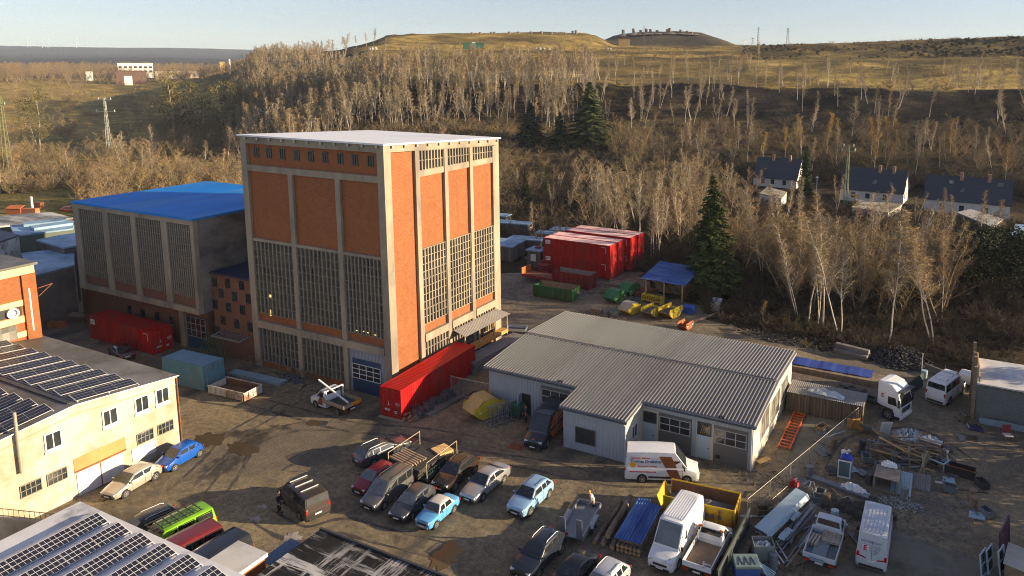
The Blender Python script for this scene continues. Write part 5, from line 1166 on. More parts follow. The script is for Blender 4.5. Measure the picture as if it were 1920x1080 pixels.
skip("open_skip","open yellow skip in the middle of three on the far yard",(-34.2,86.0),76,M_skipyb,False,3.2,1.8,1.3,(M_dirtload,.7,.25,2))
skip("open_skip","open yellow skip with a raised bright side, right of three on the far yard",(-31.9,86.6),76,M_skipyb,False,3.3,1.9,1.45,(M_dirtload,.8,.3,5))
skip("lidded_skip","green lidded skip in sunlight, the nearer of two by the red containers",(-41.2,89.0),80,M_skipg,True,3.2,1.9,1.35)
skip("lidded_skip","green lidded skip in shade, the farther of two by the red containers",(-40.8,93.0),80,M_skipg,True,3.2,1.9,1.35)
skip("open_skip","small rusty open skip near the workshop's back edge",(-28.6,83.2),80,mat("rusty_skip",(.28,.10,.04),.9,.3,2),False,2.1,1.3,1.0)
# wheelie bin container, A-frame rack
bn = thing("waste_bin","dark green four wheeled waste bin against the workshop wall","bin",(-35.1,54.0,0))
q = MB(); q.add([(-.6,-.42,.15),(.6,-.42,.15),(.6,.42,.15),(-.6,.42,.15),(-.68,-.5,1.1),(.68,-.5,1.1),(.68,.5,1.1),(-.68,.5,1.1)],[(3,2,1,0),(4,5,6,7),(0,1,5,4),(1,2,6,5),(2,3,7,6),(3,0,4,7)]); q.build("body", mat("bin_green",(.02,.085,.045),.5,.1,2), bn)
q = MB(); q.side([(-.72,1.11),(.72,1.11),(.6,1.25),(-.6,1.25)],-.53,.53); q.build("lid", mat("bin_lid_green",(.03,.11,.06),.5,.1,2), bn)
for x in (-.5,.5):
    for y in (-.35,.35): q = MB(); q.lathe([(.09,-.03),(.09,.03)],(x,y,.09),'y',10); q.build("castor", M_black, bn)
def aframe(loc, deg):
    t_ = thing("glass_rack","grey steel A frame rack beside the yellow lidded skip","rack",(loc[0],loc[1],0),math.radians(deg))
    q = MB()
    for y in (-.5,.5): q.bar((-1.2,y,.1),(1.2,y,.1),.1)
    for x in (-1.1,0,1.1): q.bar((x,-.6,.1),(x,.6,.1),.09)
    q.build("base", M_steel, t_)
    for s in (-1,1):
        q = MB()
        for k in range(6): x = -1.1+k*.44; q.bar((x,s*.3,.12),(x,s*.08,1.75),.05)
        q.bar((-1.15,s*.08,1.75),(1.15,s*.08,1.75),.06); q.bar((-1.15,s*.2,.9),(1.15,s*.2,.9),.05); q.build("upright_frame", M_steel, t_)
aframe((-36.0,52.35),62)
# ---------------------------------------------------------------- far yard: frosty sheds, flatbed, lean-to
M_shedside = mat("shed_cladding",(.10,.095,.085),.8,.3,.8,dirt=(.20,.17,.13),dirt_amt=.4,stretch=(3,3,.3))
for lab, c, L, W, H in (("frosty roofed grey shed nearest the tower on the far yard",(-69.2,102.2),6.5,5.2,2.7),("frosty roofed container cabin behind the nearest grey shed",(-67.2,107.2),6.2,2.5,2.6),
    ("blue roofed cabin left of the red container stack",(-64.7,112.2),6.2,2.6,2.75),("second blue roofed cabin behind the first, left of the red stack",(-63.2,116),7,2.6,2.8),
    ("long frosty container with graffiti at the wood's edge",(-77,116.5),9,2.6,2.8),("pale container at the wood's edge nearest the tower's corner",(-84.5,121),8,2.6,2.8)):
    t_ = thing("yard_cabin", lab, "cabin", (c[0],c[1],-.05), math.radians(8))
    q = MB(); q.box(-L/2,L/2,-W/2,W/2,0,H-.18); q.build("wall", M_shedside, t_); q = MB(); q.box(-L/2-.1,L/2+.1,-W/2-.1,W/2+.1,H-.177,H); q.build("roof", M_frost, t_)
    q = MB(); q.box(L/2,L/2+.03,-.5,.5,.05,2.0); q.build("door", M_skipw if "graffiti" in lab else M_darksteel, t_)
    q = MB(); q.box(-L*.3,-L*.1,-W/2-.03,-W/2,1.0,1.9); q.build("window", M_glass, t_)
kz = thing("site_hut","small dark site hut with a pale window beside the red container stack","hut",(-60.9,100.5,0),0)
q = MB(); q.box(-1.3,1.3,-1.2,1.2,0,2.6); q.build("wall", M_shedside, kz); q = MB(); q.box(-1.5,1.5,-1.4,1.4,2.603,2.8); q.build("roof", M_frost, kz); q = MB(); q.box(-.6,.4,-1.23,-1.2,.9,2.1); q.build("window", M_plate, kz)
q = MB(); q.obox((0,.2,2.95),(.9,.7,.25)); q.build("roof_box", M_redbox if 0 else M_skipr, kz)
fl = thing("flatbed_trailer","orange red flatbed trailer with a sunlit end beside the red skip","trailer",(-55.6,93.0,0),math.radians(-4))
q = MB(); q.box(-3,3,-1.2,1.2,.75,.9); q.build("bed", M_rust, fl); q = MB(); q.box(-3.1,-2.95,-1.2,1.2,.901,1.9); q.build("headboard", mat("orange_paint",(.62,.13,.03),.5,.2,1), fl)
q = MB(); q.box(-2.9,3,-1.25,-1.2,.55,.98); q.box(-2.9,3,1.2,1.25,.55,.98); q.build("side_rail", M_skipr, fl)
for x in (.6,1.6):
    for s in (-1,1): wheel(fl, x, s*1.0, .38)
st_ = thing("stacked_frames","low stack of red brown machine frames behind the flatbed","machine",(-57.2,96.5,0)); q = MB()
for k in range(4): q.box(-1,1,-.6,.6,.1+k*.4,.35+k*.4)
q.build("crate_stack", M_skipr, st_); q = MB(); q.bar((-.9,-.5,1.6),(.2,.3,2.6),.12); q.build("arm", M_rust, st_)
ln = thing("open_shelter","open timber shelter with a blue corrugated roof under the big spruce","shelter",(-35.3,96,0))
M_bluesheet = mat("blue_corrugated",(.02,.085,.32),.5,.25,1.2,dirt=(.10,.20,.42),dirt_amt=.55,stretch=(.3,2,1))
q = LM((-35.3,96)); q.ribs((-38.8,92.5,2.75),(-31.9,92.0,2.7),(-31.7,99.3,3.5),(-38.7,100,3.5),28,.06); q.build("roof_sheet", M_bluesheet, ln)
for x,y,h in ((-38.2,93.2,2.7),(-32.5,92.9,2.65),(-38.2,99.3,3.4),(-32.5,98.7,3.35),(-35.3,93,2.65)):
    q = LM((-35.3,96)); q.bar((x,y,0),(x,y,h),.16); q.build("post", M_plank, ln)
q = LM((-35.3,96)); q.bar((-38.8,93,2.62),(-31.9,92.8,2.58),.14); q.bar((-38.8,99.3,3.35),(-31.9,98.7,3.35),.14); q.build("beam", M_timber, ln)
def planks(name, label, cat, loc, deg, n, layers, L, w, h, m_, jit=.1, group=None, gap=.02, seed=1):
    """A stack of boards: each layer a mesh part, boards are its pattern."""
    t_ = thing(name, label, cat, loc, math.radians(deg), group); r_ = random.Random(seed)
    for k in range(layers):
        q = MB()
        for i in range(n):
            x0 = r_.uniform(-jit,jit)*L*.3; q.obox((x0,(i-(n-1)/2)*(w+gap),h*(k+.5)+k*.02),(L*r_.uniform(1-jit,1),w,h),rz=r_.uniform(-1,1)*jit*.08)
        q.build("board_layer", m_, t_)
    return t_
planks("timber_stack","dark timber stacked under the blue roofed shelter","timber stack",(-35.2,97.5,0),0,6,6,5.6,.5,.28,M_timber)
yr = thing("yellow_rack","yellow steel rack holding ribbed parts in front of the shelter","rack",(-36.2,91.0,0),math.radians(-8)); q = MB()
for x in (-1.5,1.5): q.box(x-.05,x+.05,-.6,.6,0,1.1)
q.box(-1.5,1.5,-.62,-.55,.3,.5); q.build("rack_frame", M_skipyb, yr)
for k in range(7): q = MB(); q.obox((-1.1+k*.36,0,.75),(.12,1.0,.5),ry=.3); q.build("ribbed_part", M_skipyb, yr)
q = MB(); q.box(-.8,.8,-.6,.6,0,.95); o = q.build("plastic_box", mat("blue_plastic",(.02,.09,.42),.4,.1,2), bevel=.04); o.location = (-30.3,89.3,0); tag(o,"solid blue plastic box on the far yard right of the yellow skips","box")
ib = thing("liquid_tank","white liquid tank in a wire cage on the far yard beside brush","tank",(-27.2,91.6,0)); q = MB(); q.box(-.55,.55,-.5,.5,.15,1.1); q.build("bottle", mat("milky_plastic",(.5,.47,.38),.4,.1,2), ib, bevel=.06); q = MB(); q.box(-.6,.6,-.55,.55,0,.13); q.build("pallet", M_timber, ib)
q = MB()
for z in (.2,.5,.8,1.1): q.bar((-.6,-.56,z),(.6,-.56,z),.03); q.bar((.6,-.56,z),(.6,.56,z),.03); q.bar((-.6,.56,z),(.6,.56,z),.03); q.bar((-.6,-.56,z),(-.6,.56,z),.03)
for k in range(5): x = -.6+k*.3; q.bar((x,-.56,.13),(x,-.56,1.12),.03); q.bar((x,.56,.13),(x,.56,1.12),.03)
q.build("cage", M_steel, ib)
q = MB(); q.box(-.6,.6,-.4,.4,1.15,1.5); o = q.build("folded_tarpaulin", mat("pale_tarp",(.40,.46,.52),.6,.15,2)); o.location = (-27.2,92.3,0); o["_"]=0; del o["_"]; o.location.z = 0; tag(o,"pale folded tarpaulin lying on the caged liquid tank","tarpaulin")
for k,(lab,a,b2,w) in enumerate((("pale timber beam pointing at the small rusty skip",(1300,604),(1345,586),.22),("thin grey timber beam behind the small rusty skip",(1285,606),(1318,597),.3))):
    A,B2 = P2(*a,.15),P2(*b2,.3); q = MB(); q.bar(A,B2,w,w*.7); tag(q.build("timber_beam", M_timber),lab,"beam")
planks("pallet_stack","stack of old pallets in front of the nearer green lidded skip",'pallets',P2(1118,588),10,5,6,1.5,.2,.12,M_timber,.05)
planks("pallet_stack","leaning heap of grey pallets beside the small yellow lidded skip",'pallets',P2(1150,592),50,5,5,1.4,.2,.12,mat("grey_wood",(.15,.14,.12),.9,.3,2),.3)
planks("board_pile","low pile of dark boards between the red containers and the green lidded skips",'board pile',(-43.6,96.8,0),8,7,2,4.5,.35,.12,M_timber,.3,seed=3)
planks("board_pile","pile of reddish boards in front of the blue roofed shelter",'board pile',(-39.3,94.5,0),60,6,3,4.0,.35,.12,M_rust,.25,seed=4)
# ---------------------------------------------------------------- beside the tower
planks("concrete_plank_stack","stack of long grey concrete planks beside the tower's canopy","plank stack",(-44.9,64.6,0),86,3,4,9.5,.62,.32,mat("grey_plank",(.21,.205,.20),.85,.15,1,dirt=(.13,.12,.11)),.02)
planks("timber_stack","new orange timber stacked under the canopy by the tower","timber stack",(-46.4,65.5,1.55),88,3,2,7.0,.3,.2,mat("fresh_timber",(.62,.30,.08),.7,.2,1.5),.1)
t_ = thing("sack_pallet","white sacks on a pallet at the tower's far corner column","sacks",(-46.2,67.9,0)); q = MB(); q.box(-.7,.7,-.6,.6,0,.14); q.build("pallet", M_timber, t_)
for k in range(4): q = MB(); q.obox((0,-.3+.6*(k%2),.28+.24*(k//2)),(1.25,.56,.22)); q.build("sack", M_frame_w, t_, bevel=.08)
t_ = thing("small_trailer","small white car trailer standing beyond the tower's corner","trailer",(-46.8,72.2,0),math.radians(20)); q = MB(); q.box(-1.2,1.2,-.7,.7,.45,.5); q.build("bed", M_darksteel, t_)
for a in ((-1.2,1.2,-.72,-.68),(-1.2,1.2,.68,.72),(-1.22,-1.18,-.68,.68),(1.18,1.22,-.68,.68)): q = MB(); q.box(*a,.501,.85); q.build("side_board", M_frame_w, t_)
for s in (-1,1): wheel(t_, 0, s*.82, .27, .15)
q = MB(); q.bar((1.2,0,.45),(2.2,0,.42),.07); q.build("drawbar", M_steel, t_)
gt = thing("mesh_gate","grey steel mesh gate between the red container and the workshop","gate",(-41.2,54.9,0),math.radians(3)); q = MB()
for x in (-2.2,2.2): q.box(x-.07,x+.07,-.07,.07,0,2.1)
q.bar((-2.2,0,2.0),(2.2,0,2.0),.08); q.bar((-2.2,0,.15),(2.2,0,.15),.08); q.build("gate_frame", M_steel, gt); q = MB()
for k in range(30): x = -2.1+k*.145; q.bar((x,0,.15),(x,0,2.0),.025)
q.build("mesh_infill", M_steel, gt)
planks("concrete_slab_pile","long low grey slab beside the rubble at the red container","slab",(-42.6,53.4,0),84,1,1,6.5,1.1,.22,M_conc_dark,0)
r_ = random.Random(12)
M_rubw = mat("grey_roof_tile",(.12,.12,.125),.9,.3,3)
t_ = thing("tile_stack","heap of grey roof tiles stacked on edge beside the red container","tile stack",(-43.4,52.0,0),math.radians(86))
q = MB()
for k in range(70): q.obox((-2.6+k*.075,r_.uniform(-.5,.5),.35+r_.uniform(-.05,.25)),(.04,.5,.6),ry=r_.uniform(-.3,.3),rz=r_.uniform(-.2,.2))
q.build("tiles", M_rubw, t_)
t_ = thing("brick_heap","small sunlit heap of broken bricks at the end of the tile stack","brick heap",(-43.6,49.1,0)); 
for k in range(16): q = MB(); q.obox((r_.uniform(-.6,.6),r_.uniform(-.5,.5),r_.uniform(.05,.5)),(.35,.2,.16),rz=r_.uniform(0,3),ry=r_.uniform(-.5,.5)); q.build("brick", mat("broken_brick",(.36,.17,.09),.9,.3,3) if k%2 else M_timber, t_)
planks("profile_stack","pale blue long profiles lying on the ground along the tower's shaded foot","profile stack",(-64.3,48.85,0),4,4,2,7.2,.24,.12,mat("blue_grey_profile",(.30,.40,.44),.5,.1,1),.02)
t_ = thing("frame_rack","green steel frames leaning against the brick link building","frames",(-73.6,50.4,0),math.radians(-4))
M_gfr = mat("green_frame",(.07,.11,.06),.6,.2,2)
for k in range(7):
    q = MB(); x = -1.6+k*.5; y = .35-.05*k
    for dx in (0,.9): q.bar((x+dx,-.9+.1*k,0),(x+dx+.2,.5,2.6),.07)
    for zz in (.1,.9,1.7,2.5): f_ = zz/2.6; q.bar((x+.2*f_,-.9+.1*k+(1.4-.1*k)*f_,zz),(x+.9+.2*f_,-.9+.1*k+(1.4-.1*k)*f_,zz),.06)
    q.build("frame", M_gfr, t_)
for k,(x,y,w) in enumerate(((-98.5,51.0,1.1),(-96.8,50.7,.9))):
    q = MB()
    for i in range(4):
        for j in range(3): q.obox((-.45+i*.3,-.3+j*.3,.35),(.29,.29,.7))
    o = q.build("brick_pallet", mat("orange_brick_block",(.40,.14,.06),.85,.2,2)); p = P2(*((92,612),(113,613))[k]); o.location = p; tag(o,("left","right")[k]+" cube of orange bricks in the shady court by the sheds","brick stack")
for k,px in enumerate(((88,596),(113,590))):
    p = P2(*px); q = MB(); q.box(-2.0,2.0,-.04,.04,0,2.4); o = q.build("leaning_board", mat("cool_white_panel",(.50,.52,.52),.6,.08,1)); o.location = p; o.rotation_euler = (0,0,.1); tag(o,("large white panel leaning on the plastered shed wall","ribbed white panel beside the large white panel in the court")[k],"panel")
planks("beam_stack","dark stack of beams in the shady court behind the brick cubes","beam stack",P2(140,600),12,4,3,4.5,.3,.25,M_timber,.15)
# ---------------------------------------------------------------- middle yard: cage trailer, car trailer, logs
tr_ = thing("cage_trailer","mesh sided trailer loaded with slatted timber and pallets among the parked cars","trailer",(-37.0,42.8,0),math.radians(90))
M_mesh = mat("trailer_green",(.03,.06,.055),.6,.2,3)
q = MB(); q.box(-1.9,1.9,-1.95,1.95,.5,.6); q.build("bed", M_darksteel, tr_)
for s in (-1,1):
    q = MB(); y = s*1.95
    q.bar((-1.9,y,2.1 if s<0 else 2.0),(1.9,y,2.1 if s<0 else 2.0),.035)
    for x in (-1.9,1.9): q.bar((x,y,.5),(x,y,2.05),.04)
    q.build("rail", mat("pale_rail",(.55,.45,.30),.5,.1,2), tr_); q = MB()
    for k in range(14): x = -1.8+k*.277; q.bar((x,y,.5),(x,y,1.3),.03)
    for zz in (.7,1.0,1.3): q.bar((-1.9,y,zz),(1.9,y,zz),.03)
    q.build("mesh_side", M_mesh, tr_)
for s in (-1,1):
    for x in (-.45,.45): wheel(tr_, x, s*2.08, .33, .18)
planks("slat_pile","long pale slats lying across the cage trailer's load","slats",(-37.6,41.7,1.42),-10,7,2,2.7,.10,.06,mat("pink_slat",(.42,.30,.20),.8,.2,2),.12,gap=.15)
planks("dark_slat_pile","dark stacked slats filling the middle of the cage trailer","slats",(-37.1,42.3,.62),-8,9,4,3.4,.3,.18,mat("dark_slat",(.05,.045,.04),.8,.3,2),.1)
planks("pallet_stack","bright new pallets stacked upright in the cage trailer","pallets",(-36.0,44.0,.62),70,7,6,1.3,.15,.13,mat("bright_pallet",(.66,.42,.18),.8,.15,2),.04,gap=.06)
ct = thing("car_trailer","grey flat car trailer with two raised loading ramps behind the black crossover","trailer",(-21.95,41.9,0),math.radians(98))
q = MB(); q.box(-2.0,2.0,-.85,.85,.5,.58); q.build("bed", mat("trailer_deck",(.20,.215,.22),.45,.15,1.5,metal=.4), ct)
for s in (-1,1):
    q = MB(); q.box(-2.0,2.0,s*.87-.04,s*.87+.04,.45,.82); q.build("side_rail", M_steel, ct)
    q = MB(); q.obox((-2.03,s*.62,1.28),(.06,.42,1.5),ry=-.06); q.build("loading_ramp", M_steel, ct)
    q = MB(); q.side([(-.75,.62),(-.6,.85),(.6,.85),(.75,.62)], s*.92 if s>0 else s*1.2, s*1.2 if s>0 else s*.92); q.build("mudguard", M_steel, ct)
    for x in (-.38,.38): wheel(ct, x, s*1.03, .3, .17)
q = MB(); q.box(1.96,2.04,-.83,.83,.581,.85); q.build("front_board", M_steel, ct); q = MB(); q.bar((2.0,0,.45),(3.1,0,.45),.09); q.build("drawbar", M_steel, ct)
q = MB(); q.box(-.25,.25,-.3,.3,0,.03); o = q.build("grey_board", M_slab); o.location=(-22.95,42.6,.1); o.scale=(1,4,1); tag(o,"pale board leaning along the car trailer's left side","board")
M_bark = mat("log_bark",(.17,.12,.08),.9,.3,2,dirt=(.28,.22,.16)); M_cut = mat("cut_wood",(.46,.30,.15),.8,.2,4)
for k,(x,y0,L,r,z,lab) in enumerate(((-20.35,43.2,5.2,.17,.17,"thin log lying leftmost of the logs beside the blue sheets"),(-19.75,43.0,4.6,.19,.19,"log on the ground between the thin log and the blue sheets"),(-19.65,43.6,5.0,.22,.58,"thick log resting on top of the other logs"),(-19.1,42.9,4.6,.19,.19,"log half under the edge of the blue sheets"))):
    t_ = thing("tree_log", lab, "log", (x,y0,z), math.radians(93+k), "logs beside the blue sheets")
    q = MB(); q.tube([(-L/2,0,0),(-L/4,.03,.01),(L/4,-.03,0),(L/2,.02,0)],[r,r*.97,r*.93,r*.9],12); q.build("bark", M_bark, t_)
    q = MB(); q.lathe([(r*.88,-.012),(r*.88,.0)],(-L/2,0,0),'x',12); q.build("cut_end", M_cut, t_)
bp = thing("covered_timber","timber pile roofed with royal blue corrugated sheets beside the white panel van","timber pile",(-17.85,43.0,0),math.radians(94))
q = MB(); q.ribs((2.4,-.95,.98),(2.4,.0,1.02),(-2.3,.0,1.02),(-2.3,-.95,.98),5,.05); q.build("blue_sheet", M_bluesheet, bp)
q = MB(); q.ribs((2.6,-.02,1.10),(2.6,.98,1.1),(-2.45,.98,1.1),(-2.45,-.02,1.10),5,.05); q.build("blue_sheet", M_bluesheet, bp)
for k in range(12):
    q = MB(); y = -.75+.3*(k%6); z = .17+.3*(k//6); q.tube([(-2.3,y,z),(2.3,y+.02,z)],.14,10); q.build("log", M_bark, bp); q = MB(); q.lathe([(.13,-.012),(.13,0)],(-2.3,y,z),'x',10); q.build("cut_end", M_cut, bp)
q = MB(); q.box(-2.0,2.0,-.8,.8,.62,.95); q.build("timber_core", M_timber, bp)
# ---------------------------------------------------------------- right-hand yard
M_wshed = mat("weathered_boards",(.15,.115,.075),.9,.3,.9,dirt=(.07,.055,.04),dirt_amt=.5,stretch=(4,4,.25))
wsd = thing("weathered_container","weathered brown ribbed container beside the workshop's sunlit gable","container",(-8.9,68.1,0))
q = MB(); q.box(-3.45,3.45,-1.45,1.45,0,1.86); q.build("body", M_wshed, wsd); q = MB(); q.ribs((-3.5,-1.48,0.02),(3.48,-1.48,.02),(3.48,-1.48,1.9),(-3.5,-1.48,1.9),24,.07); q.build("ribbed_side", M_wshed, wsd)
q = MB(); q.ribs((3.47,-1.45,.02),(3.47,1.45,.02),(3.47,1.45,1.9),(3.47,-1.45,1.9),9,.07); q.build("ribbed_end", mat("pale_end_boards",(.36,.27,.12),.9,.3,1.4,dirt=(.14,.11,.06),dirt_amt=.5,stretch=(1,4,.3)), wsd)  # end boards paler and yellower than the side boards
q = MB(); q.ribs((-3.55,-1.52,1.93),(3.6,-1.52,1.93),(3.6,1.52,1.93),(-3.55,1.52,1.93),40,.03); q.build("roof_sheet", mat("grey_ribbed_roof",(.24,.225,.20),.6,.15,.8), wsd)
M_foil = mat("crumpled_foil",(.58,.62,.62),.25,.2,4,metal=.5)
def crumple(name, label, cat, loc, size, m_, seed, deg=0, n=16):
    r_ = random.Random(seed); vs = []
    for i in range(n+1):
        for j in range(n//2+1):
            x, y = (i/n-.5)*size[0], (j/(n//2)-.5)*size[1]; e = (1-abs(2*i/n-1)**3)*(1-abs(4*j/n-1)**3)
            vs.append((x+r_.uniform(-.04,.04)*size[0]/2,y+r_.uniform(-.08,.08)*size[1],e*size[2]*r_.uniform(.55,1.25)+.01))
    m2 = n//2+1; q = MB(); q.add(vs, [(i*m2+j,(i+1)*m2+j,(i+1)*m2+j+1,i*m2+j+1) for i in range(n) for j in range(n//2)])
    o = q.build(name, m_, None, 50); o.location = loc; o.rotation_euler = (0,0,math.radians(deg)); tag(o,label,cat); return o
crumple("foil_bundle","crumpled silver foil roll lying on the weathered container's roof","foil",(-8.9,67.7,1.98),(3.4,1.0,.42),M_foil,3,-8)
planks("board_stack","long stack of old boards behind the weathered container","board stack",(-8.3,76.0,0),-1,5,3,11.5,.42,.34,M_timber,.04)
q = MB(); q.ribs((-4.0,-1.0,0),(4.2,-1.0,0),(4.2,1.0,.06),(-4.0,1.0,.06),3,.05); o = q.build("blue_tarpaulin", mat("tarp_blue",(.035,.07,.30),.5,.2,.8)); o.location = (-9.7,76.5,1.12); tag(o,"blue tarpaulin covering the long board stack behind the weathered container","tarpaulin")
planks("beam_stack","dark beams lying between the weathered container and the long board stack","beam stack",(-8.5,72.8,0),-2,5,3,10.5,.36,.28,M_wshed,.08)
t_ = thing("concrete_beams","three concrete beams piled at the brush edge beyond the tarpaulin","beams",(-8.4,84.0,0),math.radians(-13))
for y,z in ((-.5,.25),(.45,.25),(0,.75)): q = MB(); q.obox((0,y,z),(3.9,.6,.48)); q.build("beam", M_conc_dark, t_, bevel=.04)
ld = thing("orange_ladder","long orange red lattice ladder lying on the ground by the sunlit gable","ladder",(-11.05,62.7,0),math.radians(90)); M_or = mat("ladder_orange",(.55,.10,.02),.5,.15,2)
for s in (-1,1): q = MB(); q.box(-3.6,3.6,s*.5-.05,s*.5+.05,.08,.26); q.build("rail", M_or, ld)
for k in range(13): q = MB(); x = -3.4+k*.57; q.box(x,x+.14,-.45,.45,.15,.22); q.build("rung", M_or, ld)
q = MB(); q.box(-.5,.5,-.3,.3,0,.02); 
t_ = planks("plank_bundle","short bundle of pale planks leaning by the workshop's corner","planks",P2(1432,868),60,4,3,1.4,.12,.08,M_plank,.1)
# construction fence panels
M_fw = mat("fence_wire",(.26,.25,.22),.5,.1,3,metal=.4)
F0, F1 = Vector((-11.3,47.6,0)), Vector((-5.75,66.2,0)); nF = 6; dF = (F1-F0)/nF; fdeg = math.atan2(dF.y,dF.x)
fp = thing("fence_panel","wire mesh fence panel in the line between yard and scrap area","fence panel",(0,0,0),fdeg,"mesh fence panels across the right yard"); L_ = dF.length
q = MB()
for x in (0.03,L_-.03): q.tube([(x,0,0),(x,0,1.95)],.03,6)
q.tube([(0,0,1.95),(L_,0,1.95)],.017,6); q.tube([(0,0,.2),(L_,0,.2)],.025,6); q.build("panel_frame", M_fw, fp); q = MB()
for k in range(1,14): q.bar((L_*k/14,0,.2),(L_*k/14,0,1.95),.005)
for k in range(1,7): z = .2+k*.25; q.bar((0,0,z),(L_,0,z),.005)
q.build("wire_mesh", M_fw, fp)
for x in (.0,L_): q = MB(); q.obox((x,0,.06),(.22,.6,.12)); q.build("foot_block", M_conc_dark, fp)
fam = family(fp); fp.location = F0
for k in range(1,nF): dup(fp, F0+dF*k, fdeg, tree=fam)
q = MB(); q.box(-.05,.05,-3.7,3.7,0,1.5); o = q.build("board_fence", mat("dark_green_board",(.045,.055,.05),.8,.2,1)); o.location = (-11.15,43.7,0); o.rotation_euler=(0,0,-.02); tag(o,"dark solid board fence beside the white pickup and the scrap area","fence")
q = MB(); q.obox((0,0,.25),(.35,6,.5)); o = q.build("timber_beam", M_wshed); o.location = (-10.45,42.2,0); tag(o,"dark beam lying along the inner side of the board fence","beam")
# scrap profiles
r_ = random.Random(31)
M_bluewhite = mat("pale_blue_sheet",(.36,.48,.54),.5,.1,1.2); M_greybar = mat("grey_profile",(.20,.22,.23),.5,.2,1.5,metal=.3)
sc_axis = Vector(P2(1520,945))-Vector(P2(1430,1035)); sdeg = math.degrees(math.atan2(sc_axis.y,sc_axis.x))
base = Vector(P2(1475,990))
q = MB(); q.add([(-3.2,-.5,.95),(3.0,-.55,1.05),(3.2,.5,1.0),(-3.0,.55,.9),(-3.2,-.7,.6),(3.0,-.75,.7)],[(0,1,2,3),(4,5,1,0)]); o = q.build("large_pale_sheet", M_bluewhite); o.location = base+Vector((-.5,.55,0)); o.rotation_euler=(0,0,math.radians(sdeg)); tag(o,"large pale blue sheet draped over the scrap profiles by the fence","sheet")
side_ = Vector((-math.sin(math.radians(sdeg)),math.cos(math.radians(sdeg)),0)); along = Vector((math.cos(math.radians(sdeg)),math.sin(math.radians(sdeg)),0))
for k in range(26):
    L = r_.uniform(2.5,6.8); off = base+side_*r_.uniform(-2.2,1.2)+along*r_.uniform(-.8,.8); a = r_.uniform(-.07,.07)+(r_.uniform(-.5,.5) if k%6==5 else 0)
    z = r_.uniform(.08,.75); d = along*math.cos(a)+side_*math.sin(a)
    q = MB(); w = r_.choice((.08,.12,.2,.3)); q.bar((-d*L/2+Vector((0,0,-.04))),(d*L/2+Vector((0,0,r_.uniform(-.03,.1)))),w,.07); o = q.build("scrap_profile", r_.choice((M_greybar,M_bluewhite,M_greybar,M_timber,M_greybar)))
    o.location = off+Vector((0,0,z)); tag(o,"long metal or timber profile in the scrap pile beside the dropside pickup","profile","profiles in the scrap pile")
sheets = ((1473,1001,1.5,.5),(1455,985,1.3,.4),(1492,968,1.2,.35))
for k,(px,py,a,b2) in enumerate(sheets): crumple("bent_sheet",("bent pale sheet lying lowest on the scrap profiles","crumpled pale sheet in the middle of the scrap profiles","torn pale sheet near the top of the scrap profiles")[k],"sheet",P2(px,py,.7),(a,b2,.25),M_bluewhite,40+k,sdeg)
for k,(a,b2) in enumerate((((1455,1015),(1478,1052)),((1448,1025),(1470,1056)),((1450,1040),(1462,1058)))):
    A,B2 = P2(*a,.25),P2(*b2,.08); q = MB(); q.bar(A,B2,.09,.06); tag(q.build("white_strip", M_frame_w),("brightest","middle","shortest")[k]+" white strip fanning out from the foot of the scrap pile","strip")
bx = thing("scrap_crate","open grey steel crate full of crumpled foil beside the scrap profiles","crate",(*P2(1430,1045)[:2],0),math.radians(sdeg-50)); q = MB()
for a in ((-.7,.7,-.55,-.5),(-.7,.7,.5,.55),(-.7,-.65,-.5,.5),(.65,.7,-.5,.5)): q.box(*a,.05,1.2)
q.build("crate_wall", mat("crate_grey",(.22,.24,.22),.6,.2,2), bx); v_,f_ = heap_mesh(1.25,.95,.85,.3,77,14,10,6); q = MB(); q.add(v_,f_); q.build("foil_load", M_foil, bx)
gb = thing("grey_green_container","grey green lidded plastic bin with chevron ribs at the bottom edge","bin",(*P2(1398,1085)[:2],0),math.radians(sdeg-48)); q = MB(); q.box(-.8,.8,-.6,.6,0,1.1); q.build("body", mat("bin_blue",(.03,.08,.30),.5,.1,2), gb, bevel=.05); q = MB(); q.box(-.83,.83,-.63,.63,1.103,1.35); q.build("lid", mat("lid_grey_green",(.17,.24,.22),.5,.1,2), gb, bevel=.06); q = MB()
for k in range(3): q.bar((-.6+k*.4,-.5,1.36),(-.45+k*.4,.3,1.36),.05,.03); q.bar((-.45+k*.4,.3,1.36),(-.3+k*.4,-.5,1.36),.05,.03)
q.build("lid_rib", M_darksteel, gb)
for k in range(5):
    A,B2 = P2(1420+k*3,1052+k*5,.9),P2(1455-k*2,1075+k*3,.3); q = MB(); q.bar(A,B2,.08,.05); tag(q.build("white_bar", M_bluewhite),"thin pale bar in the bundle beside the grey green bin","bar","thin pale bars beside the grey green bin")
# pallets and sheeting on the dropside pickup
planks("pallet","single pallet standing on the dropside pickup's bed near its cab","pallet",on(p2_,-.25,-.35,1.0),2,5,2,1.2,.16,.1,mat("pale_pallet",(.36,.30,.24),.85,.2,2),.03,gap=.07)
planks("pallet","pallet leaning against the left side board of the dropside pickup","pallet",on(p2_,-.9,.75,.95),80,4,2,1.2,.15,.1,mat("pale_pallet2",(.36,.30,.24),.85,.2,2),.03,gap=.07)
q = MB(); q.ribs((-2.9,-.45,0),(.2,-.45,0),(.2,.45,.02),(-2.9,.45,.02),20,.03); o = q.build("grey_sheet", mat("sheet_grey",(.20,.24,.26),.5,.1,1)); o.location = on(p2_,-.1,.1,.96); o.rotation_euler=p2_.rotation_euler; tag(o,"grey profiled sheet lying in the dropside pickup's bed","sheet")
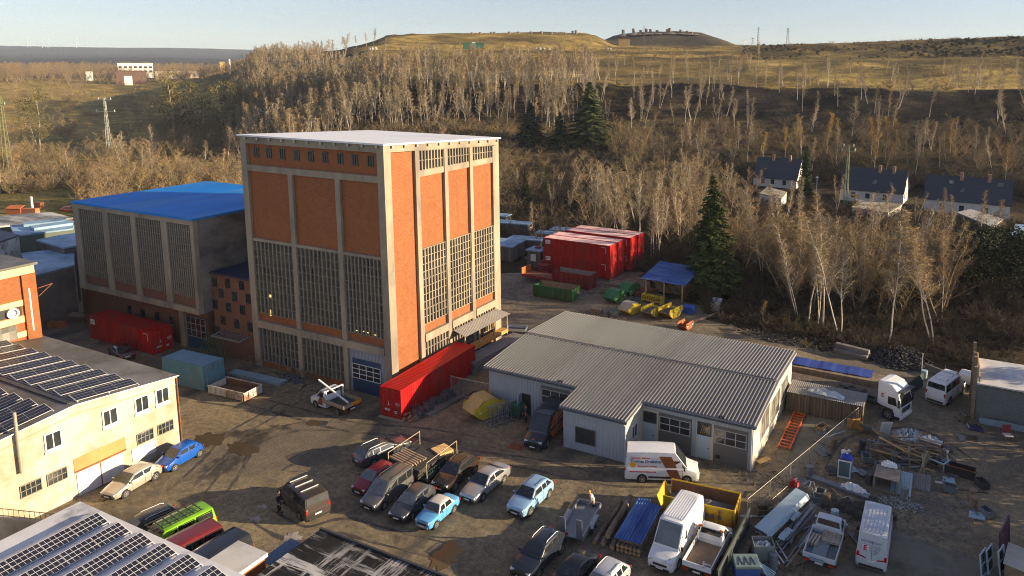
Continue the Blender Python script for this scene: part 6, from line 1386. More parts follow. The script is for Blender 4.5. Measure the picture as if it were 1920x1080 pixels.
# junk area
def gpos(px, py): return P2(px, py)
cb2 = thing("glazed_cabinet","white framed glazed cabinet piled with junk and a blue bag","cabinet",(*gpos(1582,895)[:2],0),math.radians(4)); q = MB(); q.box(-.5,.5,-.05,1.3,0,1.5); q.build("body", M_darksteel, cb2); q = MB(); q.box(-.42,.42,-.075,-.05,.12,1.4); q.build("pane", mat("teal_glass",(.09,.14,.14),.15,.3,2), cb2); q = MB()
for a in ((-.5,-.42,0,1.5),(.42,.5,0,1.5),(-.42,.42,0,.12),(-.42,.42,1.4,1.5)): q.box(a[0],a[1],-.11,-.051,a[2],a[3])
q.build("frame", M_frame_w, cb2)
p = cb2.location; crumple("blue_bag","bright blue plastic bag on the glazed cabinet",'bag',(p.x+.1,p.y+.45,1.5),(1.0,.6,.35),mat("bag_blue",(.02,.06,.45),.4,.15,3),51)
for k in range(6):
    q = MB(); q.obox((0,0,0),(r_.uniform(.4,.9),r_.uniform(.2,.4),r_.uniform(.12,.3)),rz=r_.uniform(0,3)); o = q.build("junk_box", r_.choice((M_timber,M_rubw,M_frame_w,M_skipw))); o.location=(p.x+r_.uniform(-.3,.5),p.y+.9+k*.25,1.6+.0*k if k<3 else .2); tag(o,"small mixed junk box heaped behind the glazed cabinet","box","junk boxes by the glazed cabinet")
tro = thing("wooden_trough","weathered grey hooded wooden trough at the front of the junk pile","trough",(*gpos(1660,922)[:2],0),math.radians(-4)); q = MB(); q.side([(-.05,.0),(.05,.0),(.05,1.1),(1.9,1.6),(1.9,1.75),(-.05,1.25)],0,0.0001) if 0 else None
for s in (-1,1): q.box(s*.85-.05,s*.85+.05,-.1,1.7,0,1.15)
q.box(-.8,.8,1.6,1.7,0,1.6); q.slab([(-.9,-.15,1.17),(.9,-.15,1.17),(.9,1.2,1.5),(-.9,1.2,1.5)],.06); q.box(-.8,.8,-.1,1.6,.04,.1); q.build("trough_body", mat("grey_oak",(.27,.22,.18),.85,.25,2), tro)
crumple("white_bag","white paper bag lying on the wooden trough",'bag',(tro.location.x+.1,tro.location.y+1.4,1.52),(1.2,.7,.3),M_frame_w,52)
q = MB(); q.ribs((-.75,-1.3,.02),(.75,-1.3,.02),(.75,1.0,.75),(-.75,1.0,.75),8,.05); o = q.build("corrugated_sheet", M_bluewhite); o.location=gpos(1690,912); tag(o,"pale blue corrugated sheet leaning on the front of the junk pile","sheet")
q = MB(); q.ribs((-.8,-.9,.02),(.8,-.9,.02),(.8,.8,.5),(-.8,.8,.5),9,.05); o = q.build("corrugated_sheet", mat("brown_grey_sheet",(.22,.20,.18),.6,.2,1.5)); o.location=gpos(1724,908); tag(o,"brown grey corrugated sheet right of the pale blue leaning sheet","sheet")
c0 = Vector(gpos(1700,862))
for k in range(84):
    L = r_.uniform(1.0,2.8); q = MB(); q.obox((0,0,0),(L,r_.uniform(.08,.2),r_.uniform(.04,.1)),rz=r_.uniform(-.7,.5),ry=r_.uniform(-.35,.35)); o = q.build("scrap_board", r_.choice((M_timber,M_timber,M_wshed,M_plank,M_greybar)))
    o.location = c0+Vector((r_.uniform(-2.1,2.3),r_.uniform(-2.0,1.8),r_.uniform(.1,1.5)*(1 if k<46 else .8))); tag(o,"scrap board tangled in the timber heap of the junk area","board","scrap boards in the junk heap")
for k in range(9):
    q = MB(); q.obox((0,0,1.0),(.1,.07,r_.uniform(1.8,2.4)),ry=r_.uniform(-.15,.3),rx=r_.uniform(-.2,.2)); o = q.build("upright_lath", r_.choice((M_timber,mat("pale_lath",(.42,.35,.26),.8,.2,2)))); o.location = Vector(gpos(1722,888))+Vector((r_.uniform(-.9,.9),r_.uniform(-.4,.5),.05)); tag(o,"upright lath leaning in the bundle at the right of the junk heap","lath","upright laths in the junk heap")
for k in range(5):
    q = MB(); q.obox((0,0,1.15),(.16,.08,2.3),ry=.15+.02*k,rx=-.12); o = q.build("aluminium_section", M_foil); o.location = Vector(gpos(1648,838))+Vector((.16*k,.08*k,.02)); tag(o,"tall aluminium section leaning upright at the left of the junk heap","profile","tall aluminium sections in the junk heap")
crumple("foil_heap","heap of crumpled pale foil at the back of the junk area",'foil',gpos(1705,822),(2.6,2.2,.7),M_foil,55,10,24)
wf = thing("window_frame_unit","pale blue window frame leaning on the right of the junk heap","window frame",(*gpos(1757,876)[:2],0),math.radians(-25)); q = MB()
for a in ((-.8,.8,-.55,-.43),(-.8,.8,.43,.55),(-.8,-.68,-.43,.43),(.68,.8,-.43,.43)): q.box(*a,.72,.80)
q.build("frame", M_bluewhite, wf); q = MB(); q.box(-.68,.68,-.43,.43,.74,.76); q.build("pane", M_car_glass, wf)
for s in (-.7,.7): q = MB(); q.box(s-.05,s+.05,-.4,.4,0,.719); q.build("support", M_bluewhite, wf)
gpt = thing("glass_pallet","timber crate carrying sheets of broken glass at the back right of the junk area","crate",(*gpos(1745,842)[:2],0),math.radians(-12)); q = MB()
for s in (-1,1): q.box(-.9,.9,s*.6-.04,s*.6+.04,0,.9)
q.box(-.9,.9,-.56,.56,.02,.1); q.build("crate", M_timber, gpt); v_,f_ = heap_mesh(1.7,1.1,.8,.25,88,14,10,7); q = MB(); q.add(v_,f_); q.build("glass_load", M_foil, gpt)
tb = thing("black_trough","black rusty iron trough alone on the right yard","trough",(*gpos(1800,890)[:2],0),math.radians(-8)); q = MB()
for a in ((-1.1,1.1,-.45,-.4),(-1.1,1.1,.4,.45),(-1.1,-1.05,-.4,.4),(1.05,1.1,-.4,.4)): q.box(*a,0,.75)
q.box(-1.05,1.05,-.4,.4,.02,.08); q.build("trough_wall", mat("sooty_iron",(.03,.02,.017),.8,.4,2), tb); q = MB(); q.box(-1.13,1.13,-.48,-.38,.751,.79); q.build("rim", M_rust, tb)
for k,(px,py,s,lab) in enumerate(((1780,902,(1.0,1.2),"torn pale panel lying flat beside the black trough"),(1765,906,(.9,.35),"small pale board lying flat by the junk heap's right end"))):
    q = MB(); q.add([(-s[0]/2,-s[1]/2,.03),(s[0]/2,-s[1]/2,.05),(s[0]/2*.7,s[1]/2,.06),(-s[0]/2,s[1]/2*.8,.03)],[(0,1,2,3)]); q.add([(-s[0]/2,-s[1]/2,.0),(s[0]/2,-s[1]/2,.0),(s[0]/2*.7,s[1]/2,.0),(-s[0]/2,s[1]/2*.8,.0)],[(3,2,1,0)]); o = q.build("loose_board", M_bluewhite if k==0 else M_skipw); o.location = gpos(px,py); tag(o,lab,"panel")
q = MB(); q.obox((0,0,.45),(2.4,.08,1.0),rx=.5); o = q.build("grey_slab", mat("panel_grey",(.16,.18,.19),.6,.15,1)); o.location = gpos(1636,816); o.rotation_euler=(0,0,-.25); tag(o,"dark grey slab leaning between the weathered container and the junk area","panel")
for k,(dx,a) in enumerate(((0,.2),(.5,-.3),(.25,.9))):
    q = MB(); q.obox((0,0,.6),(.9,.05,1.1),rx=.3); o = q.build("plywood_sheet", mat("orange_ply",(.52,.27,.06),.7,.15,1.5)); o.location = Vector(gpos(1597,806))+Vector((dx,.1*k,0)); o.rotation_euler=(0,0,a); tag(o,("orange plywood sheet leaning at the end of the weathered container","orange plywood sheet turned towards the fence end","upright orange plywood sheet behind the other two")[k],"plywood")  # plywood's own yellow-orange colour
crumple("white_cloth","white cloth thrown over beams beside the dark soil mound","cloth",gpos(1600,922),(2.3,.9,.6),M_frame_w,57,-8)
planks("beam_stack","thin beams under the white cloth near the fence",'beams',gpos(1572,916),-12,3,2,5.0,.16,.12,M_greybar,.08)
crumple("red_bag","red plastic sack by the fence above the scrap profiles",'sack',gpos(1488,912),(.9,.7,.6),mat("bag_red",(.42,.03,.03),.5,.2,3),58)
tr2 = thing("steel_trestle","white steel trestle between the scrap profiles and the soil mound","trestle",(*gpos(1516,938)[:2],0)); q = MB()
for a,b2 in (((-.5,0,0),(-.2,0,1.1)),((.5,0,0),(.2,0,1.1)),((-.5,.8,0),(-.2,.8,1.1)),((.5,.8,0),(.2,.8,1.1)),((-.2,0,1.1),(.2,0,1.1)),((-.2,.8,1.1),(.2,.8,1.1)),((0,0,1.1),(0,.8,1.1)),((-.4,0,.4),(.4,0,.4))): q.bar(a,b2,.06)
q.build("trestle_frame", M_rim, tr2)
M_soil = mat("dark_soil",(.040,.034,.027),.95,.4,2,dirt=(.09,.075,.05),bump=.8)
def mound(name, label, px, py, L, W, h, m_, seed, deg=0, knd=None):
    v_,f_ = heap_mesh(L,W,0,h,seed,44,30,2.5); q = MB(); q.add(v_,f_); o = q.build(name,m_,None,60); o.location = gpos(px,py); o.location.z=-.02; o.rotation_euler=(0,0,math.radians(deg))
    if knd: kind(o,knd); o["label"]=label
    else: tag(o,label,"mound")
    return o
mound("soil_mound","dark soil mound behind the pale grey van and dropside pickup",1610,958,5.5,2.6,.6,M_soil,61,-5)
def chips(name, label, px, py, rx, ry, n, m_, seed, smax=.35, h=.0):
    r2 = random.Random(seed); q = MB(); g = gpos(px,py)
    for k in range(n):
        a, d = r2.uniform(0,6.28), math.sqrt(r2.random()); x, y = rx*d*math.cos(a), ry*d*math.sin(a); s = r2.uniform(.05,smax)
        q.obox((x,y,s*.2+h*(1-d)*r2.random()),(s,s*r2.uniform(.4,1),s*r2.uniform(.2,.7)),rz=r2.uniform(0,3),ry=r2.uniform(-.5,.5),rx=r2.uniform(-.4,.4))
    o = q.build(name,m_); o.location=(g[0],g[1],0); kind(o,"stuff"); o["label"]=label; return o
chips("glass_debris","pale broken glass scattered on the ground before the junk heap",1690,945,1.7,.9,260,mat("broken_glass",(.30,.33,.33),.4,.4,6),71,.13)
chips("rubble","loose scraps strewn round the junk heap",1705,860,4.0,3.2,260,mat("mixed_scrap",(.16,.14,.12),.9,.6,7,dirt=(.34,.33,.32),dirt_amt=.5),72,.3)
chips("rubble","dark stone rubble heaped at the brush edge behind the lorry",1690,672,3.4,3.8,1500,mat("dark_stone",(.045,.045,.045),.95,.4,4,dirt=(.10,.095,.09),dirt_amt=.3),73,.30,1.5)
chips("rubble","rubble strip along the brush beyond the workshop",1500,640,8.0,2.0,600,mat("brown_stone",(.07,.055,.04),.95,.4,4,dirt=(.20,.18,.14),dirt_amt=.3),74,.3,.4)
chips("rubble","debris by the tower's shaded foot",547,712,1.8,.8,120,M_rubw,75,.3,.3)
chips("rubble","wood scraps round the pallets on the far yard",1130,592,3.5,1.5,140,M_timber,76,.4,.1)
# loose finds scattered over the scrap yard
KN = (("crate",lambda q: (q.box(-.5,.5,-.35,.35,0,.1),q.box(-.5,.5,-.35,-.3,.1,.5),q.box(-.5,.5,.3,.35,.1,.5),q.box(-.5,-.45,-.3,.3,.1,.5),q.box(.45,.5,-.3,.3,.1,.5)),"crate"),
      ("drum",lambda q: q.lathe([(.27,0),(.29,.03),(.28,.3),(.29,.32),(.28,.6),(.29,.85),(.25,.88)],(0,0,0),'z',14),"drum"),
      ("pallet",lambda q: [q.box(-.6,.6,-.4+k*.19,-.27+k*.19,.1,.13) for k in range(5)]+[q.box(x,x+.1,-.4,.49,0,.1) for x in (-.6,-.05,.5)],"pallet"),
      ("loose_pipe",lambda q: q.tube([(-1.2,0,.06),(1.2,.05,.06)],.055,8),"pipe"),("loose_plank",lambda q: q.obox((0,0,.03),(2.2,.2,.05)),"plank"),("old_casement",lambda q: [q.obox((0,0,.04),(1.1,.9,.05)),q.obox((0,0,.08),(1.1,.08,.04)),q.obox((0,.4,.08),(1.1,.08,.04)),q.obox((0,-.4,.08),(1.1,.08,.04))],"window"))
ZONE = ((1545,960,70,20),(1600,860,40,30),(1700,900,80,45),(1640,850,40,30),(1760,860,40,30),(1440,960,30,20),(1470,1060,40,20),(1630,1000,20,15),(1490,905,30,15),(1560,940,30,10),(1850,940,40,30),(1820,790,15,8),(1560,830,20,25))
seen_ = {}
for k in range(96):
    zx,zy,rx,ry = ZONE[k%len(ZONE)]; nm,fn,ct_ = KN[r_.randrange(len(KN))]; q = MB(); fn(q); o = q.build(nm, r_.choice((M_timber,M_greybar,M_bluewhite,M_wshed,M_greybar,M_darksteel,M_wshed))); o.location = P2(zx+r_.uniform(-rx,rx),zy+r_.uniform(-ry,ry)); o.rotation_euler=(0,r_.uniform(-.12,.12),r_.uniform(0,3.1)); o.location.z=.02
    tag(o,{"crate":"open crate among the loose scrap on the shady right yard","drum":"old drum among the loose scrap on the shady right yard","pallet":"single pallet lying among the loose scrap on the shady right yard","pipe":"short pipe lying among the loose scrap on the shady right yard","plank":"short plank lying among the loose scrap on the shady right yard","window":"old window lying among the loose scrap on the shady right yard"}[ct_],ct_,"loose %ss on the right yard"%ct_)
chips("rubble","small scraps and shards over the right yard",1640,930,7.0,5.0,520,mat("scrap_bits",(.13,.125,.12),.8,.6,7,dirt=(.32,.33,.33),dirt_amt=.45),78,.17)
chips("rubble","twigs and litter along the workshop's foot",1440,900,2.5,1.6,120,M_timber,79,.2)
# by the block building
q = MB(); q.add([(-3.2,0,0),(3.4,0,0),(3.4,-.25,.75),(1.2,-.2,.62),(-1.0,-.25,.78),(-3.2,-.25,.7)],[(0,1,2,3,4,5)]); q.add([(-3.2,.03,0),(3.4,.03,0),(3.4,-.22,.75),(1.2,-.17,.62),(-1.0,-.22,.78),(-3.2,-.22,.7)],[(5,4,3,2,1,0)]); o = q.build("white_board", M_bluewhite); o.location=(7.6,72.05,0); tag(o,"long white board leaning along the foot of the block wall","board")
ch = thing("chair","red seated chair standing before the block wall","chair",(*gpos(1889,826)[:2],0),math.radians(20)); q = MB(); q.box(-.35,.35,-.35,.35,.48,.58); q.build("seat", M_skipw, ch, bevel=.03); q = MB(); q.obox((0,.36,.95),(.75,.08,.75),rx=-.15); q.build("backrest", mat("red_cushion",(.28,.04,.05),.8,.15,2), ch, bevel=.05)
for x in (-.3,.3):
    for y in (-.3,.3): q = MB(); q.bar((x,y,0),(x,y,.48),.06); q.build("leg", M_timber, ch)
for k,(px,py) in enumerate(((1815,822),(1665,780))):
    t_ = thing("manhole",("open square manhole in the right yard before the block wall","square manhole cover beside the lorry's front wheel")[k],"manhole",(*gpos(px,py)[:2],0),math.radians(8)); q = MB()
    for a in ((-.95,.95,-.8,-.6),(-.95,.95,.6,.8),(-.95,-.75,-.6,.6),(.75,.95,-.6,.6)): q.box(*a,0,.05)
    q.build("rim", M_slab, t_); q = MB(); q.box(-.75,.75,-.6,.6,.005,.02); q.build("cover", M_wet if k==0 else M_darksteel, t_)
for k,(px,py,lab) in enumerate(((968,838,"square rusty drain grate in the yard left of the dark van's nose"),(606,794,"round iron drain cover in the shadow left of the small pickup"))):
    t_ = thing("drain_cover",lab,"drain cover",(*gpos(px,py)[:2],0),math.radians(4)); q = MB()
    if k: q.lathe([(.45,0),(.45,.012),(.38,.014)],(0,0,0),'z',20)
    else:
        q.box(-.7,.7,-.5,.5,0,.012)
        for i in range(9): q.box(-.62+i*.145,-.54+i*.145,-.44,.44,.012,.022)
    q.build("grate", M_rust if k==0 else M_darksteel, t_)
crumple("rag_heap","dark violet rag heap at the block wall's left corner",'rags',gpos(1830,806),(1.3,.8,.5),mat("violet_rag",(.05,.035,.09),.9,.4,3),59)
pf = thing("purple_frame","purple steel frame standing upright at the right edge","frame",(*gpos(1884,1040)[:2],0),math.radians(75)); M_pur = mat("purple_steel",(.085,.025,.07),.5,.15,2); q = MB()
for x in (-1.3,1.3): q.bar((x,0,0),(x*.98,.2,2.2),.1)
q.bar((-1.3,.2,2.2),(1.3,.2,2.2),.1); q.build("post_frame", M_pur, pf); q = MB(); q.slab([(-1.25,.02,.1),(1.25,.02,.1),(1.25,.2,2.15),(-1.25,.2,2.15)],.05); q.build("panel", M_pur, pf)
for k,px in enumerate(((1846,1078),(1858,1070),(1880,1072))):
    t_ = thing("window_frame_unit",("leftmost pale window frame leaning upright at the bottom right","middle pale window frame with a violet edge at the bottom right","ribbed pale frame beside the purple steel frame")[k],"window frame",(*gpos(*px)[:2],0),math.radians(70)); q = MB()
    for x in (-.5,.5): q.bar((x,0,0),(x,.25,1.6),.09)
    for zz in (.05,.8,1.55): q.bar((-.5,zz*.155,zz),(.5,zz*.155,zz),.08)
    q.build("frame", M_bluewhite, t_); q = MB(); q.slab([(-.45,.01,.08),(.45,.01,.08),(.45,.24,1.52),(-.45,.24,1.52)],.01); q.build("pane", M_car_glass, t_)
lc = thing("cream_box","cream sheet covered box in the bottom right corner","box",(*gpos(1912,1075)[:2],0),math.radians(80)); q = MB(); q.box(-1.2,1.2,-.8,.8,0,1.0); q.build("body", M_timber, lc); q = MB(); q.slab([(-1.3,-.9,1.02),(1.3,-.9,1.02),(1.3,.9,1.15),(-1.3,.9,1.15)],.05); q.build("cover", mat("cream_sheet",(.48,.45,.36),.6,.12,1.5), lc)
pb = thing("concrete_kerb_wall","low concrete wall behind the white minibus","wall",(2.2,81.5,0),math.radians(-32)); q = MB(); q.box(-3.2,3.6,-.1,.1,0,.7); q.build("wall_panel", M_conc_dark, pb)
q = MB(); q.box(-.05,.05,-2.4,2.4,0,1.5); o = q.build("board_fence", mat("black_green_board",(.03,.04,.04),.8,.2,1)); o.location = (-1.5,76.2,0); o.rotation_euler=(0,0,-.35); tag(o,"dark board screen between the lorry and the white minibus","fence")
q = MB(); q.lathe([(.28,0),(.34,.9),(.30,.92)],(0,0,0),'z',14); o = q.build("blue_barrel", M_bluewhite); o.location = (-.6,80.6,0); tag(o,"pale blue barrel at the brush edge behind the minibus","barrel")
q = MB(); q.tube([(0,0,0),(.02,0,2.6)],.05,6); o = q.build("birch_post", M_frame_w); o.location=(-.9,81.0,0); tag(o,"thin white post beside the pale blue barrel","post")
wbx = thing("white_trailer","small white box trailer in front of the minibus","trailer",(4.2,80.6,0),math.radians(-20)); q = MB(); q.box(-1.3,1.3,-.8,.8,.4,1.3); q.build("body", M_frame_w, wbx, bevel=.05); q = MB(); q.slab([(-1.35,-.85,1.32),(1.35,-.85,1.32),(1.35,0,1.6),(-1.35,0,1.6)],.04); q.slab([(-1.35,0,1.6),(1.35,0,1.6),(1.35,.85,1.32),(-1.35,.85,1.32)],.04); q.build("roof", M_frame_w, wbx)
for s in (-1,1): wheel(wbx,0,s*.85,.28,.16)
rl = thing("rail_fence","low pale mesh railing on the wall left of the solar garage","railing",(-54.6,22.7,0),math.radians(18)); q = MB()
for k in range(21): x = -5+k*.4; q.bar((x,0,2.6),(x,0,3.2),.03)
q.bar((-5,0,3.2),(2.9,0,3.2),.04); q.bar((-5,0,2.7),(2.9,0,2.7),.04); q.build("railing_bars", mat("rusty_rail",(.45,.33,.18),.7,.2,3), rl); q = MB(); q.box(-5,2.9,-.15,.15,0,2.6); q.build("wall", M_cream, rl)
# ---------------------------------------------------------------- people
def skinned(name, m_, parent, pts, edges, rad, sub=2):
    me = bpy.data.meshes.new(name); me.from_pydata(pts, edges, []); o = bpy.data.objects.new(name, me); COL.objects.link(o); me.materials.append(m_)
    if parent is not None: o.parent = parent
    md = o.modifiers.new("skin",'SKIN'); me.skin_vertices.new() if not me.skin_vertices else None
    sk_ = me.skin_vertices[0].data
    for i,r in enumerate(rad): sk_[i].radius = (r,r) if not isinstance(r,tuple) else r
    sk_[0].use_root = True; md.use_smooth_shade = True; s_ = o.modifiers.new("sub",'SUBSURF'); s_.levels = sub; s_.render_levels = sub
    return o
M_skin = mat("skin",(.50,.27,.18),.6,.06,4)
def person(label, loc, deg, top_, legs, hair, bend=0.0, arm=.35, hatm=None):
    t_ = thing("person", label, "person", loc, math.radians(deg)); f_ = lambda z: (z-.95)*math.sin(bend) if z > .95 else 0; g_ = lambda z: .95+(z-.95)*math.cos(bend) if z > .95 else z
    P_ = lambda y,z,x=0: (x+f_(z), y, g_(z))
    pts = [P_(0,.95),P_(0,1.2),P_(0,1.42),P_(0,1.53),P_(0,1.60,.01),P_(0,1.70,.02),P_(0,1.76,.01)]; ed = [(0,1),(1,2),(2,3),(3,4),(4,5),(5,6)]; rad = [.14,.13,.12,.052,.075,.088,.055]
    for s in (-1,1):
        b_ = len(pts); pts += [P_(s*.19,1.43),P_(s*.24,1.16,.02),P_(s*.23,.93,arm*.55),P_(s*.225,.86,arm*.65)]; ed += [(2,b_),(b_,b_+1),(b_+1,b_+2),(b_+2,b_+3)]; rad += [.058,.046,.033,.036]
        for k,(dy,dx,l) in enumerate(((-.028,.01,.075),(-.010,.0,.09),(.010,0,.085),(.026,.0,.07),(-.045*1,.03,.05))):
            c_ = len(pts); a_ = pts[b_+3]; pts += [(a_[0]+.03+dx,a_[1]+dy,a_[2]-.04),(a_[0]+.03+dx+.012,a_[1]+dy,a_[2]-.04-l)]; ed += [(b_+3,c_),(c_,c_+1)]; rad += [.010,.008]
        b_ = len(pts); pts += [(0,s*.095,.88),(.02,s*.11,.48),(-.01,s*.12,.09),(.12,s*.135,.035)]; ed += [(0,b_),(b_,b_+1),(b_+1,b_+2),(b_+2,b_+3)]; rad += [.095,.062,.045,.04]
    skinned("body", M_skin, t_, pts, ed, rad, 2)
    q = [P_(0,.90),P_(0,1.2),P_(0,1.43),P_(0,1.50)]; e2 = [(0,1),(1,2),(2,3)]; r2 = [.175,.165,.155,.085]
    for s in (-1,1): b_ = len(q); q += [P_(s*.20,1.43),P_(s*.245,1.16,.02),P_(s*.232,.95,arm*.52)]; e2 += [(2,b_),(b_,b_+1),(b_+1,b_+2)]; r2 += [.078,.062,.050]
    skinned("jacket", top_, t_, q, e2, r2, 2)
    q = [(0,0,.97),(0,0,.90)]; e2 = [(0,1)]; r2 = [.165,.16]
    for s in (-1,1): b_ = len(q); q += [(0,s*.095,.84),(.02,s*.11,.48),(-.01,s*.12,.10)]; e2 += [(1,b_),(b_,b_+1),(b_+1,b_+2)]; r2 += [.112,.082,.068]
    skinned("trousers", legs, t_, q, e2, r2, 2)
    for s in (-1,1): q = MB(); q.obox((.06,s*.128,.045),(.28,.10,.09)); q.build("shoe", M_black, t_, bevel=.03)
    hx, hz = P_(0,1.72)[0], P_(0,1.72)[2]
    q = MB(); q.lathe([(.085,-.02),(.104,.02),(.10,.07),(.06,.115),(.01,.13)],(hx-.005,0,hz),'z',16); 
    if hatm: q.obox((hx+.12,0,hz+.0),(.12,.15,.02))
    q.build("cap" if hatm else "hair", hatm or hair, t_, 50)
    q = MB(); q.obox((hx+.105,0,hz-.06),(.035,.03,.045)); q.build("nose", M_skin, t_, bevel=.01)
    for s in (-1,1):
        q = MB(); q.obox((hx+.088,s*.035,hz-.035),(.02,.026,.014)); q.build("eye", M_black, t_); q = MB(); q.obox((hx,s*.09,hz-.055),(.04,.02,.06)); q.build("ear", M_skin, t_, bevel=.008)
    q = MB(); q.obox((hx+.088,0,hz-.105),(.012,.05,.012)); q.build("mouth", mat("lips",(.32,.12,.10),.6,.05,4), t_)
    return t_
M_blackcloth, M_darkcloth = mat("black_cloth",(.012,.012,.014),.9,.2,6), mat("dark_blue_cloth",(.02,.025,.04),.9,.2,6)
M_hair = mat("brown_hair",(.05,.03,.02),.8,.2,8)
person("person in black jacket and dark trousers standing beside the dark brown people carrier",P2(524,963),20,M_blackcloth,M_blackcloth,M_hair,.05,.3)
person("person in a yellow cap and pale grey jacket bending behind the car trailer",P2(1113,961),200,mat("pale_grey_cloth",(.38,.40,.42),.9,.15,5),M_darkcloth,M_hair,.45,.5,mat("yellow_cap",(.62,.40,.03),.8,.1,5))
person("person in dark clothes walking by the open workshop door",P2(986,792),250,M_darkcloth,M_blackcloth,M_hair,.02,.25)
# ---------------------------------------------------------------- vegetation
def tmat(name, col, var=.3, sc=1.2):
    if name in MATS: return MATS[name]
    mt, t, b = nt(name); oi = N(t, "ShaderNodeObjectInfo"); v = coords(t, 'object')
    n = noise(t, v, sc, 3, .6); c = ramp(t, n, [(.3, mul(col,1-var)), (.7, mul(col,1+var))])
    c = mixc(t, .8, c, ramp(t, oi.outputs["Random"], [(0,(.62,.65,.70)),(.3,(1,1,1)),(.6,(.9,.93,.66)),(.8,(.8,.74,.72)),(1,(1.42,1.27,.86))]), 'MULTIPLY')
    t.links.new(c, b.inputs[0]); b.inputs["Roughness"].default_value = .85; b.inputs["Specular IOR Level"].default_value = .2
    MATS[name] = mt; return mt
M_birch = mat("birch_bark",(.60,.53,.42),.8,.12,1.5,dirt=(.10,.08,.06),dirt_amt=.25,stretch=(1,1,3))
M_bark2 = tmat("brown_bark",(.30,.225,.145)); M_twig = tmat("twigs",(.26,.192,.112)); M_twig2 = tmat("brush_twigs",(.235,.178,.085))
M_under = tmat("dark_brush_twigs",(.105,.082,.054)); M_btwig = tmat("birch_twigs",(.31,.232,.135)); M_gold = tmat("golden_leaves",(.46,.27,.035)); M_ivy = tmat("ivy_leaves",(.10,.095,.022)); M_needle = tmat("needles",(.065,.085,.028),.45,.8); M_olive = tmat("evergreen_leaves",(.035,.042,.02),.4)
class TB:                                                         # light triangle soup for trees
    def __init__(s): s.v = []; s.f = []
    def seg(s, p, q, r0, r1, n=3):
        d = (q-p); 
        if d.length < 1e-4: return
        d.normalize(); a = d.cross(Vector((.3,.7,.2))).normalized(); b_ = d.cross(a); o = len(s.v)
        for c_, r in ((p,r0),(q,r1)):
            for k in range(n): s.v.append(tuple(c_+(a*math.cos(k*math.tau/n)+b_*math.sin(k*math.tau/n))*r))
        for k in range(n): s.f.append((o+k,o+(k+1)%n,o+n+(k+1)%n,o+n+k))
    def strip(s, p, q, w, rng):
        d = (q-p); a = d.cross(Vector((rng.uniform(-1,1),rng.uniform(-1,1),rng.uniform(-1,1))))
        if a.length < 1e-4: return
        a = a.normalized()*w/2; o = len(s.v); s.v += [tuple(p-a),tuple(p+a),tuple(q+a*.3),tuple(q-a*.3)]; s.f.append((o,o+1,o+2,o+3))
    def leaf(s, p, sz, rng):
        a = Vector((rng.gauss(0,1),rng.gauss(0,1),rng.gauss(0,1))).normalized()*sz; b_ = a.cross(Vector((rng.gauss(0,1),rng.gauss(0,1),rng.gauss(0,1)))).normalized()*sz*.6
        o = len(s.v); s.v += [tuple(p-a),tuple(p+b_),tuple(p+a),tuple(p-b_)]; s.f.append((o,o+1,o+2,o+3))
    def mesh(s, name, mt):
        me = bpy.data.meshes.new(name); me.from_pydata(s.v, [], s.f); me.materials.append(mt); return me
def rvec(rng, up, spread):
    a = rng.uniform(0, math.tau); return Vector((math.cos(a)*spread, math.sin(a)*spread, up)).normalized()
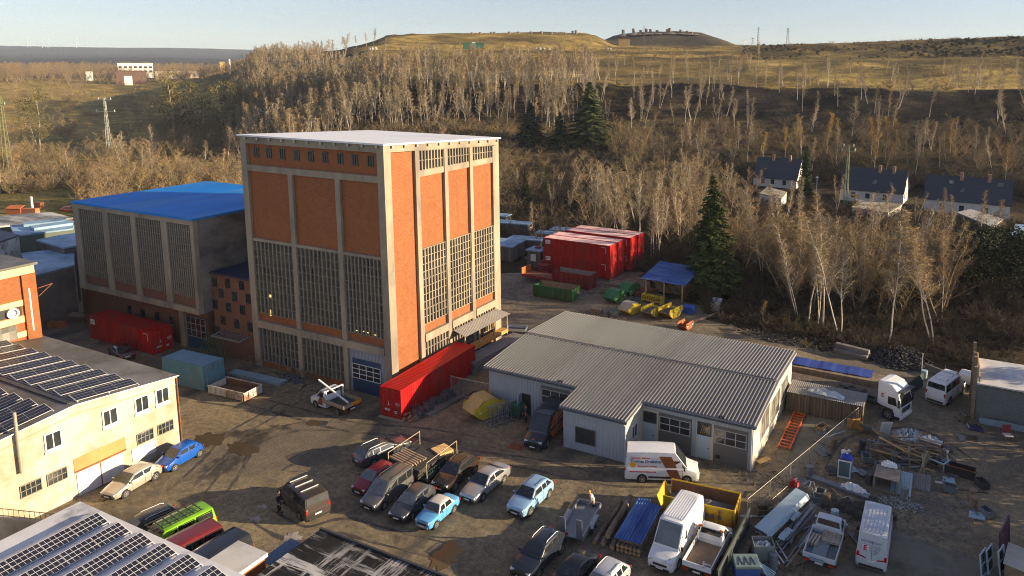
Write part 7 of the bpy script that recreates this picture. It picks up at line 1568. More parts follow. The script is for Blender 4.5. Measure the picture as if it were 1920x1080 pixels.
def gen_tree(seed, H=12, kind_='birch', twigs=1500, tw=.026):
    rng = random.Random(seed); T = TB(); C = TB(); L = TB()
    stems = {'birch':rng.choice((1,1,2)),'bushy':rng.choice((2,3)),'gold':1,'ivy':2,'brush':7}[kind_]
    tips = []
    for s_ in range(stems):
        lean = rvec(rng, 1, .10+.12*(stems>1)+(.28 if kind_=='bushy' else 0)+(.75 if kind_=='brush' else 0)); p = Vector((rng.uniform(-.25,.25)*(stems>1),rng.uniform(-.25,.25)*(stems>1),-.15)); h = H*rng.uniform(.85,1) if s_ else H
        n = 9; r_base = (.0058 if kind_ in ('birch','gold') else .012)*H*(.8 if stems>1 else 1)*(.35 if kind_=='brush' else 1); pts = [p.copy()]
        for i in range(n):
            lean = (lean+Vector((rng.uniform(-.10,.10),rng.uniform(-.10,.10),.05))).normalized(); p = p+lean*h/n; pts.append(p.copy())
        for i in range(n): T.seg(pts[i],pts[i+1],r_base*(1-i/n)**.8+.012,r_base*(1-(i+1)/n)**.8+.010,5)
        lo = {'birch':.36,'gold':.25,'bushy':.18,'ivy':.22,'brush':.15}[kind_]; nl = {'birch':24,'gold':24,'bushy':17,'ivy':14,'brush':7}[kind_]
        for k in range(nl):
            f_ = lo+(1-lo)*(k+rng.random())/nl; x = f_*n; i = min(n-1,int(x)); b0 = pts[i].lerp(pts[i+1],x-i)
            ll = H*({'birch':.185,'gold':.18,'bushy':.32,'ivy':.3,'brush':.3}[kind_])*(1.12-f_*.85)*rng.uniform(.6,1.15); d = rvec(rng,{'birch':1.0,'gold':.9,'bushy':.62,'ivy':.5,'brush':.6}[kind_],rng.uniform(.55,1)); q = b0; rr_ = max(.016,r_base*.42*(1.1-f_))
            segs = 4; lp = [q.copy()]
            for j in range(segs):
                d = (d+Vector((rng.uniform(-.22,.22),rng.uniform(-.22,.22),rng.uniform(-.05,.2)))).normalized(); q = q+d*ll/segs; lp.append(q.copy())
            for j in range(segs): T.seg(lp[j],lp[j+1],rr_*(1-j/segs)+.007,rr_*(1-(j+1)/segs)+.006,3)
            for j in range(1,segs+1):
                for _ in range(2):
                    d2 = (d+rvec(rng,rng.uniform(-.2,.8),1)*.9).normalized(); l2 = ll*rng.uniform(.22,.45); e = lp[j]+d2*l2; T.seg(lp[j],e,.013,.007,3); tips.append((lp[j],e,d2))
            tips.append((lp[-2],lp[-1],d))
    per = max(1,int(twigs/len(tips)))
    droop = {'birch':-.35,'gold':-.35,'bushy':.15,'ivy':.1,'brush':.3}[kind_]
    for a,e,d in tips:
        for _ in range(per):
            f_ = rng.random(); p = a.lerp(e,f_); d3 = (d*.5+rvec(rng,rng.uniform(-.5,.5),1)+Vector((0,0,droop))).normalized(); l3 = H*.045*rng.uniform(.5,1.4); C.strip(p,p+d3*l3,tw,rng)
        if kind_=='gold':
            for _ in range(per*2): p = a.lerp(e,rng.random())+Vector((rng.gauss(0,.22),rng.gauss(0,.22),rng.gauss(-.1,.22))); L.leaf(p,.075,rng)
        if kind_=='ivy' and rng.random()<.55:
            for _ in range(per*3): p = a.lerp(e,rng.random())+Vector((rng.gauss(0,.3),rng.gauss(0,.3),rng.gauss(0,.3))); L.leaf(p,.13,rng)
    return T, C, L
def gen_spruce(seed, H=14, W=.23):
    rng = random.Random(seed); T = TB(); C = TB()
    for i in range(6): T.seg(Vector((0,0,H*i/6)),Vector((0,0,H*(i+1)/6)),.2*(1-i/6)+.02,.2*(1-(i+1)/6)+.02,6)
    z = H*.06
    while z < H*.985:
        f_ = z/H; R = H*W*(1-f_)**.85*rng.uniform(.78,1.12)+.12; nb = int(7+6*(1-f_))
        for k in range(nb):
            a = rng.uniform(0,math.tau); r_ = R*rng.uniform(.65,1.1); d = Vector((math.cos(a),math.sin(a),0)); p0 = Vector((0,0,z+rng.uniform(-.1,.1))); p1 = p0+d*r_*.55+Vector((0,0,-.10*r_)); p2 = p0+d*r_+Vector((0,0,-.32*r_+rng.uniform(-.1,.15)*r_))
            C.seg(p0,p1,.025,.015,3); C.seg(p1,p2,.015,.006,3); side_ = Vector((-d.y,d.x,0))
            m_ = max(5,int(r_*9))
            for j in range(m_):
                s_ = (j+.5)/m_; c_ = p0.lerp(p1,s_/.5) if s_<.5 else p1.lerp(p2,(s_-.5)/.5); l_ = .38*r_*(1-s_*.55)*rng.uniform(.6,1.1)+.08
                for sg in (-1,1):
                    e = c_+side_*sg*l_*.8+d*l_*.5+Vector((0,0,-.30*l_+rng.uniform(-.08,.05)))
                    C.strip(c_,e,.17*rng.uniform(.7,1.2),rng)
        z += H*.018*(1.15-f_*.5)
    return T, C
def gen_round(seed, H=7, n=5200):
    rng = random.Random(seed); T = TB(); C = TB(); T.seg(Vector((0,0,-.1)),Vector((0,0,H*.7)),.18,.05,6); cl = [Vector((rng.gauss(0,H*.16),rng.gauss(0,H*.16),H*rng.uniform(.18,.92))) for _ in range(26)]
    for c_ in cl: T.seg(Vector((0,0,c_.z*.6)),c_,.04,.01,3)
    for _ in range(n):
        c_ = rng.choice(cl); p = c_+Vector((rng.gauss(0,.42),rng.gauss(0,.42),rng.gauss(0,.42)))*(H/7)
        if p.z > .1: C.leaf(p,.13*H/7,rng)
    return T, C
VAR = {}
def variants(key, gens, tm, cm, lm=None):
    out = []
    for g in gens:
        T, C = g[0].mesh("trunk", tm), g[1].mesh("crown", cm)
        Lm = g[2].mesh("leaves", lm) if lm is not None and len(g) > 2 and g[2].v else None
        out.append((T, C, Lm))
    VAR[key] = out
variants('birch',[gen_tree(100+i,12,'birch',1900,.026) for i in range(7)],M_birch,M_btwig)
variants('bushy',[gen_tree(200+i,10,'bushy',1800,.028) for i in range(6)],M_bark2,M_twig)
variants('gold',[gen_tree(300+i,11,'gold',900) for i in range(3)],M_birch,M_twig,M_gold)
variants('ivy',[gen_tree(400+i,12,'ivy',800) for i in range(3)],mat("pale_bark",(.36,.29,.20),.85,.2,2),M_twig2,M_ivy)
variants('spruce',[gen_spruce(500+i) for i in range(3)],M_bark2,M_needle)
variants('narrow',[gen_spruce(510,12,.15)],M_bark2,M_needle)
variants('evergreen',[gen_round(600+i) for i in range(3)],M_bark2,M_olive)
variants('brush',[gen_tree(700+i,3.0,'brush',1000,.026) for i in range(5)],M_bark2,M_twig2)
VAR['dark_brush'] = []
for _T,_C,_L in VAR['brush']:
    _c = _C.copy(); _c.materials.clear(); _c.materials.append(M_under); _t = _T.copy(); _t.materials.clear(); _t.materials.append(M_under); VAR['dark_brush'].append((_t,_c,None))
H0 = dict(dark_brush=3.0,birch=12,bushy=10,gold=11,ivy=12,spruce=14,narrow=12,evergreen=7,brush=3.0)
RT = random.Random(99)
WHOLE = {}
def whole(k, i):                                                  # small copies: trunk and crown in one mesh
    if (k,i) not in WHOLE:
        T, C, Lm = VAR[k][i]; bm_ = None; vs, fs, mi, mats_ = [], [], [], []
        for me in (T, C, Lm):
            if me is None: continue
            o = len(vs); vs += [tuple(v.co) for v in me.vertices]; fs += [tuple(o+x for x in p.vertices) for p in me.polygons]; mi += [len(mats_)]*len(me.polygons); mats_.append(me.materials[0])
        w = bpy.data.meshes.new(k+"_whole"); w.from_pydata(vs, [], fs); 
        for m_ in mats_: w.materials.append(m_)
        w.polygons.foreach_set("material_index", mi); WHOLE[(k,i)] = w
    return WHOLE[(k,i)]
def tree(k, loc, h, label, group=None, name=None, v=None, parts=True, wid=1.0, lean=0.0, az=None):
    i = RT.randrange(len(VAR[k])) if v is None else v; s_ = h/H0[k]; nm = name or {'birch':'bare_birch','bushy':'bare_tree','gold':'golden_birch','ivy':'ivy_tree','spruce':'spruce_tree','narrow':'spruce_tree','evergreen':'evergreen_tree','brush':'bare_shrub'}[k]
    rz = RT.uniform(0,math.tau) if az is None else az
    if parts:
        t_ = thing(nm, label, "shrub" if k=='brush' else "tree", loc, rz, group)
        T, C, Lm = VAR[k][i]
        for n_, me in (("trunk",T),("crown",C),("leaves",Lm)):
            if me is None: continue
            o = bpy.data.objects.new(n_, me); COL.objects.link(o); o.parent = t_
    else:
        t_ = bpy.data.objects.new(nm, whole(k,i)); COL.objects.link(t_); t_.location = loc; t_.rotation_euler = (0,0,rz); tag(t_, label, "shrub" if k=='brush' else "tree", group)
    t_.scale = (s_*wid,s_*wid,s_); 
    if lean: t_.rotation_euler = (lean*math.cos(rz), lean*math.sin(rz), rz)
    return t_
# --- trees one can name
for px,py,top,lean,lab in ((1497,597,425,.10,"leaning white birch leftmost in the row at the wood's edge behind the workshop"),(1516,604,400,.0,"slim white birch second from the left in the wood's edge row"),(1531,612,440,-.05,"slim white birch between two taller ones at the wood's edge"),
        (1543,616,395,0,"tall straight white birch fourth in the wood's edge row"),(1575,632,410,.02,"thin birch standing alone between the birch row and the twin stemmed birch"),(1667,642,400,0,"twin stemmed white birch above the dark stone rubble"),(1752,645,390,0,"spreading white birch left of the dark evergreens, above the minibus")):
    g = G(px,py); t_top = 0
    q_ = ray(px,top); tt = math.hypot(g[0],g[1])/math.hypot(q_[0],q_[1]); h = EYE+q_[2]*tt
    tree('birch', (g[0],g[1],0), h, lab, None, v={1667:2,1752:5}.get(px, None), lean=lean, wid=1.15)
for px,D,top,k,w,lab in ((1340,104,322,'spruce',1.25,"tall dark green spruce at the wood's edge beside the blue roofed shelter"),(1105,238,150,'spruce',2.0,"largest dark spruce in the group before the slope"),(995,242,190,'spruce',1.9,"left spruce of the dark group before the slope"),(1050,236,208,'spruce',1.7,"shorter middle spruce of the dark group before the slope"),
        (1512,196,270,'narrow',1.3,"dense narrow conifer beside the leftmost dark roofed house"),(985,170,310,'narrow',1.0,"small dark conifer among bare trees right of the tower"),(1025,180,320,'narrow',1.0,"second small conifer among bare trees right of the tower")):
    x, y, z = SPOT(px,D); q_ = ray(px,top); tt = D/math.hypot(q_[0],q_[1]); h = EYE+q_[2]*tt-z; tree(k,(x,y,z-.2),h,lab,wid=w)
for px,D,top,w in ((1795,128,455,1.3),(1838,120,430,1.4),(1880,124,470,1.4),(1915,132,440,1.5),(1860,138,415,1.3),(1955,115,430,1.5)):
    x, y, z = SPOT(px,D); q_ = ray(px,top); tt = D/math.hypot(q_[0],q_[1]); tree('evergreen',(x,y,z-.2),EYE+q_[2]*tt-z,"dark evergreen in the shady clump at the right edge beyond the block building","dark evergreens at the right edge",wid=w)
for k,(x,y,h) in enumerate(((15,52,7.2),(16,57,7.8),(17,62,6.8),(17,67,7.6),(18,73,8.2),(20,79,8.5),(16,46,7.0),(23,60,9),(25,70,9.5),(24,50,8.5),(14.5,41,6.8))): tree('evergreen',(x,y,-.1),h,"unseen dense evergreen added beyond the right edge to shade the yard","evergreens added to shade the right yard",wid=1.25)  # out of view, added to cast shade over the right yard
for px,D,top in ((330,345,140),(345,352,150),(425,330,150),(455,350,160),(520,340,150),(545,352,160),(380,340,165),(75,330,170)):
    x, y, z = SPOT(px,D); q_ = ray(px,top); tt = D/math.hypot(q_[0],q_[1]); tree('ivy',(x,y,z-.2),EYE+q_[2]*tt-z,"bare tree clad in olive ivy standing above the brush in the valley","ivy clad trees in the valley",parts=False,wid=1.1)
# --- counted birches and bare trees
def free(x, y, z, D, px):
    if px > 1385 and 172 < y < 212 and -56 < x < 24: return False     # house plots
    if y < 115 and D < 112 and -86 < x < -20 and y < 110: return False
    return True
def inside_yard(x, y):
    c_ = False; n = len(edge); j = n-1
    for i in range(n):
        (x0,y0),(x1,y1) = edge[i], edge[j]
        if (y0 > y) != (y1 > y) and x < (x1-x0)*(y-y0)/(y1-y0+1e-9)+x0: c_ = not c_
        j = i
    return c_
def sow(n, pxr, Dr, hr, kinds, label, group, seed, parts=False, mind=2.2, cond=None, wid=(1,1.2), lim=0):
    r_ = random.Random(seed); made = 0; tries = 0; pts_ = []
    while made < n and tries < n*40:
        tries += 1; px = r_.uniform(*pxr); D = math.sqrt(r_.uniform(Dr[0]**2,Dr[1]**2)); x, y, z = SPOT(px,D)
        if not free(x,y,z,D,px) or inside_yard(x,y) or (cond and not cond(px,D,x,y)): continue
        if any((x-a)**2+(y-b2)**2 < mind**2 for a,b2 in pts_): continue
        pts_.append((x,y)); k = r_.choice(kinds); h = r_.uniform(*hr)
        if lim: h = max(2.4, min(h, EYE-(lim-124)/1343*D+r_.uniform(-1.5,.8) if r_.random() > .12 else h))
        
        lab = label if isinstance(label,str) else label[k]
        tree(k,(x,y,z-.15),h,lab,(group if isinstance(group,str) else group[k]),parts=parts,wid=r_.uniform(*wid)); made += 1
LB = {'birch':"bare white stemmed birch in the wood between yard and houses",'bushy':"bare brown crowned tree in the wood between yard and houses"}
GB = {'birch':"bare birches in the wood behind the yard",'bushy':"bare trees in the wood behind the yard"}
sow(46,(1110,1330),(118,170),(9,14),['birch','birch','bushy'],LB,GB,1,True)
sow(100,(1330,1790),(98,140),(8,12.5),['birch','bushy','bushy','bushy'],LB,GB,2,True,1.8,lim=392)
sow(34,(945,1150),(120,225),(5,9),['birch','bushy','bushy'],LB,GB,22,True,2.4,lim=312)
sow(40,(1380,1950),(140,172),(5,8.5),['birch','bushy','bushy'],LB,GB,3,True,2,lim=400)
sow(26,(1280,1420),(140,225),(8,13),['birch','bushy'],LB,GB,4,True,2.4)
sow(14,(1160,1300),(172,232),(8,12),['bushy'],LB,GB,5,True,2.4)
sow(18,(1400,1800),(101,122),(11,14),['birch'],LB,GB,23,True,3.2,wid=(.9,1.1))
sow(9,(1420,1920),(142,166),(8,11),['birch'],LB,GB,24,True,4,wid=(.8,1))
LS = {'birch':"bare birch growing on the dark slope and terraces of the spoil heap",'gold':"birch still carrying golden leaves at the foot of the dark slope",'bushy':"bare brown crowned tree at the foot of the dark slope"}
GS = {'birch':"birches on the spoil heap",'gold':"golden birches at the foot of the slope",'bushy':"bare trees at the foot of the slope"}
sow(48,(700,1400),(262,312),(9,15),['birch'],LS,GS,6,False,2)
sow(46,(1180,1960),(248,308),(8,15),['birch'],LS,GS,61,False,3.5)
sow(26,(850,1420),(314,440),(6,11),['birch'],LS,GS,62,False,3)
sow(9,(1420,1960),(318,380),(7,11),['birch'],LS,GS,63,False,6)
sow(24,(1380,1980),(292,318),(6,12),['birch'],LS,GS,64,False,2.5,wid=(.7,1))
sow(24,(1330,1900),(214,236),(9,13),['gold','gold','birch'],LS,GS,7,False,2.5)
sow(50,(1180,1960),(212,250),(6,11),['bushy','bushy','birch'],LS,GS,8,False,2)
LV = {'bushy':"bare brown tree in the thicket behind the tower and hall",'birch':"bare white stemmed birch in the thicket behind the tower and hall"}
GV = {'bushy':"bare trees in the thicket behind the tower",'birch':"birches in the thicket behind the tower"}
sow(120,(-60,960),(165,260),(6,9.5),['bushy'],LV,GV,9,False,3,lambda px,D,x,y: not (px < 160 and D < 236))
sow(46,(130,470),(152,232),(7,10),['bushy'],LV,GV,91,False,3)
sow(14,(-40,700),(238,300),(8,12),['birch'],LV,GV,10,False,5)
# --- masses nobody could count: one object each, scattered on the terrain
def scatter(name, label, key, n, pxr, Dr, hr, seed, dens=None, wid=1.15):
    r_ = np.random.RandomState(seed); col = bpy.data.collections.new(name+"_kinds")
    for i in range(len(VAR[key])): o = bpy.data.objects.new(f"{key}_kind", whole(key,i)); col.objects.link(o)
    P_, S_, R_ = [], [], []; tries = 0
    while len(P_) < n and tries < n*30:
        tries += 1; px = r_.uniform(*pxr); D = math.sqrt(r_.uniform(Dr[0]**2,Dr[1]**2)); x, y, z = SPOT(px,D)
        if (px > 1385 and 172 < y < 206 and -56 < x < 24) or inside_yard(x,y): continue
        if dens and r_.rand() > dens(px,D,x,y): continue
        P_.append((x,y,z-.1)); S_.append(r_.uniform(*hr)/H0[key]); R_.append(r_.uniform(0,6.28))
    me = bpy.data.meshes.new(name); me.from_pydata(P_, [], [])
    a = me.attributes.new("size",'FLOAT','POINT'); a.data.foreach_set("value", S_); a = me.attributes.new("turn",'FLOAT','POINT'); a.data.foreach_set("value", R_)
    o = bpy.data.objects.new(name, me); COL.objects.link(o); kind(o,"stuff"); o["label"] = label
    ng = bpy.data.node_groups.new(name,'GeometryNodeTree'); ng.interface.new_socket("Geometry",in_out='INPUT',socket_type='NodeSocketGeometry'); ng.interface.new_socket("Geometry",in_out='OUTPUT',socket_type='NodeSocketGeometry')
    nn, lk_ = ng.nodes, ng.links; gi, go = nn.new("NodeGroupInput"), nn.new("NodeGroupOutput"); ip = nn.new("GeometryNodeInstanceOnPoints"); ci = nn.new("GeometryNodeCollectionInfo")
    ci.inputs["Collection"].default_value = col; ci.inputs["Separate Children"].default_value = True; ip.inputs["Pick Instance"].default_value = True
    sz = nn.new("GeometryNodeInputNamedAttribute"); sz.data_type = 'FLOAT'; sz.inputs[0].default_value = "size"; tu = nn.new("GeometryNodeInputNamedAttribute"); tu.data_type = 'FLOAT'; tu.inputs[0].default_value = "turn"
    cx = nn.new("ShaderNodeCombineXYZ"); lk_.new(tu.outputs[0], cx.inputs[2]); e2r = nn.new("FunctionNodeEulerToRotation"); lk_.new(cx.outputs[0], e2r.inputs[0])
    vm = nn.new("ShaderNodeVectorMath"); vm.operation = 'SCALE'; vm.inputs[0].default_value = (wid,wid,1); lk_.new(sz.outputs[0], vm.inputs["Scale"])
    lk_.new(gi.outputs[0], ip.inputs["Points"]); lk_.new(ci.outputs[0], ip.inputs["Instance"]); lk_.new(e2r.outputs[0], ip.inputs["Rotation"]); lk_.new(vm.outputs[0], ip.inputs["Scale"]); lk_.new(ip.outputs[0], go.inputs[0])
    o.modifiers.new("scatter",'NODES').node_group = ng; return o
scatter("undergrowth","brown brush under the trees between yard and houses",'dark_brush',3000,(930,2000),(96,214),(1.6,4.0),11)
scatter("undergrowth","brown brush filling the valley behind the tower and hall",'brush',2600,(-120,960),(140,270),(2.0,4.6),12,lambda px,D,x,y: 0 if ((px < 160 and D < 234) or D < 152) else 1)
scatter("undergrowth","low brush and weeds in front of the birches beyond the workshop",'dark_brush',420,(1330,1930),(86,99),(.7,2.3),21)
scatter("undergrowth","brush at the foot of the dark slope",'brush',900,(640,2000),(214,266),(1.8,4.0),13)
scatter("woods","bare wood covering the flank of the spoil heap",'birch',900,(425,760),(268,590),(8,13),14,lambda px,D,x,y: 1 if D < 300+(760-px)*1.15 else .06)
scatter("woods","birch wood over the dark slope left of the spoil heap",'birch',420,(520,1130),(258,345),(9,16),15)
scatter("woods","brown woods across the valley left of the tower",'bushy',420,(-120,560),(262,430),(6,10),16,lambda px,D,x,y: (1 if px > 300 else .06) if D > 300 else .6)
scatter("woods","distant brown woods in the plain",'bushy',1500,(-150,620),(690,1330),(9,15),17,lambda px,D,x,y: 1 if D > 900 else (.12 if px < 400 else .8))
scatter("woods","thin trees dotting the far meadow",'bushy',90,(-120,430),(430,690),(5,9),18)
scatter("scrub","low scrub dotted over the spoil heap's meadows and ridge",'brush',1500,(660,2000),(308,560),(.9,2.6),19,lambda px,D,x,y: 1 if vnoise(np.array(x),np.array(y),34,77) > .5 or 440 < D < 462 else .12)
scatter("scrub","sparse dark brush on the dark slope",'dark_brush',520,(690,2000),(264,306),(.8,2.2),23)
scatter("scrub","dark scrub mottling the upper slope under the right skyline",'evergreen',700,(1385,2050),(446,535),(.7,1.7),20,lambda px,D,x,y: 1 if vnoise(np.array(x),np.array(y),22,88) > .45 else .15,1.8)
sx = ((1358,548,2.2),(1415,585,1.8),(1440,612,1.5),(1510,650,1.3),(470,690,1.6),(560,708,2.0),(585,712,1.8),(610,716,1.6),(540,702,1.5))
for k,(px,py,h) in enumerate(sx):
    g = G(px,py); tree('brush',(g[0],g[1],0),h,"bare brown shrub at the brush edge beyond the workshop roof" if px > 1000 else "bare grey shrub growing along the tower's shaded foot","shrubs beyond the workshop" if px > 1000 else "shrubs along the tower's foot",wid=1.2)
g = G(1430,600); tree('gold',(g[0],g[1],0),2.6,"small golden leaved bush by the rubble beyond the workshop",name="golden_bush",wid=1.8)
# ---------------------------------------------------------------- houses, masts, far buildings, heap furniture
M_tile = mat("dark_roof_tiles",(.035,.042,.055),.6,.2,.8,stretch=(.2,4,4)); M_hwall = mat("house_white",(.62,.60,.56),.9,.06,.8); M_chim = mat("chimney_brick",(.34,.20,.12),.9,.2,2)
def house(label, u0, u1, v0, v1, ze, zr_, zb=0, chims=(), lights=(), wall=None, roof=None, extra=True):
    c = ((u0+u1)/2,(v0+v1)/2,zb); t_ = thing("house", label, "house", c, math.radians(-4)); L, W = u1-u0, v1-v0; hl, hw = L/2, W/2
    q = MB(); q.front([(-hw,-.5),(hw,-.5),(hw,ze),(0,zr_),(-hw,ze)],-hl,hl); q.build("wall", wall or M_hwall, t_)
    sl = (zr_-ze)/hw; ov = .45
    q = MB()
    for s in (-1,1):
        P4 = [(-hl-.3,s*(hw+ov),ze-sl*ov+.12),(hl+.3,s*(hw+ov),ze-sl*ov+.12),(hl+.3,0,zr_+.12),(-hl-.3,0,zr_+.12)]; q.slab(P4 if s<0 else P4[::-1],.1)
    rf = q.build("roof", roof or M_tile, t_)
    for x in chims:
        q = MB(); q.box(x-.35,x+.35,-.9,-.3,zr_-.8,zr_+1.1); q.build("chimney", M_chim, rf); 
    for x,f_,w in lights:
        y = -hw*(1-f_)-ov*0; z = ze+sl*(hw*f_)+.16; q = MB(); q.obox((x,y,z),(w,1.0,.08),rx=math.atan(sl)); q.build("roof_window", M_glass_lit, rf)
    if extra:
        for x in (-hl*.55,-hl*.1,hl*.45):
            q = MB(); q.box(x-.5,x+.5,-hw-.03,-hw,1.0,2.3); q.build("window", M_glass, t_)
        for y in (-1.4,1.4): q = MB(); q.box(hl,hl+.03,y-.5,y+.5,1.2,2.5); q.build("window", M_glass, t_)
        q = MB(); q.box(hl,hl+.03,-.45,.45,ze+.6,ze+1.8); q.build("window", M_glass, t_)
    return t_
house("white rendered house with a dark tiled roof, skylights and two chimneys, farthest right",-3.9,13.6,180,189,3.5,8.3,0,(-1.5,4.2),((-3.5,.72,1.0),(-1.0,.4,.8),(6.5,.75,1.1)))
house("white gabled house with dark roof behind the lattice mast, middle of the three",-23.8,-8.8,187,196,3.3,8.0,0,(1.3,4.6),((.5,.35,.9),(4.5,.35,.9)))
house("dark roofed house left of the narrow conifer, with two chimneys",-49,-36.8,199,207,3.0,7.9,0,(-1.5,3.2))
house("small white A shaped cabin among bare trees below the dark spruces",-95.5,-92.2,205,210,.6,5.4,.0,extra=False)
house("dark roofed bungalow under the dark spruces",-112,-101,207,214,2.2,4.0,0,extra=False,wall=M_shedwall)
def gshed(label, pxs, z, roof, wall): return shed(label, pxs, z, wall, roof, "garden_shed", .2)
M_mossroof = mat("mossy_pale_roof",(.40,.35,.26),.9,.25,.5,dirt=(.14,.13,.06),dirt_amt=.5,space='world')
gshed("flat roofed pale garden garage with mossy roof before the middle house",[(1598,388),(1665,398),(1692,382),(1618,371)],2.6,M_mossroof,M_hwall)
gshed("pale shed half hidden by trees before the leftmost house",[(1425,362),(1465,372),(1475,360),(1440,350)],2.8,M_mossroof,M_hwall)
gshed("long pale shed roof slanting before the right hand house",[(1795,398),(1862,425),(1880,410),(1820,392)],2.6,mat("pale_slat_roof",(.42,.39,.33),.8,.15,1,space='world'),M_shedwall)
gshed("grey roofed carport at the right edge below the house",[(1895,440),(1960,448),(1960,425),(1905,420)],2.6,M_frost,M_shedwall)
gshed("blue grey flat shed roof right of the tower among bare trees",[(940,290),(975,295),(985,285),(950,281)],2.6,M_frost,M_shedwall)
gshed("low dark hut under the largest dark spruce",[(1080,300),(1120,305),(1130,295),(1090,291)],2.6,M_navy,M_shedwall)
def mast(name, label, px, D, top, arms, m_, w=.9, kind_cat="mast", base_z=None):
    x, y, z = SPOT(px, D); q_ = ray(px, top); h = EYE+q_[2]*D/math.hypot(q_[0],q_[1])-z; t_ = thing(name, label, kind_cat, (x,y,z-.2), YAW)
    q = MB()
    for sx_ in (-1,1):
        for sy in (-1,1): q.bar((sx_*w/2,sy*w/2,0),(sx_*w*.16,sy*w*.16,h),.09)
    n = int(h/1.1)
    for k in range(n):
        z0_, z1_ = h*k/n, h*(k+1)/n; f0 = w/2*(1-z0_/h)+w*.16*(z0_/h); f1 = w/2*(1-z1_/h)+w*.16*(z1_/h); s = 1 if k%2 else -1
        for sy in (-1,1): q.bar((-s*f0,sy*f0,z0_),(s*f1,sy*f1,z1_),.05); q.bar((sy*f0,-s*f0,z0_),(sy*f1,s*f1,z1_),.05)
    q.build("lattice", m_, t_)
    for f_,l_ in arms:
        q = MB(); q.bar((-l_,0,h*f_),(l_,0,h*f_),.14); q.build("cross_arm", m_, t_)
        for s in (-1,1): q = MB(); q.tube([(s*l_*.9,0,h*f_),(s*l_*.9,0,h*f_+.7)],.09,6); q.build("insulator", M_frame_w, t_)
    return t_
M_mastg, M_mastw = mat("mast_green",(.20,.22,.10),.6,.15,2), mat("mast_pale",(.50,.50,.42),.6,.1,2)
mast("lattice_mast","green lattice mast rising before the middle dark roofed house",1590,178,270,((.97,1.3),(.90,1.7)),M_mastg,.9)
mast("lattice_mast","pale lattice mast with two cross arms in the valley left of the tower",207,300,182,((.97,2.3),(.78,3.4)),M_mastw,1.2)
mast("lattice_mast","pale lattice mast top showing just above the tower's roof edge",505,300,206,((.95,2.2),(.80,3.2)),M_mastw,1.2)
mast("pylon","tall thin green pylon at the far left edge",14,260,178,((.9,1.2),),M_mastg,1.6,"pylon")
mast("power_pole","left power pole standing on the skyline of the heap",1413,515,50,((.9,2.0),),mat("pole_brown",(.14,.11,.09),.8,.2,2),1.4,"power pole")
mast("power_pole","right power pole standing on the skyline of the heap",1467,515,52,((.95,2.6),(.84,2.0)),MATS["pole_brown"],2.2,"power pole")
mast("power_pole","short far pole between the wind turbine and the two poles on the skyline",1403,560,70,((.9,1.6),),MATS["pole_brown"],1.2,"power pole")
x,y,z = SPOT(1534,190); lt = thing("street_lamp","white street lamp between the conifer and the middle house","street lamp",(x,y,z)); q = MB(); q.tube([(0,0,0),(0,0,5.2)],.08,6); q.build("pole", M_frame_w, lt); q = MB(); q.lathe([(.05,5.2),(.4,5.3),(.4,5.42),(.1,5.55)],(0,0,0),'z',12); q.build("lamp_head", M_frame_w, lt)
def turbine(label, px, D, top, R, fold=False):
    x, y, z = SPOT(px, D); q_ = ray(px, top); h = EYE+q_[2]*D/math.hypot(q_[0],q_[1])-z; t_ = thing("wind_turbine", label, "wind turbine", (x,y,z), YAW); M_ = mat("turbine_white",(.78,.78,.78),.5,.03,1)
    q = MB(); q.tube([(0,0,0),(0,0,h)],[R*.03,R*.02],8); q.build("tower", M_, t_)
    for k in range(3): a = .4+k*math.tau/3; q = MB(); q.tube([(0,-.5,h),(R*math.sin(a),-.5,h+R*math.cos(a))],[R*.02,R*.006],6); q.build("blade", M_, t_)
for px in (76,103,113,165): turbine(f"white wind turbine on the far hazy ridge, {dict([(76,'leftmost'),(103,'second from left'),(113,'third from left'),(165,'rightmost, tallest')])[px]}",px,4950,77 if px==165 else 81,38)
turbine("white wind turbine rising just behind the heap's skyline near the poles",1388,700,76,9)
# far buildings in the plain
def block(name, label, px0, px1, ytop, D, depth, m_w, m_r, rows=0, cat="building", hmin=3):
    a, b2 = SPOT(px0,D), SPOT(px1,D); q_ = ray((px0+px1)/2,ytop); z0_ = min(a[2],b2[2])-1; h = EYE+q_[2]*D/math.hypot(q_[0],q_[1])-z0_; L = math.hypot(b2[0]-a[0],b2[1]-a[1]); ang = math.atan2(b2[1]-a[1],b2[0]-a[0])
    t_ = thing(name,label,cat,(a[0],a[1],z0_),ang); q = MB(); q.box(0,L,0,depth,0,h-.6); q.build("wall", m_w, t_); q = MB(); q.box(-.3,L+.3,-.3,depth+.3,h-.597,h); q.build("roof", m_r, t_)
    for r_ in range(rows):
        for k in range(7): q = MB(); zz = h*.42+r_*h*.26; x = L*(k+.2)/7; q.box(x,x+L*.085,-.15,.0,zz,zz+h*.13); q.build("window", M_glass, t_)
    return t_
M_fw2 = mat("far_white",(.78,.76,.70),.8,.05,.1); M_fb = mat("far_brown",(.14,.08,.06),.9,.2,.1); M_fy = mat("far_yellow",(.55,.38,.14),.8,.1,.1)
block("factory_building","long white factory building in the distant plain",237,302,118.5,1000,16,M_fw2,M_fw2,2)
block("brown_house","dark brown gabled works building below the white factory",232,288,133,880,14,M_fb,M_fb)
block("white_shed","small bright white shed before the brown works building",247,262,141,850,8,M_fw2,M_fb)
block("low_works","long pale low works building right of the white factory",305,385,134,960,12,mat("far_pale",(.45,.38,.28),.9,.2,.1),mat("far_pale2",(.50,.42,.32),.9,.2,.1))
block("silo_tower","yellow tower block beside the wooded heap in the plain",425,434,116,900,8,M_fy,M_fy,cat="tower")
block("low_house","low white house in the plain left of the works",177,190,133,940,8,M_fw2,M_fb)
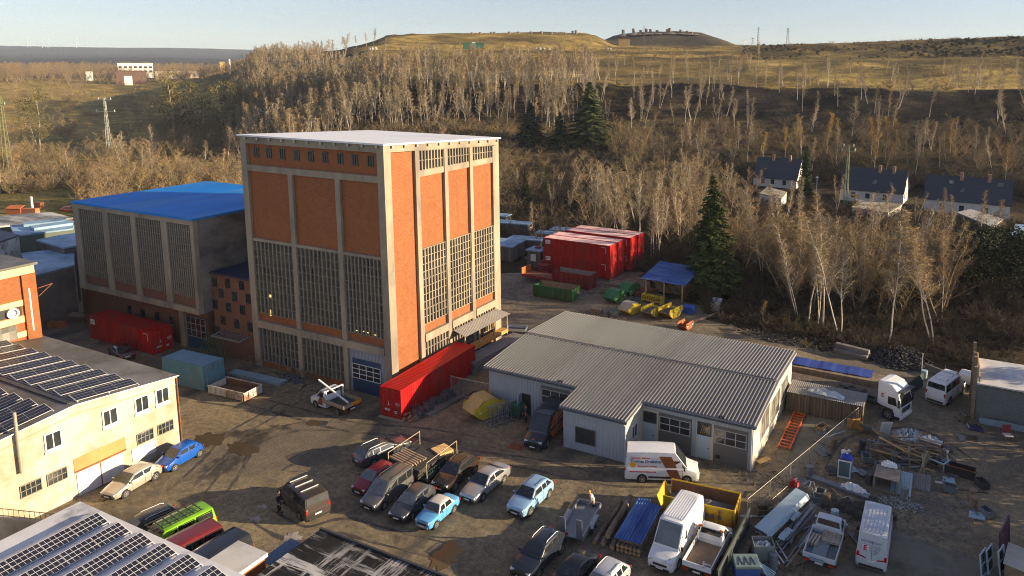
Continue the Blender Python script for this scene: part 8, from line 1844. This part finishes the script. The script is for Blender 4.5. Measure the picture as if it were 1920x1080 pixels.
x,y,z = SPOT(443,900); q_ = ray(443,111); q = MB(); q.tube([(0,0,0),(0,0,EYE+q_[2]*900/math.hypot(q_[0],q_[1])-z)],[1.3,1.0],10); o = q.build("factory_chimney", M_fw2); o.location=(x,y,z); tag(o,"slim pale chimney right of the yellow tower block in the plain","chimney")
# on the heap: round vents, cones, green containers
M_vent = mat("vent_concrete",(.22,.18,.14),.9,.25,.5)
vent_b = [(890,63,585),(905,62,585),(925,61,585),(931,59,585),(958,61,585),(975,57,585),(998,61,585),(1017,56,585),(1035,60,585),(1060,58,585),(1074,55,585),(1080,54,585)]
vent_c = [(1166,53,640),(1185,51,640),(1198,54,640),(1208,51,640),(1216,52,640),(1228,54,640),(1251,50,640),(1247,52,640),(1271,53,640),(1283,55,640),(1291,57,640)]
for i,(px,yt,D) in enumerate(vent_b+vent_c):
    x,y,z = SPOT(px,D); q_ = ray(px,yt); zt = EYE+q_[2]*D/math.hypot(q_[0],q_[1]); cone = i >= len(vent_b); r = 1.25 if cone else 1.0; hb = max(.5,zt-z-(4.0 if cone else 2.0))
    t_ = thing("round_vent","squat round concrete tower capping a dark cone on the heap" if cone else "small round concrete tower on the flat top of the heap","tower",(x,y,z-.3),0,"round towers on the dark cones" if cone else "round towers on the flat heap")
    q = MB(); q.lathe([(r*.95,0),(r,max(1.2,zt-z-1.4)),(r*1.15,max(1.25,zt-z-1.35)),(r*1.18,max(1.6,zt-z-.9))],(0,0,0),'z',14); q.build("shaft", M_vent, t_)
    if cone:
        q = MB(); q.lathe([(r*6.5,-1.0),(r*4,hb*.35),(r*1.5,max(.3,hb-.6))],(0,0,0),'z',18); q.build("earth_cone", mat("cone_soil",(.16,.125,.085),.95,.25,.4,space='world',bump=.4), t_)
M_gcont = mat("far_green",(.03,.14,.09),.6,.1,.5)
for k,(p0,p1) in enumerate(((873,888),(897,911))): block("green_container",("left","right")[k]+" green container on the heap's terrace",p0,p1,80,520,4,M_gcont,M_gcont,cat="container")
block("pale_container","small pale container between the two green ones on the heap",890,895,79,522,3,M_fw2,M_fw2,cat="container")
block("viewing_hut","small yellow brown hut at the foot of the dark cones",1158,1179,71.5,598,5,M_fy,M_fb,cat="hut")
x,y,z = SPOT(1204,592); q_ = ray(1204,47); q = MB(); q.tube([(0,0,0),(0,0,EYE+q_[2]*592/math.hypot(q_[0],q_[1])-z)],.25,6); o = q.build("flag_pole", MATS["pole_brown"]); o.location=(x,y,z); tag(o,"thin dark pole among the round towers on the cones","pole")
r_ = random.Random(5)
for i,(px,D) in enumerate(((702,512),(706,512),(712,513),(1008,515),(1013,515),(1020,516),(1030,516),(1137,530),(1143,530))):
    x,y,z = SPOT(px,D); q = MB(); q.lathe([(1.2,-.3),(1.5,.6),(.9,1.5),(.1,1.8)],(0,0,0),'z',8); o = q.build("boulder", mat("pale_stone",(.42,.38,.33),.9,.2,.6)); o.location=(x,y,z); o.scale=(r_.uniform(.7,1.3),1,r_.uniform(.7,1.1)); tag(o,"pale boulder on the terrace edge of the heap","boulder","pale boulders on the heap's terrace")
for i,(px,py,L) in enumerate(((30,404,3.2),(52,404,4.5),(74,392,1.5))):
    p = P2(px,py); q = MB(); q.box(-L/2,L/2,-.6,.6,0,1.6)
    if i == 0: q.slab([(-L/2,-.7,1.62),(L/2,-.7,1.62),(L/2,.7,2.2),(-L/2,.7,2.2)],.1)
    o = q.build(("orange_awning","orange_screen","brick_stack")[i], mat(("orange_tarp","orange_net","far_brick")[i],((.55,.16,.05),(.50,.17,.07),(.45,.17,.07))[i],.8,.2,1)); o.location=p; o.rotation_euler=(0,0,YAW); tag(o,("orange covered stall on the grass bank far left","long orange screen beside the orange stall far left","square orange brick stack on the far left bank")[i],("stall","screen","brick stack")[i])
p = P2(62,402); q = MB(); q.tube([(0,0,0),(0,0,4)],.25,8); o = q.build("white_post", M_frame_w); o.location=p; tag(o,"short white post by the orange stall far left","post")
pr = MB(); A, B2 = SPOT(1560,226), SPOT(1980,226); 
# ---------------------------------------------------------------- air
mb = MB(); mb.box(-7000,7000,-1500,7500,-4,330)
hz = mb.build("haze", None); kind(hz,"stuff"); hz["label"] = "thin pale winter haze over the valley"
mt = bpy.data.materials.new("haze_air"); mt.use_nodes = True; tt = mt.node_tree; tt.nodes.clear(); out = tt.nodes.new("ShaderNodeOutputMaterial"); pvn = tt.nodes.new("ShaderNodeVolumePrincipled")
pvn.inputs["Color"].default_value = (.72,.83,1.0,1); pvn.inputs["Density"].default_value = .00009; pvn.inputs["Anisotropy"].default_value = .0
tt.links.new(pvn.outputs[0], out.inputs["Volume"]); hz.data.materials.clear(); hz.data.materials.append(mt)
